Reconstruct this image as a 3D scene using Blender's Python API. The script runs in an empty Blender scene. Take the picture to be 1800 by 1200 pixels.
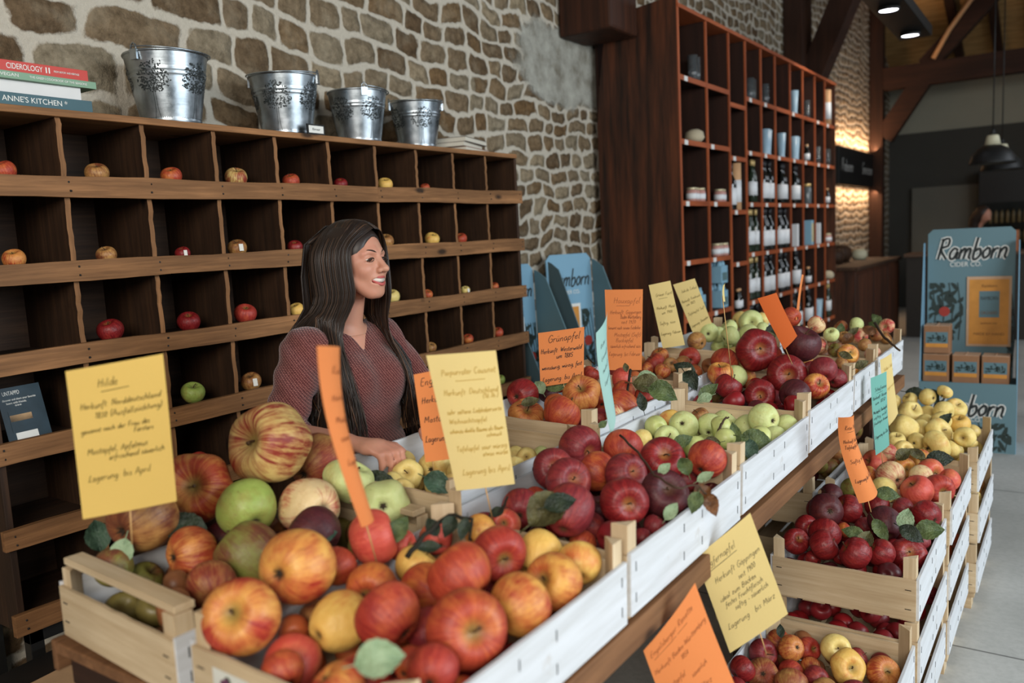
import bpy, bmesh, math, random
import numpy as np
from mathutils import Vector, Matrix, Euler
C = bpy.context
PI = math.pi
random.seed(7)
rng = random.Random(11)

# ------------------------------------------------------------------ camera, world, lights, exposure
CAM_H = 1.55
FPX = 1450.0                                    # focal length in pixels of an 1800 px wide frame
def _n(v): v = np.array(v, float); return v/np.linalg.norm(v)
_D1 = _n([1005, -230, FPX])
_dn = _n([600, FPX*FPX/182, FPX]); _dn = _n(_dn-_D1*_dn.dot(_D1))
_X = _n(np.cross(_dn, _D1))
RW = np.array([_X, _D1, -_dn])                  # rows: world axes seen from the camera (x right, y down, z forward)
def ray(px, py): return RW @ np.array([px-900, py-600, FPX])
def _c(): return np.array([0, 0, CAM_H])
def atX(px, py, x): d = ray(px, py); return Vector(_c()+d*(x/d[0]))
def atY(px, py, y): d = ray(px, py); return Vector(_c()+d*(y/d[1]))
def atZ(px, py, z): d = ray(px, py); return Vector(_c()+d*((z-CAM_H)/d[2]))
def proj(p):
    c = RW.T @ (np.array(p, float)-_c()); return (900+FPX*c[0]/c[2], 600+FPX*c[1]/c[2], c[2])
cam_d = bpy.data.cameras.new('camera'); cam = bpy.data.objects.new('camera', cam_d)
C.scene.collection.objects.link(cam)
cx, cy, cz = Vector(RW[:, 0]), Vector(-RW[:, 1]), Vector(-RW[:, 2])
cam.matrix_world = Matrix(((cx.x, cy.x, cz.x, 0), (cx.y, cy.y, cz.y, 0), (cx.z, cy.z, cz.z, CAM_H), (0, 0, 0, 1)))
cam_d.sensor_width = 36; cam_d.lens = FPX/1800*36
cam_d.dof.use_dof = True; cam_d.dof.focus_distance = 2.55; cam_d.dof.aperture_fstop = 2.4
cam_d.clip_start = .05
C.scene.camera = cam
vs = C.scene.view_settings
vs.view_transform = 'Standard'; vs.look = 'None'; vs.gamma = 1; vs.exposure = 0.0
try: vs.use_curve_mapping = False
except Exception: pass
w = bpy.data.worlds.new('world'); C.scene.world = w; w.use_nodes = True
bg = w.node_tree.nodes['Background']; bg.inputs[0].default_value = (.62, .72, .85, 1); bg.inputs[1].default_value = .10
def area(name, loc, target, sx, sy, power, color):
    l = bpy.data.lights.new(name, 'AREA'); l.shape = 'RECTANGLE'; l.size = sx; l.size_y = sy; l.energy = power; l.color = color
    o = bpy.data.objects.new(name, l); C.scene.collection.objects.link(o); o.location = loc
    o.rotation_euler = (Vector(target)-Vector(loc)).to_track_quat('-Z', 'Y').to_euler(); return o
area('offscreen_light', (4.6, 2.6, 2.6), (-1.2, 2.6, .9), 5.0, 2.4, 365, (.86, .94, 1.0))  # daylight from windows out of view on the aisle side
area('offscreen_light', (1.2, -2.6, 2.9), (-1.2, 2.2, .9), 2.6, 1.6, 200, (1.0, .93, .84))  # unseen warm fill light added behind the camera
area('offscreen_light', (2.8, 10.0, 3.6), (-1.0, 9.0, .6), 3.0, 1.6, 70, (.85, .92, 1.0))  # unseen area light over the far end

# ------------------------------------------------------------------ helpers
COL = C.scene.collection
def lin(c):
    return tuple(((v/255/12.92) if v/255 <= .04045 else ((v/255+.055)/1.055)**2.4) for v in c)
def hx(r, g, b, a=1): return (*lin((r, g, b)), a)
class MB:
    """collects vertices and faces of one mesh"""
    def __init__(s): s.v = []; s.f = []; s.m = []; s.sm = []
    def add(s, vs_, fs, mi=0, smooth=False):
        o = len(s.v); s.v += [tuple(p) for p in vs_]
        for f in fs: s.f.append(tuple(i+o for i in f)); s.m.append(mi); s.sm.append(smooth)
    def box(s, x0, x1, y0, y1, z0, z1, mi=0, M=None):
        p = [Vector((x, y, z)) for x in (x0, x1) for y in (y0, y1) for z in (z0, z1)]
        if M is not None: p = [M @ q for q in p]
        s.add(p, [(0, 1, 3, 2), (4, 6, 7, 5), (0, 4, 5, 1), (2, 3, 7, 6), (0, 2, 6, 4), (1, 5, 7, 3)], mi)
    def beam(s, a, b, wy, wz, mi=0, up=(0, 0, 1)):
        a, b = Vector(a), Vector(b); d = (b-a); L = d.length; d.normalize()
        sd = Vector(up).cross(d)
        if sd.length < 1e-4: sd = Vector((1, 0, 0))
        sd.normalize(); u = d.cross(sd)
        M = Matrix(((d.x, sd.x, u.x, a.x), (d.y, sd.y, u.y, a.y), (d.z, sd.z, u.z, a.z), (0, 0, 0, 1)))
        s.box(0, L, -wy/2, wy/2, -wz/2, wz/2, mi, M)
    def prism(s, poly, z0, z1, mi=0, M=None, smooth=False):
        n = len(poly); p = [Vector((x, y, z0)) for x, y in poly]+[Vector((x, y, z1)) for x, y in poly]
        if M is not None: p = [M @ q for q in p]
        s.add(p, [tuple(range(n))[::-1], tuple(range(n, 2*n))]+[(i, (i+1) % n, n+(i+1) % n, n+i) for i in range(n)], mi, smooth)
    def tube(s, pts, r, seg=8, mi=0, caps=True, smooth=True, flat=1.0):
        pts = [Vector(p) for p in pts]; n = len(pts); rr = r if hasattr(r, '__len__') else [r]*n
        vs_ = []; prev = None
        for i, p in enumerate(pts):
            t = (pts[min(i+1, n-1)]-pts[max(i-1, 0)])
            t = t.normalized() if t.length > 1e-9 else Vector((0, 0, 1))
            if prev is None:
                a = t.cross(Vector((0, 0, 1)));
                if a.length < 1e-3: a = t.cross(Vector((0, 1, 0)))
            else: a = prev-t*prev.dot(t)
            a.normalize(); prev = a; b = t.cross(a)
            for k in range(seg):
                an = 2*PI*k/seg; vs_.append(p+a*math.cos(an)*rr[i]+b*math.sin(an)*rr[i]*flat)
        fs = []
        for i in range(n-1):
            for k in range(seg):
                k2 = (k+1) % seg; fs.append((i*seg+k, i*seg+k2, (i+1)*seg+k2, (i+1)*seg+k))
        if caps: fs.append(tuple(range(seg))[::-1]); fs.append(tuple((n-1)*seg+k for k in range(seg)))
        s.add(vs_, fs, mi, smooth)
    def lathe(s, prof, seg=24, mi=0, M=None, smooth=True, close=False):
        vs_ = []; n = len(prof)
        for r, z in prof:
            for k in range(seg):
                a = 2*PI*k/seg; q = Vector((r*math.cos(a), r*math.sin(a), z)); vs_.append(M @ q if M is not None else q)
        fs = []
        for i in range(n-1 if not close else n):
            j = (i+1) % n
            for k in range(seg):
                k2 = (k+1) % seg; fs.append((i*seg+k, i*seg+k2, j*seg+k2, j*seg+k))
        if not close:
            fs.append(tuple(range(seg))[::-1]); fs.append(tuple((n-1)*seg+k for k in range(seg)))
        s.add(vs_, fs, mi, smooth)
    def mesh(s, name, mats):
        me = bpy.data.meshes.new(name); me.from_pydata(s.v, [], s.f)
        for m in (mats if isinstance(mats, (list, tuple)) else [mats]): me.materials.append(m)
        me.polygons.foreach_set('material_index', s.m); me.polygons.foreach_set('use_smooth', s.sm)
        me.update(); return me
    def obj(s, name, mats, parent=None, loc=None, bevel=0):
        return link(name, s.mesh(name, mats), parent, loc, bevel)
def link(name, me, parent=None, loc=None, bevel=0):
    o = bpy.data.objects.new(name, me); COL.objects.link(o)
    if parent is not None: o.parent = parent
    if loc is not None: o.location = loc
    if bevel:
        b = o.modifiers.new('bevel', 'BEVEL'); b.width = bevel; b.segments = 2; b.limit_method = 'ANGLE'
    return o
def tag(o, label=None, cat=None, group=None, kind=None):
    if label: o['label'] = label
    if cat: o['category'] = cat
    if group: o['group'] = group
    if kind: o['kind'] = kind
    return o
def empty(name, loc=(0, 0, 0), rot=(0, 0, 0)):
    o = bpy.data.objects.new(name, None); COL.objects.link(o); o.location = loc; o.rotation_euler = rot
    o.empty_display_size = .05; return o
def struct(o): o['kind'] = 'structure'; return o
def copy_tree(o, parent=None):
    c = o.copy(); COL.objects.link(c)
    if parent is not None: c.parent = parent
    for ch in list(o.children): copy_tree(ch, c)
    return c

# ------------------------------------------------------------------ materials
class NT:
    def __init__(s, name):
        s.m = bpy.data.materials.new(name); s.m.use_nodes = True; s.t = s.m.node_tree; s.n = s.t.nodes; s.l = s.t.links
        s.b = s.n['Principled BSDF']; s.o = s.n['Material Output']
    def new(s, typ, **kw):
        n = s.n.new(typ)
        for k, v in kw.items():
            if k.startswith('i_'):
                key = k[2:]; key = int(key) if key.isdigit() else key.replace('_', ' ')
                s.set(n.inputs[key], v)
            else: setattr(n, k, v)
        return n
    def set(s, inp, v):
        if isinstance(v, bpy.types.NodeSocket): s.l.new(v, inp)
        else: inp.default_value = v
    def coord(s, kind='Object'): return s.new('ShaderNodeTexCoord').outputs[kind]
    def map(s, vec, scale=(1, 1, 1), loc=(0, 0, 0), rot=(0, 0, 0)):
        n = s.new('ShaderNodeMapping'); s.set(n.inputs[0], vec); n.inputs[1].default_value = loc; n.inputs[2].default_value = rot
        n.inputs[3].default_value = scale; return n.outputs[0]
    def noise(s, vec, scale=5, detail=4, rough=.55, dist=0, w=None, color=False):
        n = s.new('ShaderNodeTexNoise'); n.noise_dimensions = '4D' if w is not None else '3D'
        s.set(n.inputs['Vector'], vec); n.inputs['Scale'].default_value = scale; n.inputs['Detail'].default_value = detail
        n.inputs['Roughness'].default_value = rough; n.inputs['Distortion'].default_value = dist
        if w is not None: s.set(n.inputs['W'], w)
        return n.outputs['Color' if color else 'Fac']
    def ramp(s, fac, stops, interp='LINEAR'):
        n = s.new('ShaderNodeValToRGB'); s.set(n.inputs[0], fac); e = n.color_ramp; e.interpolation = interp
        while len(e.elements) < len(stops): e.elements.new(.5)
        for i, (p, c) in enumerate(stops): e.elements[i].position = p; e.elements[i].color = c
        return n.outputs[0]
    def mix(s, fac, a, b, blend='MIX'):
        n = s.new('ShaderNodeMix'); n.data_type = 'RGBA'; n.blend_type = blend
        s.set(n.inputs[0], fac); s.set(n.inputs[6], a); s.set(n.inputs[7], b); return n.outputs[2]
    def math(s, op, a, b=0.0, c=0.0, clamp=False):
        n = s.new('ShaderNodeMath'); n.operation = op; n.use_clamp = clamp
        s.set(n.inputs[0], a); s.set(n.inputs[1], b); s.set(n.inputs[2], c); return n.outputs[0]
    def vmath(s, op, a, b=(0, 0, 0)):
        n = s.new('ShaderNodeVectorMath'); n.operation = op; s.set(n.inputs[0], a); s.set(n.inputs[1], b); return n.outputs[0]
    def rng(s, v, a, b, c, d):
        n = s.new('ShaderNodeMapRange'); s.set(n.inputs[0], v); n.inputs[1].default_value = a; n.inputs[2].default_value = b
        n.inputs[3].default_value = c; n.inputs[4].default_value = d; return n.outputs[0]
    def bump(s, h, strength=.3, dist=.01):
        n = s.new('ShaderNodeBump'); s.set(n.inputs['Height'], h); n.inputs['Strength'].default_value = strength
        n.inputs['Distance'].default_value = dist; s.l.new(n.outputs[0], s.b.inputs['Normal']); return n
    def fin(s, color=None, rough=.6, metal=0, spec=.5, **kw):
        if color is not None: s.set(s.b.inputs['Base Color'], color)
        s.set(s.b.inputs['Roughness'], rough); s.b.inputs['Metallic'].default_value = metal
        s.b.inputs['Specular IOR Level'].default_value = spec
        for k, v in kw.items(): s.set(s.b.inputs[k.replace('_', ' ')], v)
        return s.m
MAT = {}
def plain(name, rgb, rough=.6, metal=0, spec=.4, var=.08, scale=20, **kw):
    if name in MAT: return MAT[name]
    t = NT(name); c = hx(*rgb)
    nz = t.noise(t.coord(), scale, 3)
    d = tuple(v*(1-var*2) for v in c[:3])+(1,); l = tuple(min(1, v*(1+var*2)) for v in c[:3])+(1,)
    MAT[name] = t.fin(t.mix(nz, d, l), rough, metal, spec, **kw); return MAT[name]
def emit(name, rgb, strength):
    t = NT(name); t.fin((0, 0, 0, 1), .5); t.b.inputs['Emission Color'].default_value = hx(*rgb); t.b.inputs['Emission Strength'].default_value = strength
    MAT[name] = t.m; return t.m
def wood(name, dark, light, axis='y', scale=1.0, rough=.65, knots=True, bump=.35, spec=.25):
    """planks with long grain along the given axis of the object's own coordinates"""
    t = NT(name); co = t.coord(); rnd = t.new('ShaderNodeObjectInfo').outputs['Random']
    st = {'x': (1.2, 22, 22), 'y': (22, 1.2, 22), 'z': (22, 22, 1.2)}[axis]
    v = t.map(co, tuple(a*scale for a in st))
    wv = t.math('MULTIPLY', rnd, 40.0)
    g = t.noise(v, 1.6, 6, .65, .6, w=wv)
    g2 = t.noise(t.map(co, tuple(a*scale*4 for a in st)), 1.5, 3, .6, w=wv)
    blot = t.noise(co, 3.0*scale, 3, .5, w=wv)
    f = t.math('ADD', t.math('MULTIPLY', g, .7), t.math('MULTIPLY', g2, .3))
    col = t.ramp(f, [(.34, hx(*dark)), (.50, hx(*[(a+b)//2 for a, b in zip(dark, light)])), (.66, hx(*light))])
    col = t.mix(t.rng(blot, .35, .7, 0, .45), col, hx(*[int(a*.75) for a in dark]))
    if knots:
        k = t.new('ShaderNodeTexVoronoi'); k.feature = 'F1'; t.set(k.inputs['Vector'], t.map(co, tuple(3.6 if a < 5 else 9 for a in st))); k.inputs['Scale'].default_value = 1.0
        col = t.mix(t.math('MULTIPLY', t.rng(k.outputs['Distance'], .07, .16, .9, 0), t.rng(t.noise(co, 4.0, 2, w=wv), .47, .53, 0, 1)), col, hx(*[int(a*.35) for a in dark]))
    t.bump(f, bump, .004)
    MAT[name] = t.fin(col, rough, 0, spec); return t.m
for ax in 'xyz':
    wood('old_wood_'+ax, (100, 68, 40), (166, 118, 76), ax)
    wood('crate_wood_'+ax, (184, 158, 122), (224, 204, 170), ax, .8, .7, False, .2)
    wood('beam_wood_'+ax, (40, 24, 16), (70, 42, 28), ax, .5, .7, False)
wood('old_wood_dark', (40, 27, 18), (76, 52, 34), 'z', .8)  # cabinet's inner boards: weathered tone, darkened further for the shade inside the cells
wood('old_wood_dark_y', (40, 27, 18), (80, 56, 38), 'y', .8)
wood('table_wood', (98, 66, 42), (146, 104, 70), 'y', .7)
wood('rack_wood_y', (132, 62, 32), (184, 98, 56), 'y', .6, .5, False, .15)
wood('rack_wood_z', (132, 62, 32), (184, 98, 56), 'z', .6, .5, False, .15)
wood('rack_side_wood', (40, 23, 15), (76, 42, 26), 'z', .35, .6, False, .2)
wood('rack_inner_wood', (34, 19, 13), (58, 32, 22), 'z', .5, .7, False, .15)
# whitewashed outer side of the crates
def white_board():
    t = NT('white_board'); co = t.coord()
    g = t.noise(t.map(co, (14, 1.5, 22)), 2.2, 5, .6)
    col = t.ramp(g, [(.3, hx(192, 194, 195)), (.55, hx(205, 208, 211)), (.75, hx(213, 216, 220))])
    sp = t.noise(co, 9, 4, .7)
    col = t.mix(t.rng(sp, .62, .78, 0, .5), col, hx(150, 130, 100))
    t.bump(g, .25, .003); MAT['white_board'] = t.fin(col, .75, 0, .25); return t.m
white_board()
def stone_wall():
    t = NT('rubble_stone'); co = t.coord()
    # wandering courses; every course is cut into stones of random length
    n1 = t.noise(co, .9, 2, .5); n2 = t.noise(co, 3.6, 3, .6); n3 = t.noise(t.map(co, (1, 1, 1), (7, 3, 5)), 2.6, 3, .6)
    sx = t.new('ShaderNodeSeparateXYZ'); t.set(sx.inputs[0], co); Y = sx.outputs[1]; Z = sx.outputs[2]
    wild = t.rng(Y, 2.6, 5.0, .5, 1.25)
    zs = t.math('ADD', t.math('MULTIPLY', t.math('SUBTRACT', Z, 2.3), t.rng(Y, 1.6, 4.6, .90, 1.42)), 2.3)
    zz = t.math('ADD', zs, t.math('MULTIPLY', t.math('SUBTRACT', n1, .5), .34))
    zz = t.math('ADD', zz, t.math('MULTIPLY', t.math('MULTIPLY', t.math('SUBTRACT', n2, .5), .17), wild))
    zr = t.math('DIVIDE', zz, .142); row = t.math('FLOOR', zr); fz = t.math('FRACT', zr)
    wn = t.new('ShaderNodeTexWhiteNoise', noise_dimensions='1D'); t.set(wn.inputs['W'], row); hsh = wn.outputs['Value']
    yy = t.math('ADD', t.math('ADD', t.math('MULTIPLY', Y, 2.9), t.math('MULTIPLY', t.math('MAXIMUM', t.math('SUBTRACT', Y, 2.1), 0.0), 2.5)), t.math('MULTIPLY', hsh, 37.0))
    yy = t.math('ADD', yy, t.math('MULTIPLY', t.math('MULTIPLY', t.math('SUBTRACT', n3, .5), 1.3), wild))
    vd = t.new('ShaderNodeTexVoronoi', voronoi_dimensions='1D', feature='DISTANCE_TO_EDGE'); t.set(vd.inputs['W'], yy); vd.inputs['Scale'].default_value = 1; vd.inputs['Randomness'].default_value = .85
    vc = t.new('ShaderNodeTexVoronoi', voronoi_dimensions='1D', feature='F1'); t.set(vc.inputs['W'], yy); vc.inputs['Scale'].default_value = 1; vc.inputs['Randomness'].default_value = .85
    ey = t.math('DIVIDE', vd.outputs['Distance'], 3.9)
    ez = t.math('MULTIPLY', t.math('MINIMUM', fz, t.math('SUBTRACT', 1.0, fz)), .142)
    ey = t.math('MAXIMUM', ey, .0005); ez = t.math('MAXIMUM', ez, .0005)
    e = t.math('POWER', t.math('ADD', t.math('POWER', ey, -1.35), t.math('POWER', ez, -1.35)), -1/1.35)
    fine = t.noise(co, 16, 5, .65)
    edge = t.math('ADD', e, t.math('MULTIPLY', t.math('SUBTRACT', fine, .5), .022))
    stone = t.rng(t.math('SUBTRACT', edge, t.rng(Y, 2.4, 4.6, 0, .0035)), .0098, .0150, 0, 1)
    edge = t.math('MULTIPLY', edge, 6.0)
    cw = t.new('ShaderNodeTexWhiteNoise', noise_dimensions='2D')
    cmb = t.new('ShaderNodeCombineXYZ'); t.set(cmb.inputs[0], vc.outputs['W']); t.set(cmb.inputs[1], row); t.set(cw.inputs['Vector'], cmb.outputs[0])
    base = t.ramp(cw.outputs['Value'], [(0, hx(104, 84, 62)), (.35, hx(136, 117, 92)), (.6, hx(150, 138, 116)), (.8, hx(122, 96, 66)), (1, hx(160, 144, 118))])
    tex = t.noise(co, 26, 8, .7)
    base = t.mix(t.rng(tex, .35, .7, 0, .7), base, t.mix(1.0, base, hx(120, 112, 100), 'MULTIPLY'))
    blot = t.noise(co, 6, 4, .6)
    base = t.mix(t.rng(blot, .5, .72, 0, .35), base, hx(176, 164, 140))
    mort = t.mix(t.noise(co, 60, 4, .7), hx(176, 167, 150), hx(204, 197, 182))
    # a smooth grey patch of plaster around a beam end
    dy = t.math('DIVIDE', t.math('SUBTRACT', sx.outputs[1], 4.86), .56)
    dz = t.math('DIVIDE', t.math('SUBTRACT', sx.outputs[2], 2.66), .27)
    rr = t.math('SQRT', t.math('ADD', t.math('POWER', t.math('ABSOLUTE', dy), 2.6), t.math('POWER', t.math('ABSOLUTE', dz), 2.6)))
    rr = t.math('ADD', rr, t.math('MULTIPLY', t.math('SUBTRACT', t.noise(co, 5, 5, .6), .5), .9))
    patch = t.rng(rr, .88, 1.05, 1, 0)
    pcol = t.ramp(t.noise(co, 7, 6, .65), [(.3, hx(112, 106, 92)), (.5, hx(150, 148, 138)), (.7, hx(172, 171, 160))])
    col = t.mix(stone, mort, base); col = t.mix(patch, col, pcol)
    h = t.math('ADD', t.math('MULTIPLY', t.rng(edge, .05, .22, 0, 1), .8), t.math('MULTIPLY', tex, .35))
    h = t.math('MULTIPLY', h, t.math('SUBTRACT', 1.0, t.math('MULTIPLY', patch, .85)))
    t.bump(h, .9, .035); MAT['rubble_stone'] = t.fin(col, .9, 0, .15)
stone_wall()
def concrete():
    t = NT('floor_concrete'); co = t.coord()
    a = t.noise(co, 1.2, 5, .6); b = t.noise(co, 40, 4, .6)
    col = t.ramp(a, [(.3, hx(162, 163, 158)), (.7, hx(188, 188, 183))])
    col = t.mix(t.rng(b, .4, .7, 0, .2), col, hx(110, 110, 106))
    sx = t.new('ShaderNodeSeparateXYZ'); t.set(sx.inputs[0], co)
    j = t.math('ABSOLUTE', t.math('SUBTRACT', t.math('FRACT', t.math('DIVIDE', t.math('SUBTRACT', sx.outputs[1], .15), 2.05)), .5))
    col = t.mix(t.rng(j, .001, .0035, .8, 0), col, hx(70, 70, 68))
    t.bump(b, .08, .002); MAT['floor_concrete'] = t.fin(col, t.rng(a, .3, .7, .42, .6), 0, .4)
concrete()
plain('dark_metal', (34, 33, 32), .45, .3)
plain('black_paint', (22, 22, 21), .5)
plain('wall_cream', (150, 148, 132), .9, var=.03, scale=3)
plain('wall_grey', (66, 65, 60), .9, var=.05, scale=3)
def metal():
    t = NT('galvanised_steel'); co = t.coord()
    a = t.noise(co, 18, 4, .6); b = t.noise(t.map(co, (1, 1, 60)), 2, 3)
    col = t.ramp(a, [(.3, hx(150, 160, 166)), (.7, hx(190, 198, 204))])
    t.bump(b, .06, .002); MAT['galvanised_steel'] = t.fin(col, t.rng(a, .3, .7, .26, .4), .95, .5)
metal()
# ------------------------------------------------------------------ room shell
def room():
    m = MB(); m.box(-3.2, -2.85, -.6, 16.2, 0, 5.6); struct(m.obj('wall_left', MAT['rubble_stone']))
    m = MB(); m.box(-3.2, 6, -3.4, 16.2, -.1, 0); struct(m.obj('floor', MAT['floor_concrete']))
    m = MB(); m.box(-3.2, 6, 16.0, 16.2, 0, 3.02); o = struct(m.obj('wall_back', MAT['wall_grey']))
    m = MB(); m.box(-3.2, 6, 16.02, 16.22, 3.02, 4.2); struct(m.obj('wall_back', MAT['wall_cream']))
    # sloping boarded ceiling above the trusses
    t = NT('ceiling_boards'); co = t.coord()
    sx = t.new('ShaderNodeSeparateXYZ'); t.set(sx.inputs[0], co)
    fr = t.math('FRACT', t.math('MULTIPLY', sx.outputs[1], 6.0))
    g = t.noise(t.map(co, (1.5, 14, 14)), 2, 4)
    col = t.ramp(g, [(.3, hx(150, 116, 72)), (.7, hx(196, 158, 104))])
    col = t.mix(t.rng(fr, .0, .07, .8, 0), col, hx(30, 22, 14)); t.fin(col, .8, 0, .2)
    m = MB()
    m.add([(-3.2, 16.2, 4.08), (6, 16.2, 4.08), (6, 9.5, 7.0), (-3.2, 9.5, 7.0), (-3.2, 16.2, 4.18), (6, 16.2, 4.18), (6, 9.5, 7.1), (-3.2, 9.5, 7.1)],
          [(0, 1, 2, 3), (4, 7, 6, 5), (0, 4, 5, 1), (1, 5, 6, 2), (2, 6, 7, 3), (3, 7, 4, 0)])
    struct(m.obj('ceiling', t.m))
    for x in (-1.75, -1.2, -.66, -.1, .5, 1.2):
        m = MB(); m.beam((x, 15.9, 4.14), (x, 9.6, 6.88), .12, .16); tag(m.obj('rafter', MAT['beam_wood_y']), 'dark wooden rafter running up under the boarded ceiling at the far end', 'rafter', 'rafters under the boarded ceiling')
    # far truss
    t_ = empty('roof_truss', (-2.75, 14.4, 0)); tag(t_, 'dark wooden post and tie beam truss near the far end wall', 'roof truss')
    def part(nm, a, b, w1, w2, mt='beam_wood_z', up=(0, 0, 1)):
        m = MB(); off = Vector(t_.location); m.beam(Vector(a)-off, Vector(b)-off, w1, w2, 0, up); return m.obj(nm, MAT[mt], t_)
    part('post', (-2.74, 14.4, 0), (-2.74, 14.4, 5.3), .19, .2, up=(0, 1, 0))
    part('tie_beam', (-2.65, 14.4, 3.74), (6, 14.4, 3.74), .2, .33, 'beam_wood_x')
    part('knee_brace', (-2.64, 14.4, 2.85), (-2.08, 14.4, 3.68), .18, .28, 'beam_wood_x')
    part('principal_rafter', (-2.05, 14.4, 3.85), (.3, 14.4, 6.3), .18, .26, 'beam_wood_x')
    m = MB(); pts = [(-1.93, 14.24, 3.93), (-1.72, 14.22, 4.3), (-1.45, 14.2, 4.66), (-1.12, 14.2, 5.0)]
    m.tube([Vector(p)-Vector(t_.location) for p in pts], .035, 6); o = m.obj('curved_brace', plain('lit_brace_wood', (196, 150, 106), .6), t_)  # light along the brace edge put into a pale wood colour
    o['label'] = 'pale curved brace catching the light'
    # near truss: wall post with a diagonal brace, and a stub of beam end
    t2 = empty('roof_brace', (-2.7, 9.9, 3)); tag(t2, 'dark timber post with diagonal brace above the bottle shelves', 'timber brace')
    def part2(nm, a, b, w1, w2, up=(0, 0, 1)):
        m = MB(); off = Vector(t2.location); m.beam(Vector(a)-off, Vector(b)-off, w1, w2, 0, up); return m.obj(nm, MAT['beam_wood_z'], t2)
    part2('post', (-2.74, 9.95, 2.6), (-2.74, 9.95, 5.0), .2, .42, up=(0, 1, 0))
    part2('diagonal_brace', (-2.74, 10.05, 2.9), (-1.95, 9.95, 4.6), .22, .26)
    part2('cross_beam', (-2.74, 9.95, 4.25), (1.0, 9.95, 4.25), .26, .34)
    m = MB(); m.box(-2.845, -2.46, 4.80, 5.18, 2.835, 3.3); o = m.obj('beam_end', MAT['rack_side_wood'], bevel=.02)
    tag(o, 'rough brown beam end sticking out of the stone wall above grey plaster', 'beam end')
room()
# ------------------------------------------------------------------ pigeonhole cabinet against the stone wall
CAB_Y0, CAB_Y1 = 1.045, 3.712
PITCH = (CAB_Y1-CAB_Y0)/10
LIPS = [1.803, 1.553, 1.303, 1.051, .800, .549]
SHELF_DROP = .022
def cabinet():
    X0, X1 = -2.82, -2.5
    r = empty('pigeonhole_cabinet', (-2.66, (CAB_Y0+CAB_Y1)/2, 0)); off = Vector(r.location)
    tag(r, 'old wooden pigeonhole cabinet with apples in its cells below the stone wall', 'cabinet')
    def P(name, mat, *boxes, bevel=.002):
        m = MB()
        for b in boxes: m.box(b[0]-off.x, b[1]-off.x, b[2]-off.y, b[3]-off.y, b[4], b[5])
        return m.obj(name, MAT[mat], r, bevel=bevel)
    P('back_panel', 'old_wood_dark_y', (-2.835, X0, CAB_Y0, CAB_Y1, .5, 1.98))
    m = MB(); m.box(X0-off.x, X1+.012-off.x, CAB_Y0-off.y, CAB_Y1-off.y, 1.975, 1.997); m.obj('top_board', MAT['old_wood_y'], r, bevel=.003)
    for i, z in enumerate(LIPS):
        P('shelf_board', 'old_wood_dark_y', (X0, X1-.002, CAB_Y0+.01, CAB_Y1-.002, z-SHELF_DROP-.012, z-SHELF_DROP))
        # front lips, sawn from separate lengths of old board
        cuts = [[CAB_Y0-.03, 2.585+.03*(i % 2), CAB_Y1+.022], [CAB_Y0-.03, 2.33, CAB_Y1+.022]][i in (1,)]
        if i == 0: cuts = [CAB_Y0-.03, 2.625, CAB_Y1+.022]
        for a, b in zip(cuts[:-1], cuts[1:]):
            m = MB(); n = 24; vs_ = []
            ww = .031+rng.uniform(-.002, .003)
            for k in range(n+1):
                y = a+(b-a)*k/n; dz = .0022*math.sin(y*9+i)+rng.uniform(-.0008, .0008); dz2 = .002*math.sin(y*7+i*2)+rng.uniform(-.0008, .0008)
                for x, zz in ((X1-.001, z-2*ww+dz2), (X1+.02, z-2*ww+dz2), (X1+.02, z+dz), (X1-.001, z+dz)):
                    vs_.append((x-off.x, y-off.y, zz))
            fs = [(0, 1, 2, 3)[::-1], tuple(n*4+q for q in (0, 1, 2, 3))]
            for k in range(n):
                for q in range(4): fs.append((k*4+q, k*4+(q+1) % 4, (k+1)*4+(q+1) % 4, (k+1)*4+q))
            m.add(vs_, fs)
            # nail heads
            for c in range(11):
                y = CAB_Y0+PITCH*c
                if a < y < b:
                    for zz in (z-.018, z-.044):
                        m.tube([(X1+.0195-off.x, y-off.y+rng.uniform(-.006, .006), zz), (X1+.0212-off.x, y-off.y, zz)], .0035, 6, 1)
            m.obj('shelf_lip', [MAT['old_wood_y'], MAT['black_paint']], r, bevel=.0015)
    tops = [1.975]+[z-2*.031-.001 for z in LIPS]
    for row in range(6):
        zt = 1.975 if row == 0 else LIPS[row-1]-SHELF_DROP-.012
        zb = LIPS[row]-SHELF_DROP
        for c in range(1, 10):
            y = CAB_Y0+PITCH*c
            m = MB(); n = 10; vs_ = []
            for k in range(n+1):
                z = zb+(zt-zb)*k/n; jit = rng.uniform(-.0015, .0015)
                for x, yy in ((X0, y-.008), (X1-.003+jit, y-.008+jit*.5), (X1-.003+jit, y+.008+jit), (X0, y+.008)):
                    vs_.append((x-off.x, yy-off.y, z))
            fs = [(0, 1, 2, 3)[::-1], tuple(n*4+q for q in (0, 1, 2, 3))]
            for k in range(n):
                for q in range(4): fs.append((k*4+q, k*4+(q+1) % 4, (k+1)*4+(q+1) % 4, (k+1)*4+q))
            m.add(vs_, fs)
            for fi in range(2, len(fs)): m.m[fi] = 0 if (fi-2) % 4 == 1 else 1  # worn lighter front edge; side faces carry the cell shade in their colour
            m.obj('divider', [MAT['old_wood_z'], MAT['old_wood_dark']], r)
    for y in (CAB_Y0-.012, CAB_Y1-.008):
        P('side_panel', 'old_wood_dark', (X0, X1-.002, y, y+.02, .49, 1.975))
    # the dark stand it rests on
    for x in (-2.80, -2.53):
        for y in (1.08, 3.66): P('stand_leg', 'dark_metal', (x-.02, x+.02, y-.02, y+.02, 0, .49))
    P('stand_rail', 'dark_metal', (-2.55, -2.51, 1.06, 3.68, .44, .485))
    P('stand_rail', 'dark_metal', (-2.82, -2.78, 1.06, 3.68, .44, .485))
cabinet()

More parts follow.
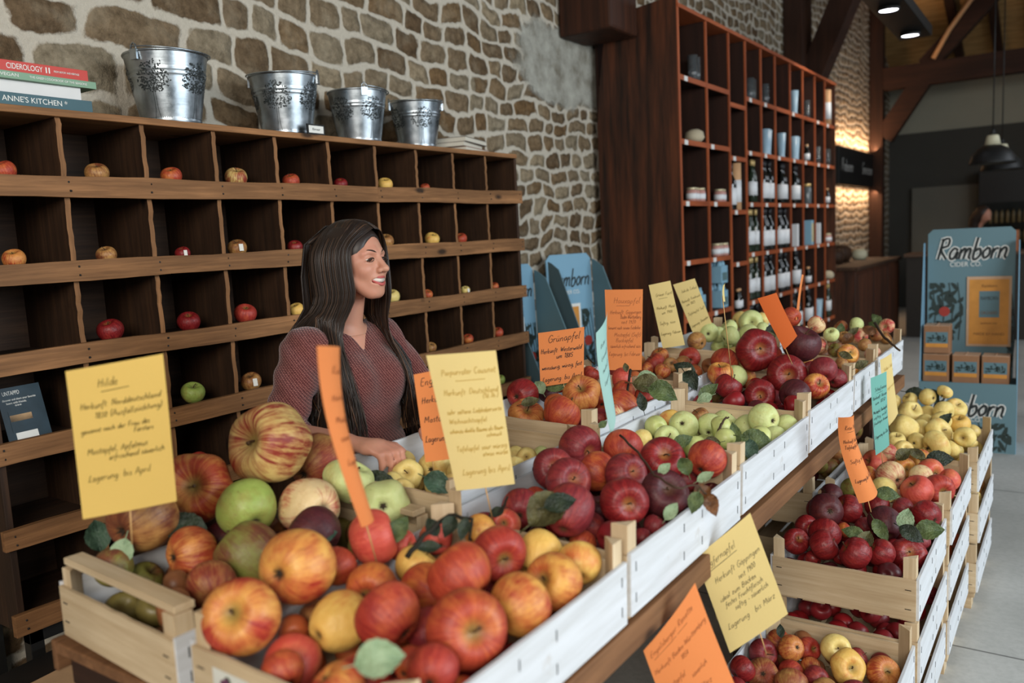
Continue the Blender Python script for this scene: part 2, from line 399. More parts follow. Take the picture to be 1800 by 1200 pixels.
# ------------------------------------------------------------------ display table
def table():
    r = empty('display_table', (-1.1, 2.3, 0)); off = Vector(r.location)
    tag(r, 'long brown wooden table carrying the upper row of apple crates', 'table')
    def P(name, mat, x0, x1, y0, y1, z0, z1, bevel=.003):
        m = MB(); m.box(x0-off.x, x1-off.x, y0-off.y, y1-off.y, z0, z1); return m.obj(name, MAT[mat], r, bevel=bevel)
    P('tabletop', 'table_wood', -1.56, -.66, .70, 4.02, .826, .848)
    P('edge_rail', 'table_wood', -.685, -.648, .64, 4.04, .797, .852)
    P('edge_rail', 'table_wood', -1.575, -1.56, .70, 4.02, .79, .85)
    P('end_rail', 'beam_wood_x', -1.55, -.69, .72, .76, .76, .826)
    for y in (.78, 2.3, 3.94):
        for x in (-1.5, -.80): P('leg', 'beam_wood_z', x-.03, x+.03, y-.03, y+.03, 0, .826)
table()

# ------------------------------------------------------------------ fruit crates
def crate(L, W, H, post, batten=False, white=True, name='fruit_crate', end_white=False):
    """open crate, long side along local y; origin in the middle of its underside; +x is the aisle side"""
    r = empty(name)
    wb = MAT['white_board'] if white else MAT['crate_wood_y']
    t = .007
    # one board per side, tops wavering a little
    def board(nm, x0, x1, y0, y1, z0, z1, mats, n=12):
        m = MB(); vs_ = []; alongy = (y1-y0) > (x1-x0)
        for k in range(n+1):
            f = k/n; dz = rng.uniform(-.0012, .0012)
            for q in ((0, 0), (1, 0), (1, 1), (0, 1)):
                if alongy: vs_.append(((x0, x1)[q[0]], y0+(y1-y0)*f, (z0, z1)[q[1]]+(dz if q[1] else 0)))
                else: vs_.append((x0+(x1-x0)*f, (y0, y1)[q[0]], (z0, z1)[q[1]]+(dz if q[1] else 0)))
        fs = [(0, 1, 2, 3)[::-1], tuple(n*4+q for q in (0, 1, 2, 3))]
        for k in range(n):
            for q in range(4): fs.append((k*4+q, k*4+(q+1) % 4, (k+1)*4+(q+1) % 4, (k+1)*4+q))
        if not alongy: fs = [f[::-1] for f in fs]
        m.add(vs_, fs)
        # staples
        if alongy:
            for yy in (y0+.02, y0+.24, y1-.24, y1-.02):
                for zz in (z0+.03, z1-.03):
                    xo = x1 if x1 > 0 else x0
                    m.box(xo-.0006, xo+.0010, yy-.0008, yy+.0008, zz-.009, zz+.009, 1)
        else:
            yo = y0 if y0 < 0 else y1
            for xx in (x0+.02, x1-.02):
                for zz in (z0+.03, z1-.03): m.box(xx-.008, xx+.008, yo-.001, yo+.001, zz-.001, zz+.001, 1)
        return m.obj(nm, [mats, MAT['dark_metal']], r)
    board('long_side', W/2-t, W/2, -L/2+.004, L/2-.004, .008, H, wb)
    board('long_side', -W/2, -W/2+t, -L/2+.004, L/2-.004, .008, H, wb)
    em = MAT['white_board'] if end_white else MAT['crate_wood_x']
    board('end_board', -W/2+t, W/2-t, -L/2, -L/2+t, .008, H-.004, em)
    board('end_board', -W/2+t, W/2-t, L/2-t, L/2, .008, H-.004, em)
    for sx in (-1, 1):
        for sy in (-1, 1):
            m = MB(); a = .034
            x, y = sx*(W/2-t-.001), sy*(L/2-t-.001)
            poly = [(x, y), (x-sx*a, y), (x, y-sy*a)]
            if sx*sy < 0: poly = poly[::-1]
            m.prism(poly, 0, H+post+rng.uniform(-.003, .003)); m.obj('corner_post', MAT['crate_wood_z'] if sx < 0 or not white else MAT['crate_wood_z'], r, bevel=.0012)
    for k in range(5):
        x = -W/2+.045+(W-.09)*k/4
        m = MB(); m.box(x-.032, x+.032, -L/2+.01, L/2-.01, .0, .006); m.obj('bottom_slat', MAT['crate_wood_y'], r)
    if batten:
        for sy in (-1, 1):
            m = MB(); y = sy*(L/2-.03); m.box(-W/2+.01, W/2-.01, y-.018, y+.018, H+post+.003, H+post+.016)
            m.obj('top_batten', MAT['crate_wood_x'], r, bevel=.002)
    return r
CR = {}
def place_crate(key, label, x0, x1, y0, y1, zb, rim, post=.045, rz=0, tilt=0, batten=False, group='fruit crates', cat='crate', end_white=False):
    r = crate(y1-y0, x1-x0, rim-zb, post, batten, end_white=end_white)
    r.location = ((x0+x1)/2, (y0+y1)/2, zb+math.tan(tilt)*(x1-x0)/2); r.rotation_euler = (0, tilt, rz)
    tag(r, label, cat, group); CR[key] = (r, x0, x1, y0, y1, zb, rim); return r
TL = math.radians(1.6)
G1 = 'crates on the table'
place_crate('A1', 'white sided crate of yellow and red apples, nearest on the table edge', -1.075, -.65, .665, 1.255, .852, .975, .045, tilt=TL, group=G1)
place_crate('A2', 'white sided table crate heaped with big dark red apples behind the nearest crate', -1.075, -.65, 1.263, 1.848, .858, .985, .048, tilt=TL, group=G1)
place_crate('A3', 'white sided crate with pale green apples and leaves on the table edge', -1.075, -.65, 1.856, 2.438, .864, .994, .050, tilt=TL, group=G1)
place_crate('A4', 'white sided crate of shiny bright red apples behind the green apple crate', -1.075, -.65, 2.446, 3.02, .870, 1.004, .050, tilt=TL, group=G1)
place_crate('A5', 'short white crate of withered mixed apples, second last on the table edge', -1.075, -.65, 3.03, 3.42, .876, 1.012, .045, tilt=TL, group=G1)
place_crate('A6', 'last white crate at the far end of the table edge', -1.075, -.65, 3.43, 3.99, .880, 1.018, .05, tilt=TL, group=G1)
place_crate('B1', 'crate with a wooden top batten and huge striped apples, left beside the nearest crate', -1.535, -1.125, .70, 1.285, .852, .960, .030, rz=math.radians(-4), batten=True, group=G1)
place_crate('B2', 'white crate of pale yellow apples in front of the smiling woman', -1.505, -1.085, 1.30, 1.86, .875, 1.022, .030, tilt=TL, group=G1)
place_crate('B3', 'crate of orange apples around the sign headed Grünapfel', -1.505, -1.085, 1.92, 2.56, .885, 1.035, .045, tilt=TL, group=G1)
place_crate('B4', 'crate of small red striped apples behind the crate with the sign Grünapfel', -1.51, -1.09, 2.60, 3.16, .90, 1.045, .04, tilt=TL, group=G1)
place_crate('B5', 'crate of pale green apples at the far left of the table', -1.52, -1.09, 3.20, 3.98, .91, 1.06, .04, tilt=TL, group=G1)
r_ = CR['A1'][0]
m = MB(); m.box(-.155, -.075, -.2965, -.2955, .03, .10); lb = m.obj('printed_label', plain('crate_label', (206, 206, 196), .7), r_)
m = MB(); r2_ = random.Random(2)
for k in range(26):
    x, z, q = r2_.uniform(-.135, -.095), r2_.uniform(.045, .088), r2_.uniform(.003, .008)
    m.add([(x+q*math.cos(a), -.2972-.00001*k, z+q*math.sin(a)) for a in [2*PI*i/8 for i in range(8)]], [tuple(range(8))], k % 2)
m.obj('printed_fruit', [plain('print_green', (66, 92, 62), .7), plain('print_plum', (96, 50, 78), .7)], lb)
# lower stacks beside the table
G2 = 'stacked crates beside the table'
def stack(key, x0, x1, y0, y1, pitch, n, labels, base=.07):
    p = empty('wooden_pallet', ((x0+x1)/2, (y0+y1)/2, 0)); tag(p, 'low pallet under the '+labels[0].replace('bottom crate of the ', '').replace('lower crate of the ', ''), 'pallet', 'pallets under the stacks')
    for k in range(3):
        yy = -(y1-y0)/2+.05+k*((y1-y0)-.1)/2
        m = MB(); m.box(-(x1-x0)/2+.02, (x1-x0)/2-.02, yy-.035, yy+.035, 0, .05); m.obj('block', MAT['crate_wood_x'], p)
    m = MB(); m.box(-(x1-x0)/2+.01, (x1-x0)/2-.01, -(y1-y0)/2+.01, (y1-y0)/2-.01, .05, .068); m.obj('deck', MAT['crate_wood_y'], p)
    for i in range(n):
        zb = base+pitch*i; jx = rng.uniform(-.006, .006); jy = rng.uniform(-.004, .004)
        if i == n-1: jx = jy = 0
        place_crate(f'{key}{i}', labels[i], x0+jx, x1+jx, y0+jy, y1+jy, zb, zb+.128, pitch-.132 if i < n-1 else .055, group=G2)
stack('F', -.76, -.35, 1.80, 2.385, .1825, 2, ['lower crate of the nearest stack under the dangling yellow sign', 'top crate of the nearest floor stack with brown yellow apples'])
stack('R', -.755, -.345, 2.40, 2.965, .1825, 3, ['bottom crate of the stack topped with plum red apples', 'middle crate of the stack topped with plum red apples', 'crate of small plum red apples on top of the second floor stack'])
stack('P', -.745, -.33, 2.975, 3.55, .195, 3, ['bottom crate of the stack topped with pink and white apples', 'middle crate of the stack topped with pink and white apples', 'crate of pink and white apples on top of the third floor stack'])
stack('Y', -.73, -.305, 3.56, 4.16, .204, 3, ['bottom crate of the stack topped with lumpy yellow apples', 'middle crate of the stack topped with lumpy yellow apples', 'crate of lumpy yellow apples on top of the farthest floor stack'])
stack('I', -1.19, -.78, 3.0, 3.58, .19, 3, ['bottom crate of the shaded stack under the table', 'middle crate of the shaded stack under the table', 'top crate of the shaded stack under the table behind the hanging orange card'])
# ------------------------------------------------------------------ single-stroke handwriting
# every glyph: width, then strokes as x,y pairs; x-height .5, ascender 1, descender -.4
G_ = {
'a': '.5;.42,.42 .2,.52 .04,.28 .12,.02 .3,.04 .42,.38 .42,.1 .5,0', 'b': '.45;.05,1 .06,.05 .25,-.02 .4,.2 .3,.48 .08,.35',
'c': '.4;.38,.42 .2,.52 .04,.25 .18,0 .38,.1', 'd': '.5;.42,.4 .2,.5 .04,.25 .15,0 .34,.08 .44,.5 .46,1 .42,.2 .5,0',
'e': '.42;.06,.24 .3,.3 .32,.48 .12,.45 .04,.18 .18,-.02 .4,.1', 'f': '.35;.34,.88 .22,1 .15,.7 .12,-.3 .02,-.36|.0,.45 .3,.48',
'g': '.48;.4,.42 .18,.52 .05,.25 .2,.02 .38,.2 .4,.45 .38,-.25 .2,-.42 .05,-.3', 'h': '.48;.06,1 .06,0|.06,.3 .25,.5 .38,.4 .38,.1 .46,0',
'i': '.22;.08,.48 .08,.08 .18,0|.1,.68 .11,.7', 'j': '.25;.15,.48 .14,-.25 .0,-.38|.16,.68 .17,.7', 'k': '.44;.06,1 .06,0|.38,.5 .08,.24 .4,0',
'l': '.24;.08,1 .07,.1 .18,0', 'm': '.7;.05,.48 .06,0|.06,.3 .2,.5 .3,.4 .3,0|.3,.3 .46,.5 .56,.4 .56,.08 .66,0', 'n': '.48;.05,.48 .06,0|.06,.3 .22,.5 .36,.4 .36,.08 .46,0',
'o': '.44;.22,.5 .05,.28 .18,0 .38,.18 .34,.45 .2,.5', 'p': '.46;.06,.5 .04,-.4|.06,.35 .25,.52 .4,.3 .25,.02 .07,.12', 'q': '.46;.4,.42 .18,.52 .05,.25 .2,.02 .38,.2|.4,.48 .4,-.4',
'r': '.36;.06,.48 .07,0|.07,.28 .2,.46 .34,.44', 's': '.36;.32,.44 .15,.5 .08,.36 .28,.18 .2,0 .03,.04', 't': '.32;.14,.85 .13,.1 .28,.02|.0,.55 .3,.58',
'u': '.48;.06,.48 .07,.12 .2,0 .36,.2 .38,.48 .38,.1 .47,0', 'v': '.4;.03,.48 .18,0 .36,.5', 'w': '.6;.03,.48 .14,0 .28,.4 .42,0 .56,.5', 'x': '.4;.04,.48 .36,0|.36,.5 .03,0',
'y': '.44;.05,.48 .12,.12 .3,.15 .38,.48 .3,-.25 .1,-.4', 'z': '.4;.05,.46 .36,.47 .04,.02 .38,.02',
'A': '.66;.02,0 .32,1 .58,0|.14,.34 .5,.36', 'B': '.6;.08,1 .08,0|.08,.98 .4,.95 .4,.6 .1,.54 .48,.45 .45,.05 .08,.02', 'C': '.6;.52,.85 .28,1 .06,.5 .25,0 .52,.12',
'D': '.62;.08,1 .08,0 .4,.08 .56,.5 .4,.94 .08,1', 'E': '.55;.5,.98 .12,.96 .1,.04 .5,.02|.1,.52 .42,.54', 'F': '.5;.08,1 .08,0|.08,.98 .5,1|.08,.52 .4,.54',
'G': '.65;.56,.84 .3,1 .06,.5 .26,0 .55,.12 .56,.45 .34,.45', 'H': '.66;.08,1 .1,0|.52,1 .5,0|.0,.42 .3,.6 .62,.5', 'I': '.25;.1,1 .1,0', 'J': '.4;.3,1 .28,.1 .05,.06',
'K': '.6;.08,1 .08,0|.52,1 .1,.45 .54,0', 'L': '.5;.3,.95 .14,.9 .12,.1 .02,.05 .25,.08 .48,.0', 'M': '.78;.06,0 .12,1 .36,.3 .62,1 .7,0', 'N': '.64;.08,0 .1,1 .5,.02 .52,1',
'O': '.66;.32,1 .06,.55 .3,0 .58,.45 .34,1', 'P': '.56;.1,1 .09,0|.02,.92 .4,1 .46,.65 .1,.48', 'R': '.6;.1,1 .09,0|.02,.92 .4,1 .44,.65 .1,.5 .52,0', 'S': '.52;.46,.88 .2,1 .1,.7 .42,.4 .3,0 .04,.08',
'T': '.6;.3,1 .3,0|.02,.96 .58,1', 'U': '.6;.08,1 .1,.15 .3,0 .5,.2 .52,1', 'V': '.6;.04,1 .28,0 .56,1', 'W': '.86;.04,1 .22,0 .42,.8 .6,0 .82,1', 'X': '.6;.04,1 .54,0|.52,1 .04,0', 'Y': '.56;.04,1 .26,.5 .5,1|.27,.5 .26,0', 'Z': '.56;.05,.98 .5,1 .04,.02 .54,.02',
'0': '.46;.22,.95 .05,.5 .2,0 .4,.45 .24,.95', '1': '.3;.04,.7 .2,.95 .2,0', '2': '.46;.06,.75 .25,.95 .38,.7 .05,.02 .42,.02', '3': '.44;.06,.88 .34,.9 .18,.52 .4,.25 .05,.05', '4': '.46;.3,0 .32,.95 .04,.3 .44,.32',
'5': '.44;.38,.95 .1,.94 .08,.55 .38,.4 .3,.02 .04,.05', '6': '.44;.36,.9 .08,.4 .2,0 .38,.2 .25,.48 .08,.3', '7': '.42;.04,.92 .38,.94 .14,0', '8': '.44;.22,.5 .06,.75 .22,.95 .36,.75 .22,.5 .04,.22 .22,0 .4,.22 .22,.5', '9': '.44;.36,.7 .2,.95 .06,.7 .2,.5 .36,.7 .3,0',
'.': '.2;.08,.0 .1,.03', ',': '.2;.1,.05 .05,-.15', ':': '.24;.1,.08 .11,.1|.1,.38 .11,.4', '-': '.36;.05,.3 .3,.32', '(': '.28;.22,1.05 .06,.5 .2,-.15', ')': '.28;.05,1.05 .2,.5 .04,-.15', "'": '.16;.08,1 .06,.8', ' ': '.34;', '*': '.4;.2,.7 .2,.3|.03,.6 .37,.4|.03,.4 .37,.6', '!': '.2;.1,1 .1,.3|.1,.02 .11,.04',
}
def _glyph(ch):
    um = {'ü': ('u', .5), 'ä': ('a', .5), 'ö': ('o', .5)}
    extra = []
    if ch in um: ch = um[ch][0]; extra = [[(.14, .68), (.15, .74)], [(.3, .7), (.31, .76)]]
    wd, body = G_.get(ch, G_[' ']).split(';'); st = []
    for s_ in body.split('|'):
        if s_.strip(): st.append([tuple(float(q) for q in p.split(',')) for p in s_.split()])
    return float(wd), st+extra
def smooth_line(p, k=3):
    if len(p) < 3: return p
    out = []; n = len(p)
    for i in range(n-1):
        a, b, c, d = p[max(i-1, 0)], p[i], p[i+1], p[min(i+2, n-1)]
        for j in range(k):
            t = j/k
            out.append(tuple(.5*((2*b[q])+(-a[q]+c[q])*t+(2*a[q]-5*b[q]+4*c[q]-d[q])*t*t+(-a[q]+3*b[q]-3*c[q]+d[q])*t**3) for q in (0, 1)))
    out.append(p[-1]); return out
def text_width(s_): return sum(_glyph(c)[0]+.07 for c in s_)
def strokes(s_, x, y, size, slant=.18, jitter=.0, rot=0.0, track=.07):
    """handwritten line starting at (x, y) in card units; size is the ascender height"""
    out = []; cx_ = 0; r_ = random.Random(hash(s_) & 255 if 0 else sum(map(ord, s_)))
    cr, sr = math.cos(rot), math.sin(rot)
    for ch in s_:
        wd, st = _glyph(ch); dy = r_.uniform(-1, 1)*jitter; k = 1+r_.uniform(-1, 1)*jitter
        for l in st:
            q = [((px*k+cx_+py*slant)*size, (py*k+dy)*size) for px, py in l]
            q = smooth_line(q)
            out.append([(x+a*cr-b*sr, y+a*sr+b*cr) for a, b in q])
        cx_ += wd+track
    return out
def ribbon_mesh(mb, lines, wid, surf, mi=0, off=.0004):
    """lines in card units turned into thin ribbons lying on surf(u, v) -> point, normal"""
    for l in lines:
        n = len(l)
        if n < 2: continue
        vs_ = []
        for i, (x, y) in enumerate(l):
            a, b = l[max(i-1, 0)], l[min(i+1, n-1)]; dx, dy = b[0]-a[0], b[1]-a[1]; L = math.hypot(dx, dy) or 1e-6
            nx, ny = -dy/L*wid/2, dx/L*wid/2
            for s_ in (1, -1):
                p, nn = surf(x+nx*s_, y+ny*s_); vs_.append(p+nn*off)
        mb.add(vs_, [(2*i, 2*i+1, 2*i+3, 2*i+2) for i in range(n-1)], mi)
def flat_surf(o, u, v):
    """plane at o with unit axes u (right), v (up)"""
    o, u, v = Vector(o), Vector(u).normalized(), Vector(v).normalized(); nn = u.cross(v)
    return lambda x, y: (o+u*x+v*y, nn)

def paper(name, rgb):
    t = NT(name); co = t.coord(); a = t.noise(co, 300, 2); b = t.noise(co, 12, 3)
    c = hx(*rgb); d = tuple(v*.9 for v in c[:3])+(1,)
    col = t.mix(t.math('MULTIPLY', t.math('ADD', a, b), .5), d, c)
    t.fin(col, .8, 0, .2); t.b.inputs['Subsurface Weight'].default_value = 0
    # paper lets some light through
    tr = t.new('ShaderNodeBsdfTranslucent'); t.set(tr.inputs[0], col)
    mx = t.new('ShaderNodeMixShader'); mx.inputs[0].default_value = .25
    t.l.new(t.b.outputs[0], mx.inputs[1]); t.l.new(tr.outputs[0], mx.inputs[2]); t.l.new(mx.outputs[0], t.o.inputs[0])
    MAT[name] = t.m
paper('paper_yellow', (228, 194, 108)); paper('paper_pale', (236, 214, 146)); paper('paper_orange', (240, 150, 88)); paper('paper_deep_orange', (206, 100, 44)); paper('paper_teal', (128, 192, 180)); paper('paper_mint', (176, 216, 208))
plain('ink_black', (26, 24, 26), .6, var=0); plain('ink_olive', (96, 80, 22), .6, var=0); plain('ink_brown', (140, 76, 40), .6, var=0); plain('ink_gold', (176, 140, 50), .6, var=0)
plain('skewer_wood', (190, 150, 96), .6)

def card(label, quad, depth, yaw, paper_m, ink, lines, bow=.006, lw=.0012, stick=None, rule=None, group='handwritten price cards', twist=0, title_rule=True, back=False):
    """a bowed paper card. quad: four photo corners (tl, tr, br, bl); the card stands in the vertical plane whose
    normal is turned yaw degrees from the viewing line, at the given distance of its centre"""
    mx_ = sum(p[0] for p in quad)/4; my_ = sum(p[1] for p in quad)/4
    d = ray(mx_, my_); cpt = _c()+d*(depth/ (d@RW[:, 2] if 0 else FPX))
    hd = Vector((d[0], d[1], 0)).normalized(); nn = Matrix.Rotation(math.radians(yaw), 3, 'Z') @ (-hd)
    P = []
    for px, py in quad:
        r_ = Vector(ray(px, py)); tt = (Vector(cpt)-Vector((0, 0, CAM_H))).dot(nn)/r_.dot(nn); P.append(Vector((0, 0, CAM_H))+r_*tt)
    tl, tr, br, bl = P
    W_ = ((tr-tl).length+(br-bl).length)/2; H_ = ((bl-tl).length+(br-tr).length)/2
    base = (bl+br)/2
    root = empty('price_card', base); tag(root, label, 'sign', group)
    def surf(x, y):            # x across in metres from the left, y up from the bottom
        u, v = x/W_, y/H_
        p = (bl*(1-u)+br*u)*(1-v)+(tl*(1-u)+tr*u)*v
        return p-base+nn*(bow*4*(v-.5)**2*(1 if v > .5 else .3)+bow*.6*(1-4*(u-.5)**2)), nn
    m = MB(); nu, nv = 6, 14
    for sd, o in ((1, .0), (-1, .00035)):
        vs_ = []
        for j in range(nv+1):
            for i in range(nu+1):
                p, n_ = surf(W_*i/nu, H_*j/nv); vs_.append(p-n_*o)
        fs = [(j*(nu+1)+i, j*(nu+1)+i+1, (j+1)*(nu+1)+i+1, (j+1)*(nu+1)+i) for j in range(nv) for i in range(nu)]
        if sd < 0: fs = [f[::-1] for f in fs]
        m.add(vs_, fs, 0, True)
    m.obj('paper', MAT[paper_m], root)
    m = MB()
    for (s_, fx, fy, sz, rt) in lines:
        st_ = strokes(s_, 0, 0, sz*H_, .22, .06, rt); k_ = min(1.0, (.96-fx)*W_/max(.001, max(q[0] for l in st_ for q in l)))
        st_ = [[(q[0]*k_+fx*W_, q[1]+fy*H_) for q in l] for l in st_]
        ribbon_mesh(m, st_, lw*.82, surf, off=.0006)
    if rule: 
        for (x0, y0, x1, y1) in rule: ribbon_mesh(m, [[(x0*W_, y0*H_), ((x0+x1)/2*W_, (y0+y1)/2*H_), (x1*W_, y1*H_)]], lw, surf, off=.0006)
    if m.v: m.obj('handwriting', MAT[ink], root)
    if stick:
        (sx0, sy0), (sx1, sy1), dd = stick
        a, b = [Vector((0, 0, CAM_H))+Vector(ray(*q))*(((Vector(cpt)-Vector((0, 0, CAM_H))).dot(nn))/Vector(ray(*q)).dot(nn)) for q in ((sx0, sy0), (sx1, sy1))]
        a = a-nn*.002; b = b-nn*.002+Vector(hd)*dd
        m = MB(); m.tube([a-base, b-base], .0014, 6); m.obj('skewer', MAT['skewer_wood'], root)
    return root
def cards():
    R_ = .0
    card('yellow card headed Hilde standing at the left front of the table', [(116, 652), (287, 621), (311, 880), (146, 912)], 1.42, -12, 'paper_yellow', 'ink_olive',
         [('Hilde', .30, .86, .052, .0), ('Herkunft: Norddeutschland', .10, .725, .040, 0), ('1830 (Ausfallzüchtung)', .24, .655, .040, 0), ('genannt nach der Frau des', .08, .565, .034, 0), ('Försters', .62, .52, .034, 0),
          ('Mostapfel, Apfelmus', .12, .42, .04, 0), ('erfrischend säuerlich', .34, .365, .036, 0), ('Lagerung: bis April', .10, .24, .044, 0)],
         .004, .0014, ((228, 890), (232, 960), .01), [(.33, .825, .62, .83)])
    card('tall narrow orange card seen almost edge on in front of the woman', [(534, 608), (574, 611), (646, 905), (630, 927)], 1.28, 66, 'paper_orange', 'ink_brown',
         [('Kaiser', .3, .86, .04, 0), ('Herkunft:', .2, .72, .035, 0), ('Mostapfel', .2, .6, .035, 0), ('säuerlich', .2, .5, .035, 0), ('Lagerung', .2, .36, .035, 0)],
         .02, .0012, ((640, 900), (667, 1000), .0))
    card('pale yellow card headed Purpurroter Cousinot leaning over the second crate', [(749, 624), (871, 615), (905, 850), (802, 862)], 1.60, 4, 'paper_pale', 'ink_gold',
         [('Purpurroter Cousinot', .15, .845, .046, 0), ('Herkunft: Deutschland', .13, .70, .040, 0), ('(16.Jh.)', .7, .66, .036, 0), ('sehr seltene Liebhabersorte', .12, .56, .034, 0), ('Weihnachtsapfel', .12, .49, .036, 0),
          ('schönste dunkle Bäume als Baum-', .10, .42, .031, 0), ('schmuck', .66, .375, .031, 0), ('Tafelapfel saur würzig', .14, .285, .038, 0), ('etwas mürbe', .55, .235, .034, 0), ('Lagerung bis April', .16, .11, .046, 0)],
         .004, .0013, ((852, 850), (868, 925), .02), [(.34, .80, .78, .80)])
    card('orange card beginning Eng half hidden behind the pale yellow card', [(727, 658), (815, 640), (838, 800), (748, 812)], 1.86, 0, 'paper_orange', 'ink_black',
         [('Engelsberger', .10, .86, .085, 0), ('Herkunft: Baden', .08, .66, .07, 0), ('Mostapfel', .08, .44, .07, 0), ('Lagerung: bis März', .05, .22, .07, 0)], .002, .0016, ((760, 805), (762, 830), .01), [(.3, .83, .6, .83)])
    card('orange card headed Grünapfel in bold black writing above orange apples', [(946, 585), (1027, 574), (1026, 668), (950, 680)], 2.62, 0, 'paper_orange', 'ink_black',
         [('Grünapfel', .20, .80, .13, .0), ('Herkunft: Westerwald', .04, .60, .085, 0), ('um 1885', .38, .48, .085, 0), ('weinsäurig, würzig, fest', .05, .30, .078, 0), ('Lagerung: bis April', .05, .08, .085, 0)], .004, .0020, ((990, 670), (995, 700), .01))
    card('thin mint green card seen edge on between two orange cards', [(1040, 585), (1060, 546), (1078, 716), (1072, 766)], 2.05, 62, 'paper_mint', 'ink_black',
         [('Roter', .2, .8, .04, 0), ('Eiserapfel', .2, .68, .035, 0), ('Herkunft', .2, .56, .035, 0), ('Lagerung', .2, .44, .035, 0)], .012, .0009, ((1075, 750), (1077, 790), .01))
    card('tall orange card headed Hauxapfel with faint writing', [(1063, 509), (1130, 508), (1128, 650), (1068, 650)], 2.95, 2, 'paper_orange', 'ink_brown',
         [('Hauxapfel', .22, .83, .068, 0), ('Herkunft: Göppingen', .12, .70, .048, 0), ('Baden-Württemberg', .40, .64, .048, 0), ('seit 1920', .42, .58, .045, 0), ('benannt nach seinem Entdecker', .06, .51, .040, 0),
          ('Mostapfel (Saft)', .22, .42, .048, 0), ('Backapfel', .26, .35, .048, 0), ('säuerlich erfrischend süss', .1, .28, .042, 0), ('Lagerung: bis Februar', .06, .18, .05, 0)], .004, .0013, None, [(.3, .80, .65, .80)])
    card('left one of two pale yellow cards leaning before the bottle shelves', [(1140, 501), (1178, 493), (1204, 606), (1165, 612)], 3.35, 8, 'paper_pale', 'ink_olive',
         [('Grüner Fürst', .2, .80, .05, 0), ('Herkunft: Mosel', .12, .6, .045, 0), ('um 1900', .3, .52, .045, 0), ('Saftig, süss', .1, .36, .045, 0), ('Lagerung: Februar', .06, .2, .045, 0)], .003, .0013, None, [(.3, .76, .7, .76)])
    card('right one of two pale yellow cards leaning before the bottle shelves', [(1183, 500), (1221, 489), (1251, 568), (1220, 590)], 3.7, 8, 'paper_pale', 'ink_olive',
         [('Jakob Lebel', .2, .80, .06, 0), ('Herkunft: Frankreich', .06, .62, .05, 0), ('um 1825', .2, .54, .05, 0), ('Tafelapfel Saft', .1, .36, .05, 0), ('Lagerung: Dezember', .06, .14, .05, 0)], .003, .0013, None)
    card('thin pale card edge sticking up between green and red apples', [(1269, 501), (1272, 497), (1274, 530), (1271, 530)], 2.5, 80, 'paper_pale', 'ink_gold', [], .004, .001, ((1271, 520), (1288, 668), .01))
    card('deep orange card folded over with its blank back to the viewer', [(1330, 524), (1363, 514), (1401, 590), (1378, 614)], 2.72, 30, 'paper_deep_orange', 'ink_brown', [], .006, .001, ((1345, 530), (1393, 640), .0))
    card('thin orange card standing edge on near the far end of the table', [(1408, 482), (1411, 484), (1403, 562), (1398, 562)], 3.4, 78, 'paper_orange', 'ink_brown', [], .004, .001, None)
    # cards hanging below the table edge or stuck in the lower crates
    card('bright orange curled card hanging from the edge over the plum red apples', [(1459, 730), (1486, 724), (1538, 862), (1506, 883)], 2.35, 46, 'paper_orange', 'ink_black',
         [('Roter Stern', .2, .84, .05, 0), ('Herkunft Sachsen', .1, .68, .045, 0), ('Tafelapfel 1830', .1, .61, .045, 0), ('Saftig süss', .15, .44, .045, 0), ('Lagerung bis Juli', .1, .22, .045, 0)], .03, .0011, ((1525, 872), (1532, 900), .0), [(.3, .81, .7, .81)])
    card('teal card hanging below the far table edge', [(1529, 664), (1557, 652), (1563, 782), (1539, 800)], 3.0, 42, 'paper_teal', 'ink_black',
         [('Schafsnase', .2, .80, .05, 0), ('Herkunft: Hessen', .06, .70, .045, 0), ('um 1850', .2, .63, .045, 0), ('Mostapfel, Backapfel', .05, .52, .04, 0), ('saftig, mild', .05, .45, .04, 0), ('fruchtiges Aroma', .05, .38, .04, 0), ('Lagerung bis Dez', .05, .2, .045, 0)], .004, .0011, ((1550, 790), (1552, 815), .01), [(.3, .77, .7, .77)])
    card('pale yellow card hanging just behind the teal card', [(1545, 632), (1565, 620), (1578, 726), (1562, 748)], 3.2, 44, 'paper_pale', 'ink_gold',
         [('Gelber Edel', .2, .8, .05, 0), ('Lagerung', .2, .5, .045, 0)], .006, .001, None)
    card('yellow card ending apfel with neat dark writing below the table edge', [(1222, 978), (1318, 900), (1385, 1078), (1283, 1147)], 1.80, 10, 'paper_pale', 'ink_black',
         [('Jungfernapfel', .02, .83, .062, .02), ('Herkunft Göppingen', .15, .655, .056, .0), ('seit 1900', .50, .555, .05, .0), ('ideal zum Backen', .13, .47, .050, 0), ('festes Fruchtfleisch', .18, .40, .047, 0), ('saftig - säuerlich', .30, .33, .047, 0), ('Lagerung : bis März', .10, .20, .056, 0)],
         .004, .0011, ((1336, 1112), (1348, 1157), .02), [(.12, .79, .62, .80)])
    card('orange card headed Engelsberger Renette at the lowest edge of the view', [(1128, 1138), (1218, 1020), (1296, 1215), (1190, 1300)], 1.62, 18, 'paper_orange', 'ink_brown',
         [('Engelsberger Renette', .06, .86, .055, .0), ('Herkunft Baden-Württemberg', .04, .68, .046, 0), ('1854', .45, .60, .044, 0), ('Mostapfel', .1, .47, .05, 0), ('säuerlich', .5, .40, .044, 0), ('Lagerung bis März', .1, .25, .05, 0)],
         .012, .0012, None, [(.1, .82, .7, .82)])
cards()
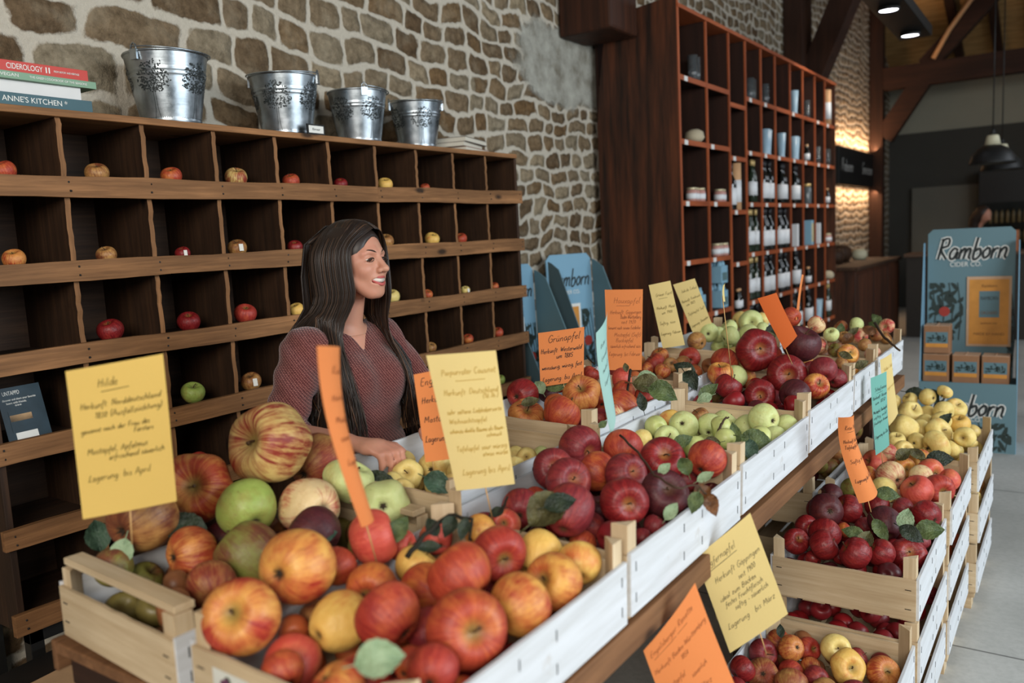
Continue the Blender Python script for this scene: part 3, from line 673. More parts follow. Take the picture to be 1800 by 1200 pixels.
# ------------------------------------------------------------------ apples
def apple_mat(name, ground, ground2, blush, blush2, amount, stripe=.5, speck=.3, cav=(120, 104, 50), rough=.42, dull=0.0):
    t = NT(name); co = t.coord(); rnd = t.new('ShaderNodeObjectInfo').outputs['Random']
    w_ = t.math('MULTIPLY', rnd, 57.0)
    sx = t.new('ShaderNodeSeparateXYZ'); t.set(sx.inputs[0], co)
    rad = t.math('SQRT', t.math('ADD', t.math('POWER', sx.outputs[0], 2.0), t.math('POWER', sx.outputs[1], 2.0)))
    rs = t.math('MAXIMUM', rad, .02)
    cb = t.new('ShaderNodeCombineXYZ'); t.set(cb.inputs[0], t.math('DIVIDE', sx.outputs[0], rs)); t.set(cb.inputs[1], t.math('DIVIDE', sx.outputs[1], rs)); t.set(cb.inputs[2], t.math('MULTIPLY', sx.outputs[2], .22))
    st = t.noise(cb.outputs[0], 7.5, 5, .7, .25, w=w_)                # streaks running from stem to calyx
    big = t.noise(co, .85, 2, .5, w=w_); mid = t.noise(co, 3.0, 4, .6, w=w_)
    g = t.mix(t.rng(mid, .3, .7, 0, 1), hx(*ground), hx(*ground2))
    f = t.math('ADD', t.math('MULTIPLY', big, 1.9), t.math('MULTIPLY', t.math('SUBTRACT', st, .5), stripe*1.6))
    f = t.math('ADD', f, t.math('MULTIPLY', t.math('SUBTRACT', mid, .5), .5))
    f = t.math('ADD', f, t.math('MULTIPLY', t.math('SUBTRACT', rnd, .5), .25))
    lo = 1.45-amount*1.0
    mask = t.rng(f, lo-.22, lo+.30, 0, 1)
    n = t.n[-1] if False else None
    bl = t.mix(t.rng(st, .38, .62, 0, 1), hx(*blush), hx(*blush2))
    col = t.mix(mask, g, bl)
    # lenticels
    vo = t.new('ShaderNodeTexVoronoi'); t.set(vo.inputs['Vector'], co); vo.inputs['Scale'].default_value = 13
    col = t.mix(t.rng(vo.outputs['Distance'], .06, .13, speck, 0), col, hx(214, 180, 120))
    # russet round the stem cavity and the calyx
    top = t.math('MULTIPLY', t.rng(rad, .10, .34, 1, 0), t.rng(t.math('ADD', sx.outputs[2], t.math('MULTIPLY', mid, .2)), .2, .5, .0, 1))
    bot = t.math('MULTIPLY', t.rng(rad, .07, .22, 1, 0), t.rng(sx.outputs[2], -.3, -.5, .0, 1))
    col = t.mix(t.math('MULTIPLY', top, .8), col, hx(*cav))
    col = t.mix(t.math('MULTIPLY', bot, .85), col, hx(74, 56, 34))
    blot = t.noise(co, 5.5, 3, .6, w=w_)
    col = t.mix(t.rng(blot, .66, .74, 0, .55), col, hx(106, 74, 44))
    t.bump(t.noise(co, 4, 3, .5, w=w_), .12, .03)
    t.fin(col, t.rng(mid, .3, .7, rough, rough+.16), 0, .4)
    t.b.inputs['Subsurface Weight'].default_value = .06; t.b.inputs['Subsurface Scale'].default_value = .01
    t.b.inputs['Subsurface Radius'].default_value = (1, .45, .25)
    MAT[name] = t.m
apple_mat('ap_yb', (222, 168, 84), (206, 142, 66), (186, 70, 46), (152, 44, 34), .52, .5, .25)
apple_mat('ap_or', (204, 128, 58), (190, 104, 50), (180, 74, 46), (150, 52, 36), .70, .5, .25)
apple_mat('ap_rd', (200, 104, 62), (180, 80, 50), (172, 62, 46), (142, 42, 36), .84, .45, .3)
apple_mat('ap_ye', (226, 186, 100), (214, 168, 82), (206, 120, 60), (196, 96, 50), .18, .4, .15)
apple_mat('ap_pk', (214, 120, 80), (214, 140, 80), (204, 88, 70), (188, 70, 58), .78, .2, .2)
apple_mat('ap_st', (206, 178, 112), (190, 158, 92), (160, 66, 44), (130, 46, 36), .50, 1.3, .1)
apple_mat('ap_os', (206, 140, 74), (184, 116, 58), (170, 74, 40), (150, 54, 34), .55, 1.2, .2)
apple_mat('ap_dr', (170, 70, 50), (140, 44, 40), (136, 46, 48), (104, 30, 36), .88, .5, .35, (150, 90, 50), .42)
apple_mat('ap_cr', (160, 60, 44), (150, 40, 36), (138, 34, 34), (104, 20, 24), .90, .5, .30, (150, 100, 50), .36)
apple_mat('ap_mr', (96, 40, 34), (84, 30, 30), (84, 32, 36), (64, 22, 28), .80, .4, .2, (90, 60, 40), .45)
apple_mat('ap_gr', (152, 168, 84), (132, 150, 66), (156, 132, 70), (140, 110, 60), .16, .3, .3, (110, 110, 60))
apple_mat('ap_gb', (124, 126, 58), (110, 104, 48), (120, 70, 42), (96, 52, 36), .50, .7, .25, (80, 66, 40))
apple_mat('ap_pg', (204, 210, 146), (190, 200, 128), (208, 190, 116), (196, 170, 100), .12, .3, .25, (140, 140, 80))
apple_mat('ap_py', (228, 206, 130), (218, 190, 108), (216, 166, 92), (206, 150, 80), .2, .3, .3, (150, 120, 60))
apple_mat('ap_ro', (224, 198, 150), (214, 184, 130), (190, 70, 66), (168, 54, 54), .46, 1.0, .15, (150, 130, 80))
apple_mat('ap_ru', (176, 132, 74), (150, 104, 58), (150, 66, 40), (120, 48, 34), .5, .9, .3, (80, 60, 34), .5)
apple_mat('ap_bz', (186, 140, 80), (160, 112, 62), (128, 70, 40), (104, 54, 34), .46, .8, .2, (80, 60, 40), .4)
COLW = {'yb': 'yellow and red', 'or': 'orange red', 'rd': 'red', 'ye': 'plain yellow', 'pk': 'pinkish red', 'st': 'striped yellow and red', 'os': 'striped orange', 'dr': 'dark red', 'cr': 'deep red',
        'mr': 'maroon', 'gr': 'green', 'gb': 'brownish green', 'pg': 'pale green', 'py': 'pale yellow', 'ro': 'cream and pink', 'ru': 'brownish russet', 'bz': 'bronze'}
plain('stem_brown', (74, 52, 30), .8); plain('calyx_brown', (52, 40, 26), .9)

def apple_mesh(name, h=.88, taper=.10, rib=.02, lump=.03, seed=0, top=.36, squat=0):
    r_ = random.Random(seed); NS, NR = 40, 26
    ph = [r_.uniform(0, 6.28) for _ in range(6)]
    vs_ = []; fs = []
    for j in range(NR+1):
        th = PI*j/NR
        for i in range(NS):
            a = 2*PI*i/NS
            x = math.sin(th)**.92 if 0 < j < NR else 0
            z = h*math.cos(th)
            z -= top*math.exp(-(th/.36)**2) if th < 1.6 else -.20*math.exp(-((PI-th)/.30)**2)
            tp = 1-taper*(1-math.cos(th))/2
            ribs = 1+rib*math.cos(5*a+ph[0])*(.4+.6*(1-math.cos(th))/2)*math.sin(th)
            lm = 1+lump*(math.sin(a+ph[1])*math.sin(th)+.6*math.cos(2*a+ph[2])*math.sin(th)+.5*math.sin(2*th+ph[3])*math.cos(a+ph[4]))
            rr = x*tp*ribs*lm
            vs_.append((rr*math.cos(a), rr*math.sin(a), z*(1+.4*lump*math.cos(a+ph[5])*math.sin(th))))
    for j in range(NR):
        for i in range(NS):
            i2 = (i+1) % NS; fs.append((j*NS+i, (j+1)*NS+i, (j+1)*NS+i2, j*NS+i2))
    m = MB(); m.add(vs_, fs, 0, True); return m
SHAPES = {
    'n': [apple_mesh('n', .86, .12, .015, .03, s) for s in range(3)],
    't': [apple_mesh('t', 1.02, .20, .03, .04, 5+s) for s in range(2)],
    'f': [apple_mesh('f', .74, .06, .05, .05, 9+s, .34) for s in range(2)],
    'l': [apple_mesh('l', .84, .10, .085, .09, 15+s, .36) for s in range(3)]}
_am = {}
def apple_data(kind, shape, i):
    k = (kind, shape, i % len(SHAPES[shape]))
    if k not in _am: _am[k] = SHAPES[shape][k[2]].mesh('apple', MAT['ap_'+kind])
    return _am[k]
def stem_data(var):
    k = ('stem', var)
    if k not in _am:
        m = MB(); L = [.30, .48, .22][var]; b = [.1, -.16, .05][var]
        m.tube([(0, 0, .46), (b*.15, 0, .46+L*.4), (b*.7, .03, .46+L*.8), (b*1.2, .05, .46+L)], [.035, .028, .03, .05], 7)
        _am[k] = m.mesh('stem', MAT['stem_brown'])
    return _am[k]
def calyx_data():
    if 'cal' not in _am:
        m = MB()
        for k in range(5):
            a = 2*PI*k/5; c, s = math.cos(a), math.sin(a)
            pts = [(0, 0, -.62), (.07*c-.03*s, .07*s+.03*c, -.68), (.15*c, .15*s, -.80), (.07*c+.03*s, .07*s-.03*c, -.68)]
            m.add(pts+[(p[0], p[1], p[2]+.02) for p in pts], [(0, 1, 2, 3), (7, 6, 5, 4), (0, 4, 5, 1), (1, 5, 6, 2), (2, 6, 7, 3), (3, 7, 4, 0)])
        m.lathe([(.0, -.60), (.09, -.62), (.07, -.70), (.0, -.66)], 8)
        _am['cal'] = m.mesh('calyx', MAT['calyx_brown'])
    return _am['cal']
arng = random.Random(5)
def axis_quat(hint):
    """orientation of the stem axis; hint = ('h'|'c', ox, oy) cavity offset seen in the photo"""
    if hint:
        ty, ox, oy = hint; l = math.hypot(ox, oy)
        if l > .95: ox, oy = ox/l*.95, oy/l*.95
        v = Vector(RW @ np.array([ox, oy, -math.sqrt(max(.05, 1-ox*ox-oy*oy))]))
        if ty == 'c': v = -v
    else:
        # cavity turned up and away from the viewer, or sideways
        a = arng.uniform(0, 6.28); v = Vector((math.cos(a)*.8-.35, math.sin(a)*.8+.45, arng.uniform(.0, .9))).normalized()
    q = v.to_track_quat('Z', 'Y'); return q @ Euler((0, 0, arng.uniform(0, 6.28))).to_quaternion()
def make_apple(kind, shape, pos, r, hint=None, name='apple', parts=True, seed=None):
    me = apple_data(kind, shape, arng.randrange(9))
    o = bpy.data.objects.new(name, me); COL.objects.link(o); o.location = pos; o.rotation_mode = 'QUATERNION'; o.rotation_quaternion = axis_quat(hint); o.scale = (r, r, r)
    if parts:
        if not (hint and hint[0] == 'c'):
            s_ = bpy.data.objects.new('stem', stem_data(arng.randrange(3))); COL.objects.link(s_); s_.parent = o
        if (hint and hint[0] == 'c') or not hint:
            s_ = bpy.data.objects.new('calyx', calyx_data()); COL.objects.link(s_); s_.parent = o
    return o
BURIED = []
ORD = ['', 'first', 'second', 'third', 'fourth', 'fifth', 'sixth', 'seventh', 'eighth', 'ninth', 'tenth', 'eleventh', 'twelfth']
def heap(key, lst, zc, rowh, phrase, fill=None, fill_kind='dr', fr=.038, group=None, fill_z=None, rmin=.018):
    """lst: (px, py, diameter px, kind, shape, hint, dz)"""
    r_, x0, x1, y0, y1, zb, rim = CR[key]
    P, R, D = [], [], []
    for it in lst:
        px, py, d, kind = it[:4]; shape = it[4] if len(it) > 4 else 'n'; hint = it[5] if len(it) > 5 else None; dz = it[6] if len(it) > 6 else 0
        p = atZ(px, py, zc+dz); dep = (RW.T @ (np.array(p)-_c()))[2]
        P.append(np.array(p)); R.append(max(rmin, d/2*dep/FPX*1.06)); D.append((px, py, d, kind, shape, hint))
    P = np.array(P); P0 = P.copy(); R = np.array(R); RD = np.array([(p-_c())/np.linalg.norm(p-_c()) for p in P])
    for it in range(190):
        for i in range(len(P)):
            dlt = P[i]-P; dist = np.linalg.norm(dlt, axis=1); ov = (R[i]+R)*(.95 if it < 150 else .985)-dist; ov[i] = -1
            for j in np.where(ov > 0)[0]:
                if j == i: continue
                n_ = dlt[j]/(dist[j]+1e-6); n_ = n_+np.array([0, 0, .15 if P0[i][2]-R[i]*.2 > P0[j][2] else 0])
                P[i] += n_*ov[j]*.26; P[j] -= n_*ov[j]*.26
        for i in range(len(P)):           # hold the apple where it is seen, let it slide nearer or farther
            e = P0[i]-P[i]; al = RD[i]*(e@RD[i]); P[i] += (al*.02+(e-al)*.16)*(1 if it < 150 else 0)
        for i in range(len(P)):           # stay inside the boards, or rest against their top edge
            need = math.sqrt(max(0, R[i]**2-max(0, P[i][2]-rim)**2))+.009 if P[i][2] < rim+R[i] else 0
            P[i][0] = min(max(P[i][0], x0+need), x1-need); P[i][1] = min(max(P[i][1], y0+need), y1-need)
            P[i][2] = max(P[i][2], zb+R[i]+.008)
    # describe every apple by its row and its place in the row, as seen
    scr = [proj(p) for p in P]
    order = sorted(range(len(P)), key=lambda i: -scr[i][1]); rows = []
    for i in order:
        if rows and abs(scr[rows[-1][0]][1]-scr[i][1]) < rowh: rows[-1].append(i)
        else: rows.append([i])
    for ri, row in enumerate(rows):
        row.sort(key=lambda i: scr[i][0])
        for ci, i in enumerate(row):
            px, py, d, kind, shape, hint = D[i]
            o = make_apple(kind, shape, P[i], R[i], hint)
            big = 'large ' if R[i] > np.mean(R)*1.18 else ('small ' if R[i] < np.mean(R)*.8 else '')
            if len(row) == 1: where = f'alone in {ORD[min(ri+1, 12)]} row'
            else: where = f'{ORD[min(ci+1, 12)]} from left in {ORD[min(ri+1, 12)]} row'
            lab = f'{big}{COLW[kind]} apple {where} {phrase}'
            tag(o, lab, 'apple', group)
    # the rest of the heap under them
    if fill:
        Q = list(P); RR = list(R); n = 0; r2 = random.Random(len(key)*7+ord(key[0])+ord(key[1]))
        for _ in range(14000):
            if n >= fill: break
            r = fr*(r2.uniform(.9, 1.1) if _ < 5000 else r2.uniform(.66, .85))
            top = fill_z if fill_z is not None else rim-.006
            p = np.array([r2.uniform(x0+r+.014, x1-r-.014), r2.uniform(y0+r+.014, y1-r-.014), r2.uniform(zb+r+.012, top)])
            dd = np.linalg.norm(np.array(Q)-p, axis=1)
            if key == 'B2' and min(np.linalg.norm(p-np.array(h_)) for h_ in ((-1.42, 1.67, 1.05), (-1.45, 1.43, 1.05), (-1.36, 1.62, 1.03), (-1.38, 1.43, 1.03))) < .11: continue
            if (dd > (np.array(RR)+r)*.985).all():
                if P.size and (np.min(np.linalg.norm((P-p)[:, :2], axis=1)) > .14 and p[2] > zc-.02): continue
                Q.append(p); RR.append(r); n += 1
                BURIED.append((p, r, fill_kind if isinstance(fill_kind, str) else r2.choice(fill_kind)))
H = lambda x, y: ('h', x, y)
K = lambda x, y: ('c', x, y)
heap('A1', [(432, 1092, 128, 'yb', 'n', H(-.12, -.4)), (508, 1150, 112, 'pk', 't', None), (590, 1081, 104, 'ye', 't', None), (528, 1011, 122, 'yb', 'n', K(-.38, .02)), (618, 975, 92, 'pk', 'n', None),
            (650, 1034, 94, 'or', 'n', None), (678, 960, 54, 'pk', 'n'), (669, 1102, 118, 'rd', 'n', None), (634, 1188, 125, 'rd', 'n', None), (812, 1012, 116, 'or', 'n', None, .045), (820, 1120, 146, 'or', 'n', H(.33, -.22), .02),
            (731, 1030, 92, 'or', 't', None, -.01), (714, 986, 78, 'ye', 'n', None), (921, 1058, 112, 'yb', 'n', None, .01), (890, 972, 94, 'rd', 'n', H(.35, .12), .01), (946, 966, 78, 'ye', 't', None), (994, 1020, 102, 'yb', 'n', H(-.65, -.35)),
            (1022, 988, 78, 'ye', 'n', None), (766, 946, 60, 'pk', 'n', None), (755, 1108, 88, 'dr', 'n', None, -.03), (757, 1196, 92, 'rd', 'n', None), (724, 1168, 66, 'or', 'n', None, -.02), (590, 962, 60, 'or', 'n', None, -.02), (545, 1080, 70, 'bz', 'n', None, -.05),
            (850, 930, 60, 'yb', 'n', None), (820, 1215, 80, 'or'), (700, 1250, 110, 'rd'), (560, 1240, 110, 'yb'), (470, 1195, 80, 'or')],
     .975, 38, 'in nearest crate', 60, ['rd', 'or', 'dr'], .040, 'apples in the nearest crate')
heap('B1', [(460, 824, 148, 'st', 'l', H(-.55, -.2), .13), (344, 868, 114, 'os', 'l', H(-.02, -.3), .06), (440, 901, 104, 'gr', 'n', K(.6, .45), .06), (430, 967, 116, 'gb', 't', None, .02), (249, 925, 114, 'bz', 'n', K(-.35, .3), .03),
            (333, 966, 92, 'os', 'l', K(-.62, .05), .02), (568, 808, 104, 'ru', 'n', None, .11), (542, 888, 108, 'ro', 't', K(.62, -.15), .06), (606, 845, 84, 'pg', 'l', None, .07), (668, 890, 86, 'pg', 'l', K(.2, .0), .04), (546, 936, 96, 'mr', 'n', None, .03),
            (378, 925, 72, 'mr', 'n', None, .0), (386, 1016, 84, 'ru', 'n', None, -.01), (290, 1062, 54, 'mr', 'n', None, -.05), (240, 1010, 60, 'gb', 'n', None, -.04), (215, 965, 60, 'gb', 'n', None, -.03), (480, 960, 60, 'mr', 'n', None, -.01), (640, 930, 60, 'gb', 'n', None, .0)],
     .955, 34, 'in left front crate', 60, ['mr', 'gb', 'ru'], .040, 'apples in the left front crate')
heap('A2', [(1019, 785, 77, 'dr', 'n', H(.6, .2), .03), (977, 824, 75, 'dr', 'n', H(0, -.3), .03), (1089, 786, 69, 'rd', 'n', None, .03), (1172, 810, 80, 'cr', 'n', H(0, -.5), .02), (1236, 809, 68, 'rd', 'n', None, .01), (1047, 829, 72, 'or', 'n', None, .02),
            (1097, 832, 75, 'dr', 'n', H(.5, -.3), .03), (999, 846, 82, 'dr', 'n', H(.3, -.3), .03), (1097, 882, 86, 'cr', 'n', H(.15, -.06), .02), (1174, 868, 88, 'mr', 'n', H(.1, -.45), .02), (1001, 900, 90, 'dr', 't', None, .03), (913, 896, 72, 'dr', 'n', None),
            (940, 876, 42, 'or', 'n', None, -.01), (887, 920, 56, 'pk', 'n', H(-.1, -.3), -.01), (1151, 924, 42, 'dr', 'n', None, -.03), (1129, 946, 36, 'dr', 'n', None, -.04), (1023, 952, 50, 'or', 'n', None, -.03), (1042, 925, 48, 'dr', 'n', None, -.04), (1053, 894, 46, 'mr', 'n', None, -.03), (1206, 838, 48, 'dr', 'n', None, -.03)],
     .99, 26, 'in dark red table crate', 26, ['dr', 'mr'], .038, 'apples in the dark red table crate')
heap('B2', [(720, 832, 54, 'py', 'f', H(.1, -.3)), (762, 820, 60, 'py', 'f', None, .01), (768, 852, 52, 'py', 'f', None), (906, 805, 46, 'py', 'f', None), (926, 808, 38, 'py', 'n', H(0, -.4)), (951, 800, 34, 'pg', 'n', None), (896, 824, 48, 'py', 'f', None), (812, 830, 52, 'py', 'f'), (858, 822, 50, 'py', 'n'), (690, 850, 44, 'py', 'n'), (950, 822, 40, 'py', 'n')],
     .985, 20, 'in crate before the woman', 34, 'py', .032, 'apples in the crate before the woman')
heap('A3', [(1202, 748, 52, 'pg', 'n', K(-.3, -.3), .01), (1250, 748, 46, 'pg', 'n', None), (1170, 741, 44, 'ye', 'n', None), (1339, 739, 54, 'pg', 'n', K(.5, .1), .02), (1311, 748, 50, 'pg', 'n', None), (1382, 749, 42, 'pg', 'n', None), (1361, 771, 42, 'pg', 'n', K(0, 0)),
            (1172, 772, 46, 'pg', 'n', H(.05, -.3)), (1134, 774, 38, 'py', 'n', None), (1232, 731, 32, 'bz', 'n', None), (1282, 742, 44, 'pg', 'n', None), (1210, 785, 40, 'pg', 'n', None, -.02), (1255, 790, 40, 'pg', 'n', None, -.03), (1290, 790, 40, 'gb', 'n', None, -.02), (1345, 790, 34, 'pg', 'n', None, -.03), (1150, 795, 34, 'py', 'n', None, -.03)],
     .965, 16, 'in green apple crate', 32, 'pg', .034, 'apples in the green apple crate')
heap('A4', [(1331, 625, 66, 'cr', 'f', H(.1, .0), .05), (1381, 651, 68, 'cr', 'n', H(-.2, -.02), .04), (1412, 614, 62, 'mr', 'n', None, .06), (1281, 684, 48, 'cr', 'n', None, .0), (1329, 692, 54, 'cr', 'n', H(-.2, 0), .0), (1397, 694, 56, 'mr', 'n', None, .0),
            (1450, 658, 46, 'dr', 'n', None, .02), (1436, 676, 46, 'yb', 'n', H(.1, -.4), .01), (1475, 655, 34, 'dr', 'n', None, .0), (1252, 658, 42, 'yb', 'n', None, .0), (1306, 656, 36, 'yb', 'n', None, .0), (1279, 636, 44, 'rd', 'n', None, .01), (1243, 630, 42, 'py', 'n', None, .02), (1225, 652, 40, 'pg', 'n', None, .0), (1237, 684, 36, 'gb', 'n', None, -.01),
            (1350, 600, 30, 'rd', 'n', None, .02), (1372, 612, 28, 'pk', 'n', None, .02), (1428, 640, 36, 'dr'), (1360, 700, 32, 'dr', 'n', None, -.03)],
     1.0, 18, 'in bright red table crate', 26, ['cr', 'mr'], .036, 'apples in the bright red table crate')
heap('B3', [(913, 692, 56, 'cr', 'n', None, .02), (922, 731, 62, 'os', 'l', H(.2, -.6), .0), (988, 728, 68, 'or', 'n', None, .01), (1024, 697, 66, 'os', 'l', H(-.1, -.6), .03), (1108, 713, 60, 'or', 't', None, .0), (1141, 700, 42, 'rd', 'n', None), (1093, 695, 42, 'or', 'n', None, .02),
            (1092, 731, 36, 'ro', 'n', K(.5, .3), -.01), (1039, 656, 30, 'rd', 'n', None, .0), (1096, 665, 40, 'pk', 'n', None, .01), (964, 692, 36, 'mr', 'n', None), (1010, 664, 40, 'os', 'n', None, .01), (1060, 700, 40, 'or'), (1060, 730, 40, 'dr', 'n', None, -.02), (975, 670, 34, 'or')],
     1.035, 18, 'by the Grünapfel card', 16, ['or', 'dr'], .038, 'apples by the card headed Grünapfel')
heap('B4', [(1099, 641, 36, 'os', 'n', None, .01), (1122, 638, 32, 'os', 'n', None), (1150, 638, 36, 'rd', 'n', None), (1160, 626, 32, 'os', 'n', None, .01), (1180, 642, 28, 'ru', 'n', None), (1200, 640, 30, 'ru'), (1212, 629, 38, 'rd', 'n', None, .01), (1136, 650, 28, 'os'), (1165, 652, 28, 'os'), (1082, 652, 28, 'rd')],
     1.035, 12, 'behind the Grünapfel crate', 14, ['os', 'ru'], .032, 'apples behind the crate of orange apples')
heap('B5', [(1246, 584, 35, 'pg', 'n', K(-.3, .2), .02), (1282, 576, 30, 'pg', 'n', None, .02), (1284, 590, 34, 'pg', 'n', None, .01), (1320, 566, 42, 'pg', 'n', H(-.2, 0), .03), (1316, 587, 35, 'pg', 'n', None, .01), (1225, 600, 34, 'bz', 'n', None, .0), (1302, 562, 30, 'py', 'n', None, .03), (1262, 588, 28, 'pg'), (1340, 580, 28, 'pg'), (1345, 560, 24, 'py')],
     1.07, 12, 'in far left green crate', 10, 'pg', .034, 'apples in the far left green crate')
heap('A5', [(1423, 580, 38, 'ro', 'n', None, .06), (1444, 576, 28, 'ro', 'n', None, .06), (1457, 588, 24, 'pg', 'n', None, .05), (1407, 568, 30, 'or', 'n', None, .07), (1493, 620, 34, 'yb', 'n', H(.1, -.3), .0), (1470, 610, 24, 'gb', 'n', None, .02), (1500, 650, 18, 'yb', 'n', None, -.02), (1480, 640, 24, 'ru', 'n', None, .0), (1436, 596, 26, 'ro', 'n', None, .04)],
     1.01, 11, 'in short withered crate', 8, ['ru', 'yb'], .034, 'apples in the short crate')
heap('A6', [(1503, 571, 26, 'pg', 'n', None, .05), (1510, 591, 30, 'ro', 'n', None, .03), (1560, 575, 26, 'ro', 'n', None, .04), (1520, 606, 24, 'ru', 'n', None, .01), (1482, 574, 24, 'ru', 'n', None, .05), (1540, 588, 24, 'ru', 'n', None, .03), (1484, 592, 22, 'bz', 'n', None, .03), (1558, 592, 20, 'ru', 'n', None, .01)],
     1.02, 11, 'in last table crate', 8, ['ru', 'ro'], .034, 'apples in the last table crate')
heap('R2', [(1412, 892, 38, 'cr', 'n', None, .01), (1450, 899, 58, 'mr', 'n', K(-.1, -.1), .03), (1492, 894, 50, 'cr', 'n', None, .02), (1404, 921, 40, 'cr', 'n', H(.2, 0)), (1447, 938, 56, 'cr', 'n', None, .01), (1398, 954, 46, 'cr', 'n', H(.1, -.5)), (1452, 963, 52, 'cr', 'n', None), (1506, 971, 56, 'cr', 'n', None), (1551, 890, 42, 'cr', 'n', None, .01),
            (1558, 922, 58, 'mr', 't', None, .01), (1629, 904, 50, 'cr', 'n', None, .01), (1550, 972, 50, 'cr', 'n', None), (1592, 974, 60, 'cr', 'f', H(-.1, -.45)), (1626, 952, 38, 'dr', 'n', None), (1484, 930, 28, 'or', 'n', None), (1463, 868, 40, 'mr', 'n', None, .01), (1520, 925, 34, 'dr', 'n', None, -.02), (1590, 940, 36, 'dr', 'n', None, -.02), (1590, 890, 36, 'dr'), (1476, 978, 26, 'cr', 'n', None, -.02), (1428, 975, 30, 'cr', 'n', None, -.02)],
     .572, 16, 'in plum red floor crate', 40, ['cr', 'mr'], .034, 'apples in the plum red floor crate')
heap('P2', [(1538, 813, 45, 'pk', 'n', None, .02), (1561, 796, 34, 'ro', 'n', None, .02), (1588, 790, 34, 'py', 'n', H(.1, -.3), .01), (1588, 822, 40, 'yb', 'n', H(.1, 0), .01), (1565, 835, 50, 'ro', 'n', K(.2, .3), .01), (1529, 834, 30, 'yb', 'n', None), (1618, 809, 40, 'yb', 'n', K(-.3, 0), .01), (1634, 829, 46, 'pk', 'n', H(.2, 0), .01),
            (1602, 863, 56, 'pk', 'n', None, .01), (1622, 842, 42, 'ro', 'n', None, .01), (1560, 863, 46, 'py', 't', None, .0), (1663, 859, 54, 'rd', 'n', H(.0, .1), .0), (1680, 846, 40, 'pk', 'n', None, .01), (1500, 860, 40, 'gb', 'n', None), (1530, 860, 34, 'pk'), (1640, 860, 30, 'pk', 'n', None, -.03)],
     .61, 13, 'in pink and white crate', 28, ['pk', 'ro'], .036, 'apples in the pink and white floor crate')
heap('Y2', [(1591, 754, 50, 'py', 'l', None, .01), (1618, 755, 38, 'py', 'n', None, .01), (1600, 725, 42, 'py', 'l', H(.2, -.5), .02), (1646, 783, 50, 'py', 'f', None, .0), (1654, 760, 46, 'py', 'f', H(.3, -.4), .01), (1688, 768, 36, 'py', 'n', None), (1656, 740, 34, 'py', 'l', H(.1, .1), .02), (1630, 721, 36, 'py', 't', None, .02), (1658, 723, 38, 'py', 'f', None, .02),
            (1675, 709, 34, 'py', 'f', H(0, -.6), .02), (1686, 745, 36, 'ye', 'n', None), (1641, 700, 28, 'py', 'n', None, .02), (1578, 703, 26, 'py', 'n', None, .02), (1600, 700, 24, 'py', 'n', None, .02), (1626, 742, 30, 'py', 'n', None), (1655, 695, 24, 'py', 'f', None, .02), (1575, 775, 34, 'py'), (1612, 775, 30, 'py', 'n', None, -.01), (1670, 785, 30, 'py', 'n', None, -.02), (1575, 728, 28, 'py')],
     .655, 12, 'in lumpy yellow crate', 26, 'py', .036, 'apples in the lumpy yellow floor crate')
heap('F1', [(1338, 1148, 50, 'dr', 'n', H(.3, -.2), .01), (1370, 1130, 44, 'os', 'n', None, .02), (1388, 1147, 46, 'os', 'n', K(.3, -.4), .01), (1424, 1140, 42, 'rd', 'n', H(.4, -.3), .01), (1466, 1142, 52, 'py', 'n', H(0, -.3), .02), (1489, 1172, 60, 'ye', 'f', H(.1, -.35), .01), (1340, 1180, 58, 'ru', 'n', K(-.2, -.4)), (1302, 1174, 44, 'cr', 'n', None), (1391, 1177, 44, 'rd', 'n', None, -.01),
            (1392, 1203, 58, 'ru', 'n', None), (1506, 1156, 36, 'dr', 'n', None, -.01), (1430, 1192, 44, 'dr', 'n', K(.2, -.3), -.01), (1552, 1184, 60, 'os', 'n', H(.1, -.6), -.01), (1422, 1168, 34, 'os', 'n', None, -.01), (1290, 1215, 50, 'cr'), (1455, 1215, 50, 'ru'), (1500, 1220, 50, 'dr'), (1340, 1225, 46, 'dr'), (1545, 1225, 46, 'os')],
     .355, 16, 'in lowest visible crate', 30, ['dr', 'ru'], .036, 'apples in the lowest visible crate')
heap('I2', [(1500, 790, 36, 'bz', 'n', None, .0), (1522, 772, 40, 'gb', 'n', None, .02), (1480, 812, 36, 'gb', 'n'), (1440, 815, 34, 'gb', 'n'), (1512, 810, 34, 'ru'), (1470, 790, 30, 'gb'), (1500, 765, 34, 'pg')], .58, 12, 'in shaded inner crate', 10, ['gb', 'mr'], .036, 'apples in the shaded crate under the table')
for k_, kd in (('F0', ['dr', 'cr']), ('R1', ['cr', 'dr']), ('P1', ['dr', 'or']), ('Y1', ['py', 'bz'])):
    r_, x0, x1, y0, y1, zb, rim = CR[k_]; r2 = random.Random(zb*99+y0)
    Q = []
    nm = {'F0': 'in the lower nearest crate', 'R1': 'below the plum red crate', 'P1': 'below the pink and white crate', 'Y1': 'below the lumpy yellow crate'}[k_]
    for _ in range(9000):
        if len(Q) >= 44: break
        r = .034; p = np.array([r2.uniform(x0+r+.01, x1-r-.01), r2.uniform(y0+r+.01, y1-r-.01), r2.uniform(rim-.075, rim-.02)])
        if all(np.linalg.norm(p-q) > 2*r*.96 for q in Q):
            Q.append(p); BURIED.append((p, r, r2.choice(kd)))
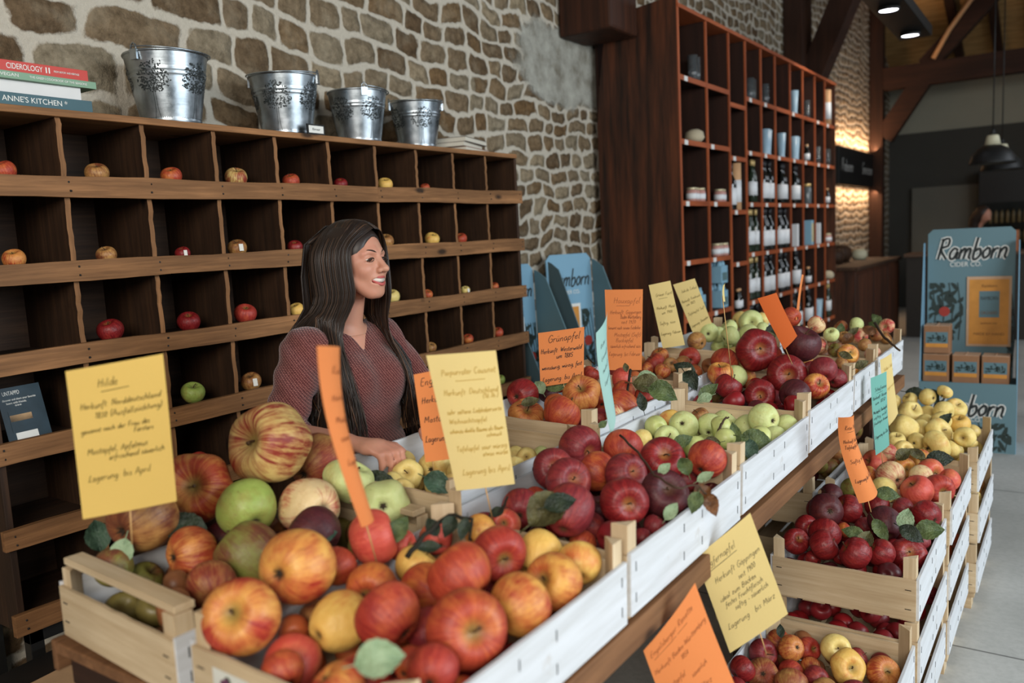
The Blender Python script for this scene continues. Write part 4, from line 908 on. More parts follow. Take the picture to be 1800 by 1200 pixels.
def buried():
    cols = {'rd': (176, 66, 52), 'or': (186, 96, 54), 'dr': (120, 30, 34), 'mr': (78, 26, 30), 'gb': (112, 100, 52), 'ru': (140, 88, 54), 'py': (214, 186, 112), 'pg': (184, 190, 118), 'cr': (130, 24, 28), 'os': (176, 96, 54), 'yb': (206, 140, 76), 'ro': (206, 150, 118), 'pk': (196, 90, 72), 'bz': (160, 112, 62)}
    ks = sorted(set(b[2] for b in BURIED)); m = MB(); bm_ = SHAPES['n'][0]; r2 = random.Random(3)
    V = [Vector(v) for v in bm_.v]
    for p, r, k in BURIED:
        q = Euler((r2.uniform(0, 6), r2.uniform(0, 6), r2.uniform(0, 6))).to_matrix(); pv = Vector(p)
        m.add([pv+(q @ v)*r for v in V], bm_.f, ks.index(k), True)
    o = m.obj('buried_apples', [plain('buried_'+k, cols[k], .4, var=.25, scale=30) for k in ks]); tag(o, 'apples buried deep in the crates, glimpsed between the ones on top', 'apples', None, 'stuff')
buried()
# ------------------------------------------------------------------ apples in the pigeonholes
def cell_apples():
    rows = {0: [(10, 40, 'or'), (175, 40, 'bz'), (305, 36, 'or'), (421, 48, 'st'), (515, 30, 'or'), (600, 24, 'cr'), (680, 27, 'ye'), (747, 18, 'or')],
            1: [(27, 38, 'os'), (190, 34, 'bz'), (322, 26, 'cr'), (421, 33, 'bz'), (520, 26, 'cr'), (682, 28, 'bz'), (763, 26, 'ye'), (812, 22, 'or')],
            2: [(200, 46, 'cr'), (337, 38, 'cr'), (437, 40, 'rd'), (524, 28, 'ye'), (693, 28, 'py'), (752, 20, 'or'), (818, 17, 'py'), (869, 16, 'or')],
            3: [(345, 42, 'gr'), (446, 35, 'bz'), (705, 26, 'cr'), (758, 20, 'bz'), (824, 20, 'or'), (877, 20, 'or')],
            4: [(355, 42, 'rd'), (880, 18, 'gr')]}
    tags_ = {(1, 2), (1, 3), (2, 6), (3, 1)}
    for ri, lst in rows.items():
        z0 = LIPS[ri]-SHELF_DROP
        for ci, (px, d, kind) in enumerate(lst):
            # find the point on the shelf seen at this column
            py = 300
            for _ in range(8):
                p = atX(px, py, -2.545); py += (p.z-(z0+.03))*FPX/3.2*1.0
            p = atX(px, py, -2.545); dep = proj(p)[2]; r = max(.026, min(.043, d/2*dep/FPX*1.08))
            # keep clear of the dividers
            c = int((p.y-CAB_Y0)/PITCH); ylo = CAB_Y0+PITCH*c+.012+r; yhi = CAB_Y0+PITCH*(c+1)-.012-r
            y = min(max(p.y, ylo), yhi) if ylo < yhi else (ylo+yhi)/2
            o = make_apple(kind, 'n', (-2.515-r-.004, y, z0+r*1.0+.001), r, ('h', arng.uniform(-.3, .3), -.85), name='apple')
            col = c+1
            tag(o, f'{COLW[kind]} apple on the {ORD[ri+1]} cabinet shelf, {ORD[col] if col < 10 else "tenth"} cell from left', 'apple', 'sample apples in the pigeonholes')
            if (ri, ci) in tags_:
                m = MB(); m.box(-.2, .2, -.02, .02, -.55, .15)
                t_ = m.obj('paper_tag', plain('tag_white', (214, 212, 204), .8)); t_.parent = o
                t_.rotation_mode = 'QUATERNION'; q = o.rotation_quaternion.inverted() @ Vector((1, -.4, .3)).normalized().to_track_quat('-Y', 'Z'); t_.rotation_quaternion = q
                t_.location = o.rotation_quaternion.inverted() @ (Vector((1, -.3, .25)).normalized()*1.05); t_['label'] = 'small white paper tag'
cell_apples()
# ------------------------------------------------------------------ leaves and twigs
def leaf_mat(name, a, b):
    t = NT(name); co = t.coord(); n1 = t.noise(co, 3, 4, .6); 
    col = t.mix(t.rng(n1, .35, .65, 0, 1), hx(*a), hx(*b))
    t.bump(t.noise(co, 9, 3), .3, .05); t.fin(col, .5, 0, .35); MAT[name] = t.m
leaf_mat('leaf_green', (62, 78, 46), (92, 106, 62)); leaf_mat('leaf_dark', (26, 36, 26), (44, 54, 36)); leaf_mat('leaf_pale', (122, 144, 108), (144, 162, 126)); leaf_mat('leaf_brown', (122, 78, 40), (84, 54, 30)); leaf_mat('leaf_olive', (92, 88, 50), (64, 60, 34)); leaf_mat('leaf_teal', (44, 66, 52), (64, 88, 68))
plain('twig_brown', (66, 48, 32), .85); plain('twig_dark', (34, 30, 20), .9)
def leaf_mesh(seed, wid=.30, curl=.25, fold=.18):
    r_ = random.Random(seed); m = MB(); nl, nw = 12, 6; top = []
    for i in range(nl+1):
        f = i/nl; w_ = wid*(math.sin(PI*min(1, f*1.02)**.85)**.8) if 0 < i < nl else .004
        for j in range(nw+1):
            g = 2*j/nw-1; 
            top.append(Vector((f, g*w_*(1+.04*math.sin(f*40)), -curl*(f-.35)**2+fold*abs(g)*w_*1.2+.02*math.sin(f*9+g*3+seed)+r_.uniform(-.006, .006))))
    n = len(top); vs_ = top+[p-Vector((0, 0, .012)) for p in top]
    fs = []
    for i in range(nl):
        for j in range(nw):
            a = i*(nw+1)+j; fs.append((a, a+nw+1, a+nw+2, a+1)); fs.append((n+a, n+a+1, n+a+nw+2, n+a+nw+1))
    m.add(vs_, fs, 0, True)
    m.tube([(-.22, 0, -.03), (0, 0, -.02), (.5, 0, -.012), (.95, 0, -.11)], [.018, .016, .011, .004], 5, 0)
    return m
_lm = {}
def leaf_data(mat, seed):
    k = (mat, seed % 4)
    if k not in _lm: _lm[k] = leaf_mesh(k[1]*3+1, [.30, .36, .26, .33][k[1]], [.25, .5, -.2, .35][k[1]], [.2, .5, .3, .1][k[1]]).mesh('leaf', MAT[mat])
    return _lm[k]
def put_leaf(px, py, L, ang, mat, z, label, seed=0, tilt=.35, parent=None):
    """leaf whose middle shows at (px, py), L px long, pointing at ang degrees in the photo, lying at height z"""
    c = atZ(px, py, z) if not isinstance(z, Vector) else z; dep = proj(c)[2]; Lm = L*dep/FPX
    a = math.radians(ang)
    dx = Vector(RW @ np.array([math.cos(a), -math.sin(a), .25]))
    nz = (Vector((0, 0, 1))*(1-tilt)+(Vector((0, 0, CAM_H))-c).normalized()*tilt*1.6).normalized()
    dx = (dx-nz*dx.dot(nz)).normalized(); dy = nz.cross(dx)
    o = bpy.data.objects.new('leaf' if parent else 'apple_leaf', leaf_data(mat, seed)); COL.objects.link(o)
    M = Matrix(((dx.x, dy.x, nz.x, 0), (dx.y, dy.y, nz.y, 0), (dx.z, dy.z, nz.z, 0), (0, 0, 0, 1))).to_4x4()
    M.translation = c-dx*Lm*.5; M = M @ Matrix.Diagonal((Lm, Lm, Lm, 1))
    if parent: o.parent = parent; o.matrix_world = M; o.matrix_parent_inverse = Matrix(); o.matrix_basis = Matrix.Translation(-parent.location) @ M
    else: o.matrix_world = M; tag(o, label, 'leaf')
    return o
def put_twig(pts, z, r, label, leaves=(), mat='twig_brown', seed=0):
    P = [atZ(px, py, zz) for (px, py), zz in zip(pts, z)]
    root = empty('leafy_twig' if leaves else 'apple_twig', P[0]); tag(root, label, 'twig')
    m = MB(); Q = [p-P[0] for p in P]; SM = []
    for i in range(len(Q)-1):
        for k in range(4): SM.append(Q[i].lerp(Q[i+1], k/4)+Vector((0, 0, .002*math.sin(i*3+k*2+seed))))
    SM.append(Q[-1]); m.tube(SM, [r*(1-.5*i/len(SM)) for i in range(len(SM))], 6); m.obj('stalk', MAT[mat], root)
    for i, (px, py, L, ang, mt, zz) in enumerate(leaves): put_leaf(px, py, L, ang, mt, zz, None, seed+i, .6, root)
    return root
put_leaf(668, 1158, 92, 8, 'leaf_pale', 1.035, 'pale green leaf lying on a red apple nearest the viewer', 1, .75)
put_leaf(752, 962, 46, 200, 'leaf_dark', 1.03, 'dark curled leaf on the red apples of the nearest crate', 2, .5)
put_leaf(322, 928, 98, 160, 'leaf_dark', 1.015, 'long dark leaf across apples under the card headed Hilde', 0, .6)
put_leaf(172, 940, 60, 110, 'leaf_teal', .995, 'bluish green leaf at the left corner below the card headed Hilde', 1, .8)
put_leaf(212, 975, 60, 250, 'leaf_pale', 1.0, 'greyish green leaf hanging over the front end of the left crate', 3, .8)
put_leaf(572, 940, 44, 20, 'leaf_teal', 1.0, 'small blue green leaf on a maroon apple', 3, .6)
put_leaf(668, 850, 80, -30, 'leaf_dark', 1.01, 'dark leaf beside the ribbed pale green apple', 2, .5)
put_leaf(770, 850, 56, -35, 'leaf_teal', 1.045, 'deep green leaf on the crate rim left of the pale yellow card', 1, .7)
put_twig([(715, 980), (745, 940), (790, 905), (830, 912), (825, 950)], [1.02, 1.05, 1.06, 1.06, 1.03], .005, 'blurred dark dried twig arching over the nearest crate corner', [(700, 930, 60, 60, 'leaf_green', 1.04), (790, 925, 40, 250, 'leaf_dark', 1.05), (815, 930, 44, 260, 'leaf_dark', 1.05), (760, 925, 40, 120, 'leaf_dark', 1.05)], 'twig_dark')
put_twig([(1090, 765), (1122, 795), (1150, 835), (1190, 858), (1225, 852), (1242, 868)], [1.07, 1.07, 1.06, 1.05, 1.04, 1.02], .003, 'long bent twig with green and brown leaves hanging over the crate edge', [(1168, 823, 30, 40, 'leaf_pale', 1.06), (1203, 818, 38, 110, 'leaf_green', 1.06), (1240, 838, 34, 20, 'leaf_pale', 1.04), (1222, 882, 42, 260, 'leaf_green', 1.01), (1250, 885, 46, 290, 'leaf_brown', 1.0), (1238, 866, 30, 240, 'leaf_brown', 1.02), (1228, 862, 30, 250, 'leaf_brown', 1.02)])
put_twig([(870, 908), (885, 890), (893, 872)], [1.0, 1.02, 1.04], .004, 'short dark twig end beside the skewer of the pale yellow card', [(872, 900, 30, 215, 'leaf_dark', 1.01)], 'twig_dark')
put_leaf(965, 895, 92, 38, 'leaf_olive', 1.04, 'crinkled dried brown leaf on the dark red apples', 1, .5)
put_leaf(985, 882, 60, 10, 'leaf_dark', 1.06, 'dark curled dried leaf on a big purple red apple', 3, .5)
put_leaf(1180, 898, 38, 50, 'leaf_pale', 1.0, 'small grey green leaf against the white board under a dark apple', 0, .8)
for i, (px, py, L, a, mt) in enumerate([(1200, 775, 40, 20, 'leaf_green'), (1248, 782, 38, 200, 'leaf_olive'), (1292, 762, 42, 100, 'leaf_green'), (1330, 772, 56, -20, 'leaf_green'), (1320, 792, 44, -80, 'leaf_teal')]):
    put_leaf(px, py, L, a, mt, 1.0, ['green leaf below the pale green apples, left of the twig', 'olive leaf under the pale green apples', 'upright green leaf between pale green apples', 'large crinkled green leaf on the pale green apples', 'dark green leaf tucked behind the corner post of the green crate'][i], i, .7)
put_twig([(1262, 760), (1268, 745), (1275, 735), (1281, 733)], [1.0, 1.01, 1.02, 1.02], .004, 'stubby grey twig standing among the pale green apples')
put_twig([(1108, 650), (1106, 665), (1103, 685), (1106, 700)], [1.10, 1.09, 1.07, 1.05], .005, 'upright dark twig beside the thin mint card', [(1100, 645, 18, 100, 'leaf_olive', 1.10)], 'twig_dark')
put_twig([(1031, 625), (1040, 635), (1046, 640)], [1.12, 1.10, 1.09], .004, 'thin dark twig right of the card headed Grünapfel', (), 'twig_dark')
for i, (px, py, L, a, mt) in enumerate([(980, 677, 42, 10, 'leaf_green'), (948, 680, 30, 120, 'leaf_pale'), (932, 706, 34, 10, 'leaf_olive'), (1138, 661, 34, -10, 'leaf_pale'), (1142, 675, 60, -15, 'leaf_olive'), (1165, 690, 54, -30, 'leaf_green'), (1128, 706, 36, 100, 'leaf_dark'), (1060, 745, 20, 40, 'leaf_green')]):
    put_leaf(px, py, L, a, mt, 1.08 if i < 3 else 1.085, ['green leaf under the card headed Grünapfel', 'pale leaf tip at the left foot of the Grünapfel card', 'olive leaf on the stalk of a ribbed orange apple', 'small pale leaf right of the upright dark twig', 'long olive leaf across the back of the orange apples', 'green leaf hanging near the white corner post', 'dark leaf between two orange apples', 'small green leaf at the foot of the mint card'][i], i, .6)
for i, (px, py, L, a, mt) in enumerate([(1203, 648, 44, 150, 'leaf_dark'), (1214, 668, 40, -60, 'leaf_dark'), (1245, 688, 44, 30, 'leaf_green'), (1238, 700, 30, 210, 'leaf_pale'), (1358, 580, 36, 60, 'leaf_dark'), (1352, 592, 26, 10, 'leaf_olive')]):
    put_leaf(px, py, L, a, mt, [1.07, 1.05, 1.03, 1.02, 1.11, 1.10][i], ['round dark leaf left of the yellowish apple by the red ones', 'dark leaf hanging below the round dark leaf', 'green leaves crumpled behind the yellow end board', 'pale leaf end behind the yellow end board', 'dark leaf between pale green and red apples', 'dry olive leaf beside the big red apple'][i], i, .6)
for i, (px, py, L, a, mt) in enumerate([(1478, 578, 24, 80, 'leaf_green'), (1490, 596, 26, 220, 'leaf_brown'), (1500, 583, 24, 30, 'leaf_olive'), (1528, 580, 26, 150, 'leaf_brown'), (1543, 566, 26, 60, 'leaf_green'), (1536, 572, 22, 140, 'leaf_green'), (1487, 625, 26, -30, 'leaf_olive'), (1462, 600, 22, 60, 'leaf_brown'), (1515, 640, 26, 20, 'leaf_olive')]):
    put_leaf(px, py, L, a, mt, 1.08, ['green leaf', 'brown leaf', 'olive leaf', 'curled brown leaf', 'tall green leaf', 'wide green leaf', 'drooping olive leaf', 'small brown leaf', 'low olive leaf'][i]+' of the withered heap, '+['first', 'third', 'fourth', 'sixth', 'eighth', 'seventh', 'second', 'leftmost', 'fifth'][i]+' from left at the table end', i, .7)
put_twig([(1538, 568), (1552, 590), (1568, 605), (1582, 616)], [1.1, 1.08, 1.06, 1.04], .007, 'withered grey stalk over the far end of the last table crate', [(1540, 560, 24, 120, 'leaf_green', 1.11)])
for i, (px, py, L, a, mt) in enumerate([(1500, 936, 40, 160, 'leaf_green'), (1522, 948, 38, 60, 'leaf_olive'), (1548, 932, 46, -60, 'leaf_green'), (1592, 912, 44, 70, 'leaf_pale'), (1602, 938, 46, -40, 'leaf_dark'), (1634, 932, 50, -5, 'leaf_green')]):
    put_leaf(px, py, L, a, mt, .63, ['leftmost leaf on the plum red apples, mid green', 'olive folded leaf on the plum red apples', 'torn green leaf over a long plum red apple', 'upright pale leaf on the plum red apples', 'dark leaf below the upright pale leaf', 'green leaf reaching over the white side board by plum red apples'][i], i, .7)
for i, (px, py, L, a, mt) in enumerate([(1560, 868, 42, -20, 'leaf_green'), (1588, 798, 30, 30, 'leaf_olive'), (1610, 797, 34, 150, 'leaf_olive'), (1652, 806, 46, -10, 'leaf_dark'), (1612, 692, 38, -20, 'leaf_dark'), (1640, 697, 30, -50, 'leaf_dark'), (1660, 738, 34, 30, 'leaf_dark'), (1580, 735, 24, 20, 'leaf_olive')]):
    put_leaf(px, py, L, a, mt, [.66, .68, .68, .66, .72, .72, .71, .70][i], ['green leaf lying on a cream apple above the plum red crate', 'olive leaf at the foot of the teal card', 'olive leaf right of the foot of the teal card', 'dark leaf against the end board of the yellow crate', 'big dark leaf at the back of the lumpy yellow apples', 'dark leaf pointing down right of the big dark leaf', 'dark stalked leaf amid lumpy yellow apples', 'small olive leaf left among the lumpy yellow apples'][i], i, .7)
put_leaf(1372, 1108, 24, 90, 'leaf_dark', .43, 'dark leaf tuft on top of an apple under the yellow card', 0, .8)
# ------------------------------------------------------------------ tall bottle rack against the stone wall
RX = -2.2; RB = -2.80
RY = [5.22, 5.72, 6.17, 6.54, 6.92, 7.30, 7.74, 8.15, 8.58, 8.96, 9.36]
RZ = [2.57, 2.155, 1.75, 1.35, .96, .56, .16]
def rack():
    r = empty('bottle_rack', (-2.5, 7.29, 0)); off = Vector(r.location)
    tag(r, 'tall reddish brown shelving rack full of bottles along the stone wall', 'shelf')
    def P(name, mats, x0, x1, y0, y1, z0, z1, bevel=.0):
        m = MB(); m.box(x0-off.x, x1-off.x, y0-off.y, y1-off.y, z0, z1)
        if len(mats) > 1: m.m[5 if 0 else 2] = 0
        return m.obj(name, [MAT[q] for q in mats], r, bevel=bevel)
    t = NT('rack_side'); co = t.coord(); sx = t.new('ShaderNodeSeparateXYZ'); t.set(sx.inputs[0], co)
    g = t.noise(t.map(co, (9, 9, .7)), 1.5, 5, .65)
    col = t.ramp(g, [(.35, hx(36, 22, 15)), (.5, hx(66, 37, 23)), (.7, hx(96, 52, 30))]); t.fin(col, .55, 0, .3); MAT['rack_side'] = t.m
    # side with a rounded upper back corner
    m = MB(); poly = [(RB, 0), (RX, 0), (RX, 3.06), (RX-.35, 3.02), (RX-.46, 2.96), (RX-.53, 2.84), (RX-.57, 2.6), (RB, 2.3)]
    M = Matrix(((1, 0, 0, -off.x), (0, 0, 1, -off.y), (0, 1, 0, 0), (0, 0, 0, 1)))
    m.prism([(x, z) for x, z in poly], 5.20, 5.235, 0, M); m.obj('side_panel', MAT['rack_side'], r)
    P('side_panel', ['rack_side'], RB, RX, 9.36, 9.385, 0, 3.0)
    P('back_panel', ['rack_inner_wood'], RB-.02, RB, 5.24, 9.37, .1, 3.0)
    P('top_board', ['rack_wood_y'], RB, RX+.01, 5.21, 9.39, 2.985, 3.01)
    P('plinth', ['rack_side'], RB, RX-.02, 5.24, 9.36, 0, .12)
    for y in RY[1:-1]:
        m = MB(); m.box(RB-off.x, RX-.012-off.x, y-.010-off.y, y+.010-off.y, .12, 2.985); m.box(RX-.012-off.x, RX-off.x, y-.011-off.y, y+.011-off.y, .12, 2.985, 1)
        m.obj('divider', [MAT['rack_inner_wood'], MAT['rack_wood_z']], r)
    m = MB(); m.box(RX-.01-off.x, RX+.004-off.x, 5.205-off.y, 5.235-off.y, 0, 3.05); m.obj('front_edge', MAT['rack_wood_z'], r)
    def zoff(c): return -.055 if c == 2 else 0
    for c in range(10):
        for i, z in enumerate(RZ):
            zz = z+(-.08 if c == 2 and i == 0 else (-.06 if c == 2 else 0))
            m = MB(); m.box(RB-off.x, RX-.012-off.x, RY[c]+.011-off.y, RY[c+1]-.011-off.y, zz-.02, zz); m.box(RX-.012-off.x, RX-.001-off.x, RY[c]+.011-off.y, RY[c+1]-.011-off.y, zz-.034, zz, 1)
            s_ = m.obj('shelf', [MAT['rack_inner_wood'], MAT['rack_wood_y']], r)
            if i > 0 or c in (0, 3, 4, 6, 8, 9):
                m = MB(); yy = RY[c]+.05+rng.uniform(0, .04); m.box(RX-off.x, RX+.003-off.x, yy-off.y, yy+.055-off.y, zz-.036, zz-.004)
                tg = m.obj('price_tag', plain('tag_card', (214, 214, 210), .7), s_)
    return zoff
rack()
def glass_mat():
    t = NT('bottle_glass'); t.fin(hx(14, 16, 12), .08, 0, .7); MAT['bottle_glass'] = t.m
    t = NT('bottle_green'); t.fin(hx(34, 44, 30), .08, 0, .7); MAT['bottle_green'] = t.m
    t = NT('clear_glass'); t.fin(hx(235, 240, 242), .03, 0, .5); t.b.inputs['Transmission Weight'].default_value = .95; MAT['clear_glass'] = t.m
glass_mat()
plain('label_white', (216, 218, 220), .6, var=.03); plain('capsule_gold', (196, 168, 112), .35, .4); plain('capsule_black', (26, 24, 26), .4); plain('label_orange', (206, 120, 60), .6)
plain('box_kraft', (186, 150, 112), .8); plain('box_blue', (126, 166, 186), .7, var=.04); plain('jam_pink', (176, 130, 120), .3); plain('jar_lid', (210, 196, 160), .35, .5); plain('tube_tan', (196, 152, 110), .7); plain('frosted_blue', (150, 176, 192), .3); plain('amber', (196, 110, 40), .25)
def bottle(kind):
    """returns a thing with parts, standing on its origin"""
    o = empty(kind)
    if kind == 'bottle':
        m = MB(); m.lathe([(.0, 0), (.036, .0), (.0385, .008), (.0385, .17), (.034, .20), (.018, .235), (.0145, .25), (.0145, .305), (.016, .306), (.016, .315), (0, .316)], 16); m.obj('glass_body', MAT['bottle_glass'], o)
        m = MB(); m.lathe([(.039, .035), (.0393, .035), (.0393, .15), (.039, .15)], 16, close=True); m.obj('label', MAT['label_white'], o)
        m = MB(); m.lathe([(.0, .262), (.0158, .262), (.0168, .320), (.0, .321)], 12); m.obj('capsule', MAT['capsule_black'], o)
    elif kind == 'slim_bottle':
        m = MB(); m.lathe([(.0, 0), (.030, .0), (.0315, .008), (.0315, .20), (.024, .235), (.014, .26), (.0135, .33), (.0, .331)], 16); m.obj('glass_body', MAT['bottle_green'], o)
        m = MB(); m.lathe([(.032, .06), (.0324, .06), (.0324, .17), (.032, .17)], 16, close=True); m.obj('label', MAT['label_white'], o)
        m = MB(); m.lathe([(.0, .30), (.0155, .30), (.016, .345), (.0, .346)], 12); m.obj('capsule', MAT['capsule_gold'], o)
    elif kind == 'jar':
        m = MB(); m.lathe([(.0, 0), (.032, .0), (.034, .006), (.034, .062), (.029, .07), (0, .07)], 16); m.obj('glass_body', MAT['jam_pink'], o)
        m = MB(); m.lathe([(.0, .07), (.031, .07), (.031, .084), (.0, .085)], 16); m.obj('lid', MAT['jar_lid'], o)
        m = MB(); m.lathe([(.0344, .014), (.0348, .014), (.0348, .048), (.0344, .048)], 16, close=True); m.obj('label', MAT['label_white'], o)
    elif kind == 'beer_glass':
        m = MB(); m.lathe([(.0, 0), (.028, .0), (.030, .004), (.026, .02), (.038, .19), (.0365, .19), (.024, .022), (0, .02)], 18); m.obj('glass_body', MAT['frosted_blue'], o)
    elif kind == 'stacked_tumblers':
        m = MB()
        for z in (0, .035, .07): m.lathe([(.0, z), (.030, z), (.036, z+.10), (.034, z+.10), (.028, z+.006), (0, z+.006)], 16)
        m.obj('glass_body', MAT['clear_glass'], o)
    elif kind == 'tube':
        m = MB(); m.lathe([(.0, 0), (.042, .0), (.042, .36), (.0, .362)], 18); m.obj('tube_body', MAT['tube_tan'], o)
        m = MB(); m.lathe([(.0425, .06), (.0428, .06), (.0428, .23), (.0425, .23)], 18, close=True); m.obj('label', MAT['label_white'], o)
    elif kind == 'four_pack':
        m = MB(); m.box(-.065, .065, -.065, .065, 0, .13); m.obj('carrier', MAT['box_blue'], o, bevel=.004)
        for x in (-.032, .032):
            for y in (-.032, .032):
                m = MB(); m.lathe([(.0, .10), (.022, .10), (.022, .145), (.013, .165), (.013, .18), (0, .181)], 10, M=Matrix.Translation((x, y, 0))); m.obj('bottle_neck', MAT['box_blue'], o)
        m = MB(); m.box(.0652, .066, -.05, .05, .02, .08); m.obj('label', plain('pack_print', (84, 110, 112), .7, var=.25, scale=60), o)
    elif kind == 'gift_box':
        m = MB(); m.box(-.05, .05, -.07, .07, 0, .24); m.obj('carton', MAT['box_blue'], o, bevel=.003)
        m = MB(); m.box(.0502, .051, -.06, .06, .03, .21); m.obj('label', plain('gift_print', (190, 178, 140), .7, var=.2, scale=20), o)
    elif kind == 'small_bottle':
        m = MB(); m.lathe([(.0, 0), (.026, .0), (.028, .006), (.028, .10), (.012, .13), (.012, .15), (0, .151)], 14); m.obj('glass_body', MAT['bottle_glass'], o)
        m = MB(); m.lathe([(.0284, .02), (.0288, .02), (.0288, .08), (.0284, .08)], 14, close=True); m.obj('label', MAT['label_white'], o)
        m = MB(); m.lathe([(.0, .15), (.014, .15), (.014, .17), (.0, .171)], 10); m.obj('cork', MAT['tube_tan'], o)
    elif kind == 'lidded_jar':
        m = MB(); m.lathe([(.0, 0), (.038, .0), (.040, .008), (.040, .15), (.034, .165), (0, .165)], 18); m.obj('glass_body', plain('jar_grey', (90, 96, 98), .15), o)
        m = MB(); m.lathe([(.0, .166), (.037, .166), (.037, .195), (.0, .196)], 18); m.obj('lid', MAT['capsule_gold'], o)
    elif kind == 'carton':
        m = MB(); m.box(-.03, .03, -.03, .03, 0, .21); m.obj('carton_body', MAT['label_white'], o, bevel=.002)
    elif kind == 'round_stone':
        m = MB(); m.lathe([(0, 0), (.05, .004), (.07, .03), (.06, .07), (.03, .088), (0, .09)], 16); m.obj('stone_body', plain('pale_stone', (176, 164, 138), .8), o)
    return o
PROTO = {}
RACK_ITEMS = {  # (column, row): (kind, count, words)
    (0, 0): ('stacked_tumblers', 2), (3, 0): ('stacked_tumblers', 2), (4, 0): ('stacked_tumblers', 1), (6, 0): ('beer_glass', 1), (7, 0): ('stacked_tumblers', 1), (9, 0): ('tube', 1),
    (0, 1): ('round_stone', 1), (4, 1): ('beer_glass', 2), (5, 1): ('beer_glass', 1), (6, 1): ('beer_glass', 2), (7, 1): ('small_bottle', 1), (8, 1): ('stacked_tumblers', 1), (9, 1): ('stacked_tumblers', 1),
    (0, 2): ('jar', 3), (1, 2): ('jar', 2), (2, 2): ('tube', 1), (3, 2): ('slim_bottle', 2), (4, 2): ('bottle', 3), (5, 2): ('bottle', 2), (6, 2): ('bottle', 2), (7, 2): ('lidded_jar', 1), (9, 2): ('small_bottle', 1),
    (1, 3): ('jar', 3), (3, 3): ('slim_bottle', 3), (4, 3): ('bottle', 3), (5, 3): ('bottle', 3), (6, 3): ('carton', 1), (7, 3): ('gift_box', 1), (8, 3): ('carton', 1), (9, 3): ('jar', 2),
    (0, 4): ('four_pack', 1), (1, 4): ('four_pack', 1), (2, 4): ('small_bottle', 2), (3, 4): ('slim_bottle', 3), (4, 4): ('bottle', 3), (5, 4): ('bottle', 3), (6, 4): ('bottle', 2), (7, 4): ('small_bottle', 2), (9, 4): ('round_stone', 1),
    (2, 5): ('small_bottle', 1), (3, 5): ('bottle', 3), (4, 5): ('bottle', 2), (5, 5): ('lidded_jar', 1), (6, 5): ('bottle', 3), (7, 5): ('bottle', 2), (8, 5): ('beer_glass', 2), (9, 5): ('slim_bottle', 2)}
KW = {'bottle': 'dark bottle with white label', 'slim_bottle': 'slim green bottle with gold top', 'jar': 'small jam jar', 'beer_glass': 'frosted tall glass', 'stacked_tumblers': 'stack of clear tumblers', 'tube': 'tan cardboard tube',
      'four_pack': 'blue four bottle carrier', 'gift_box': 'pale blue box', 'small_bottle': 'small corked dark bottle', 'lidded_jar': 'grey jar with gold lid', 'carton': 'slim white carton', 'round_stone': 'round pale stone'}
def stock():
    for (c, i), (k, n) in RACK_ITEMS.items():
        z = RZ[i]+(-.08 if c == 2 and i == 0 else (-.06 if c == 2 else 0)); w_ = RY[c+1]-RY[c]
        for q in range(n):
            if k not in PROTO: PROTO[k] = bottle(k); o = PROTO[k]
            else: o = copy_tree(PROTO[k])
            st = {'bottle': .088, 'slim_bottle': .082, 'jar': .078, 'stacked_tumblers': .085, 'beer_glass': .09, 'small_bottle': .075}.get(k, .1)
            y = RY[c+1]-.06-st*(n-1-q) if n > 1 else RY[c+1]-.14
            if k == 'four_pack': y = RY[c+1]-.13
            o.location = (RX-.046-(.012 if q % 2 else 0)-(.035 if k == 'four_pack' else 0), y, z+.0005); o.rotation_euler = (0, 0, rng.uniform(-.2, .2) if k != 'four_pack' else 0); o.scale = (1.12,)*3 if k in ('jar', 'bottle', 'beer_glass') else (1,)*3
            pos = '' if n == 1 else (['left ', 'right '][q] if n == 2 else ['left ', 'middle ', 'right '][q])
            tag(o, f'{pos}{KW[k]}, rack column {ORD[c+1]} from left, shelf {ORD[i+1]} from top', 'bottle' if 'bottle' in k else k.replace('_', ' '), 'goods in the tall rack')
    o = copy_tree(PROTO['four_pack']); o.location = (RX-.081, RY[2]-.13, RZ[4]+.185); tag(o, 'blue four bottle carrier stacked on another in the second rack column', 'carrier', 'goods in the tall rack')
    o = copy_tree(PROTO['bottle']); o.location = (RX-.05, RY[3]-.24, RZ[2]-.0595); tag(o, 'single dark bottle left of the tan tube in the third rack column', 'bottle', 'goods in the tall rack')
stock()
# ------------------------------------------------------------------ lettering helper for printed things
def lettering(s_, height, width, mat, parent, M, name='lettering', bold=.0, shear=0, align='CENTER'):
    """printed text as flat shapes; M places its local xy plane"""
    cu = bpy.data.curves.new(name, 'FONT'); cu.body = s_; cu.size = height; cu.align_x = align; cu.align_y = 'CENTER'; cu.fill_mode = 'FRONT' if 0 else 'FRONT'; cu.offset = bold; cu.shear = shear; cu.extrude = .0003
    tmp = bpy.data.objects.new('tmp_text', cu); COL.objects.link(tmp)
    me = bpy.data.meshes.new_from_object(tmp.evaluated_get(C.evaluated_depsgraph_get())) if 0 else tmp.to_mesh().copy()
    bpy.data.objects.remove(tmp)
    xs = [v.co.x for v in me.vertices]
    if xs and width:
        w0 = max(xs)-min(xs); k = width/w0
        for v in me.vertices: v.co.x *= k
    me.transform(M); me.materials.clear(); me.materials.append(MAT[mat])
    return link(name, me, parent)
def frame_M(o, u, v):
    u, v = Vector(u).normalized(), Vector(v).normalized(); n = u.cross(v)
    return Matrix(((u.x, v.x, n.x, o[0]), (u.y, v.y, n.y, o[1]), (u.z, v.z, n.z, o[2]), (0, 0, 0, 1)))
plain('print_white', (222, 222, 216), .6, var=0); plain('print_dark', (36, 42, 42), .6, var=0); plain('print_brown', (120, 80, 40), .6, var=.1)
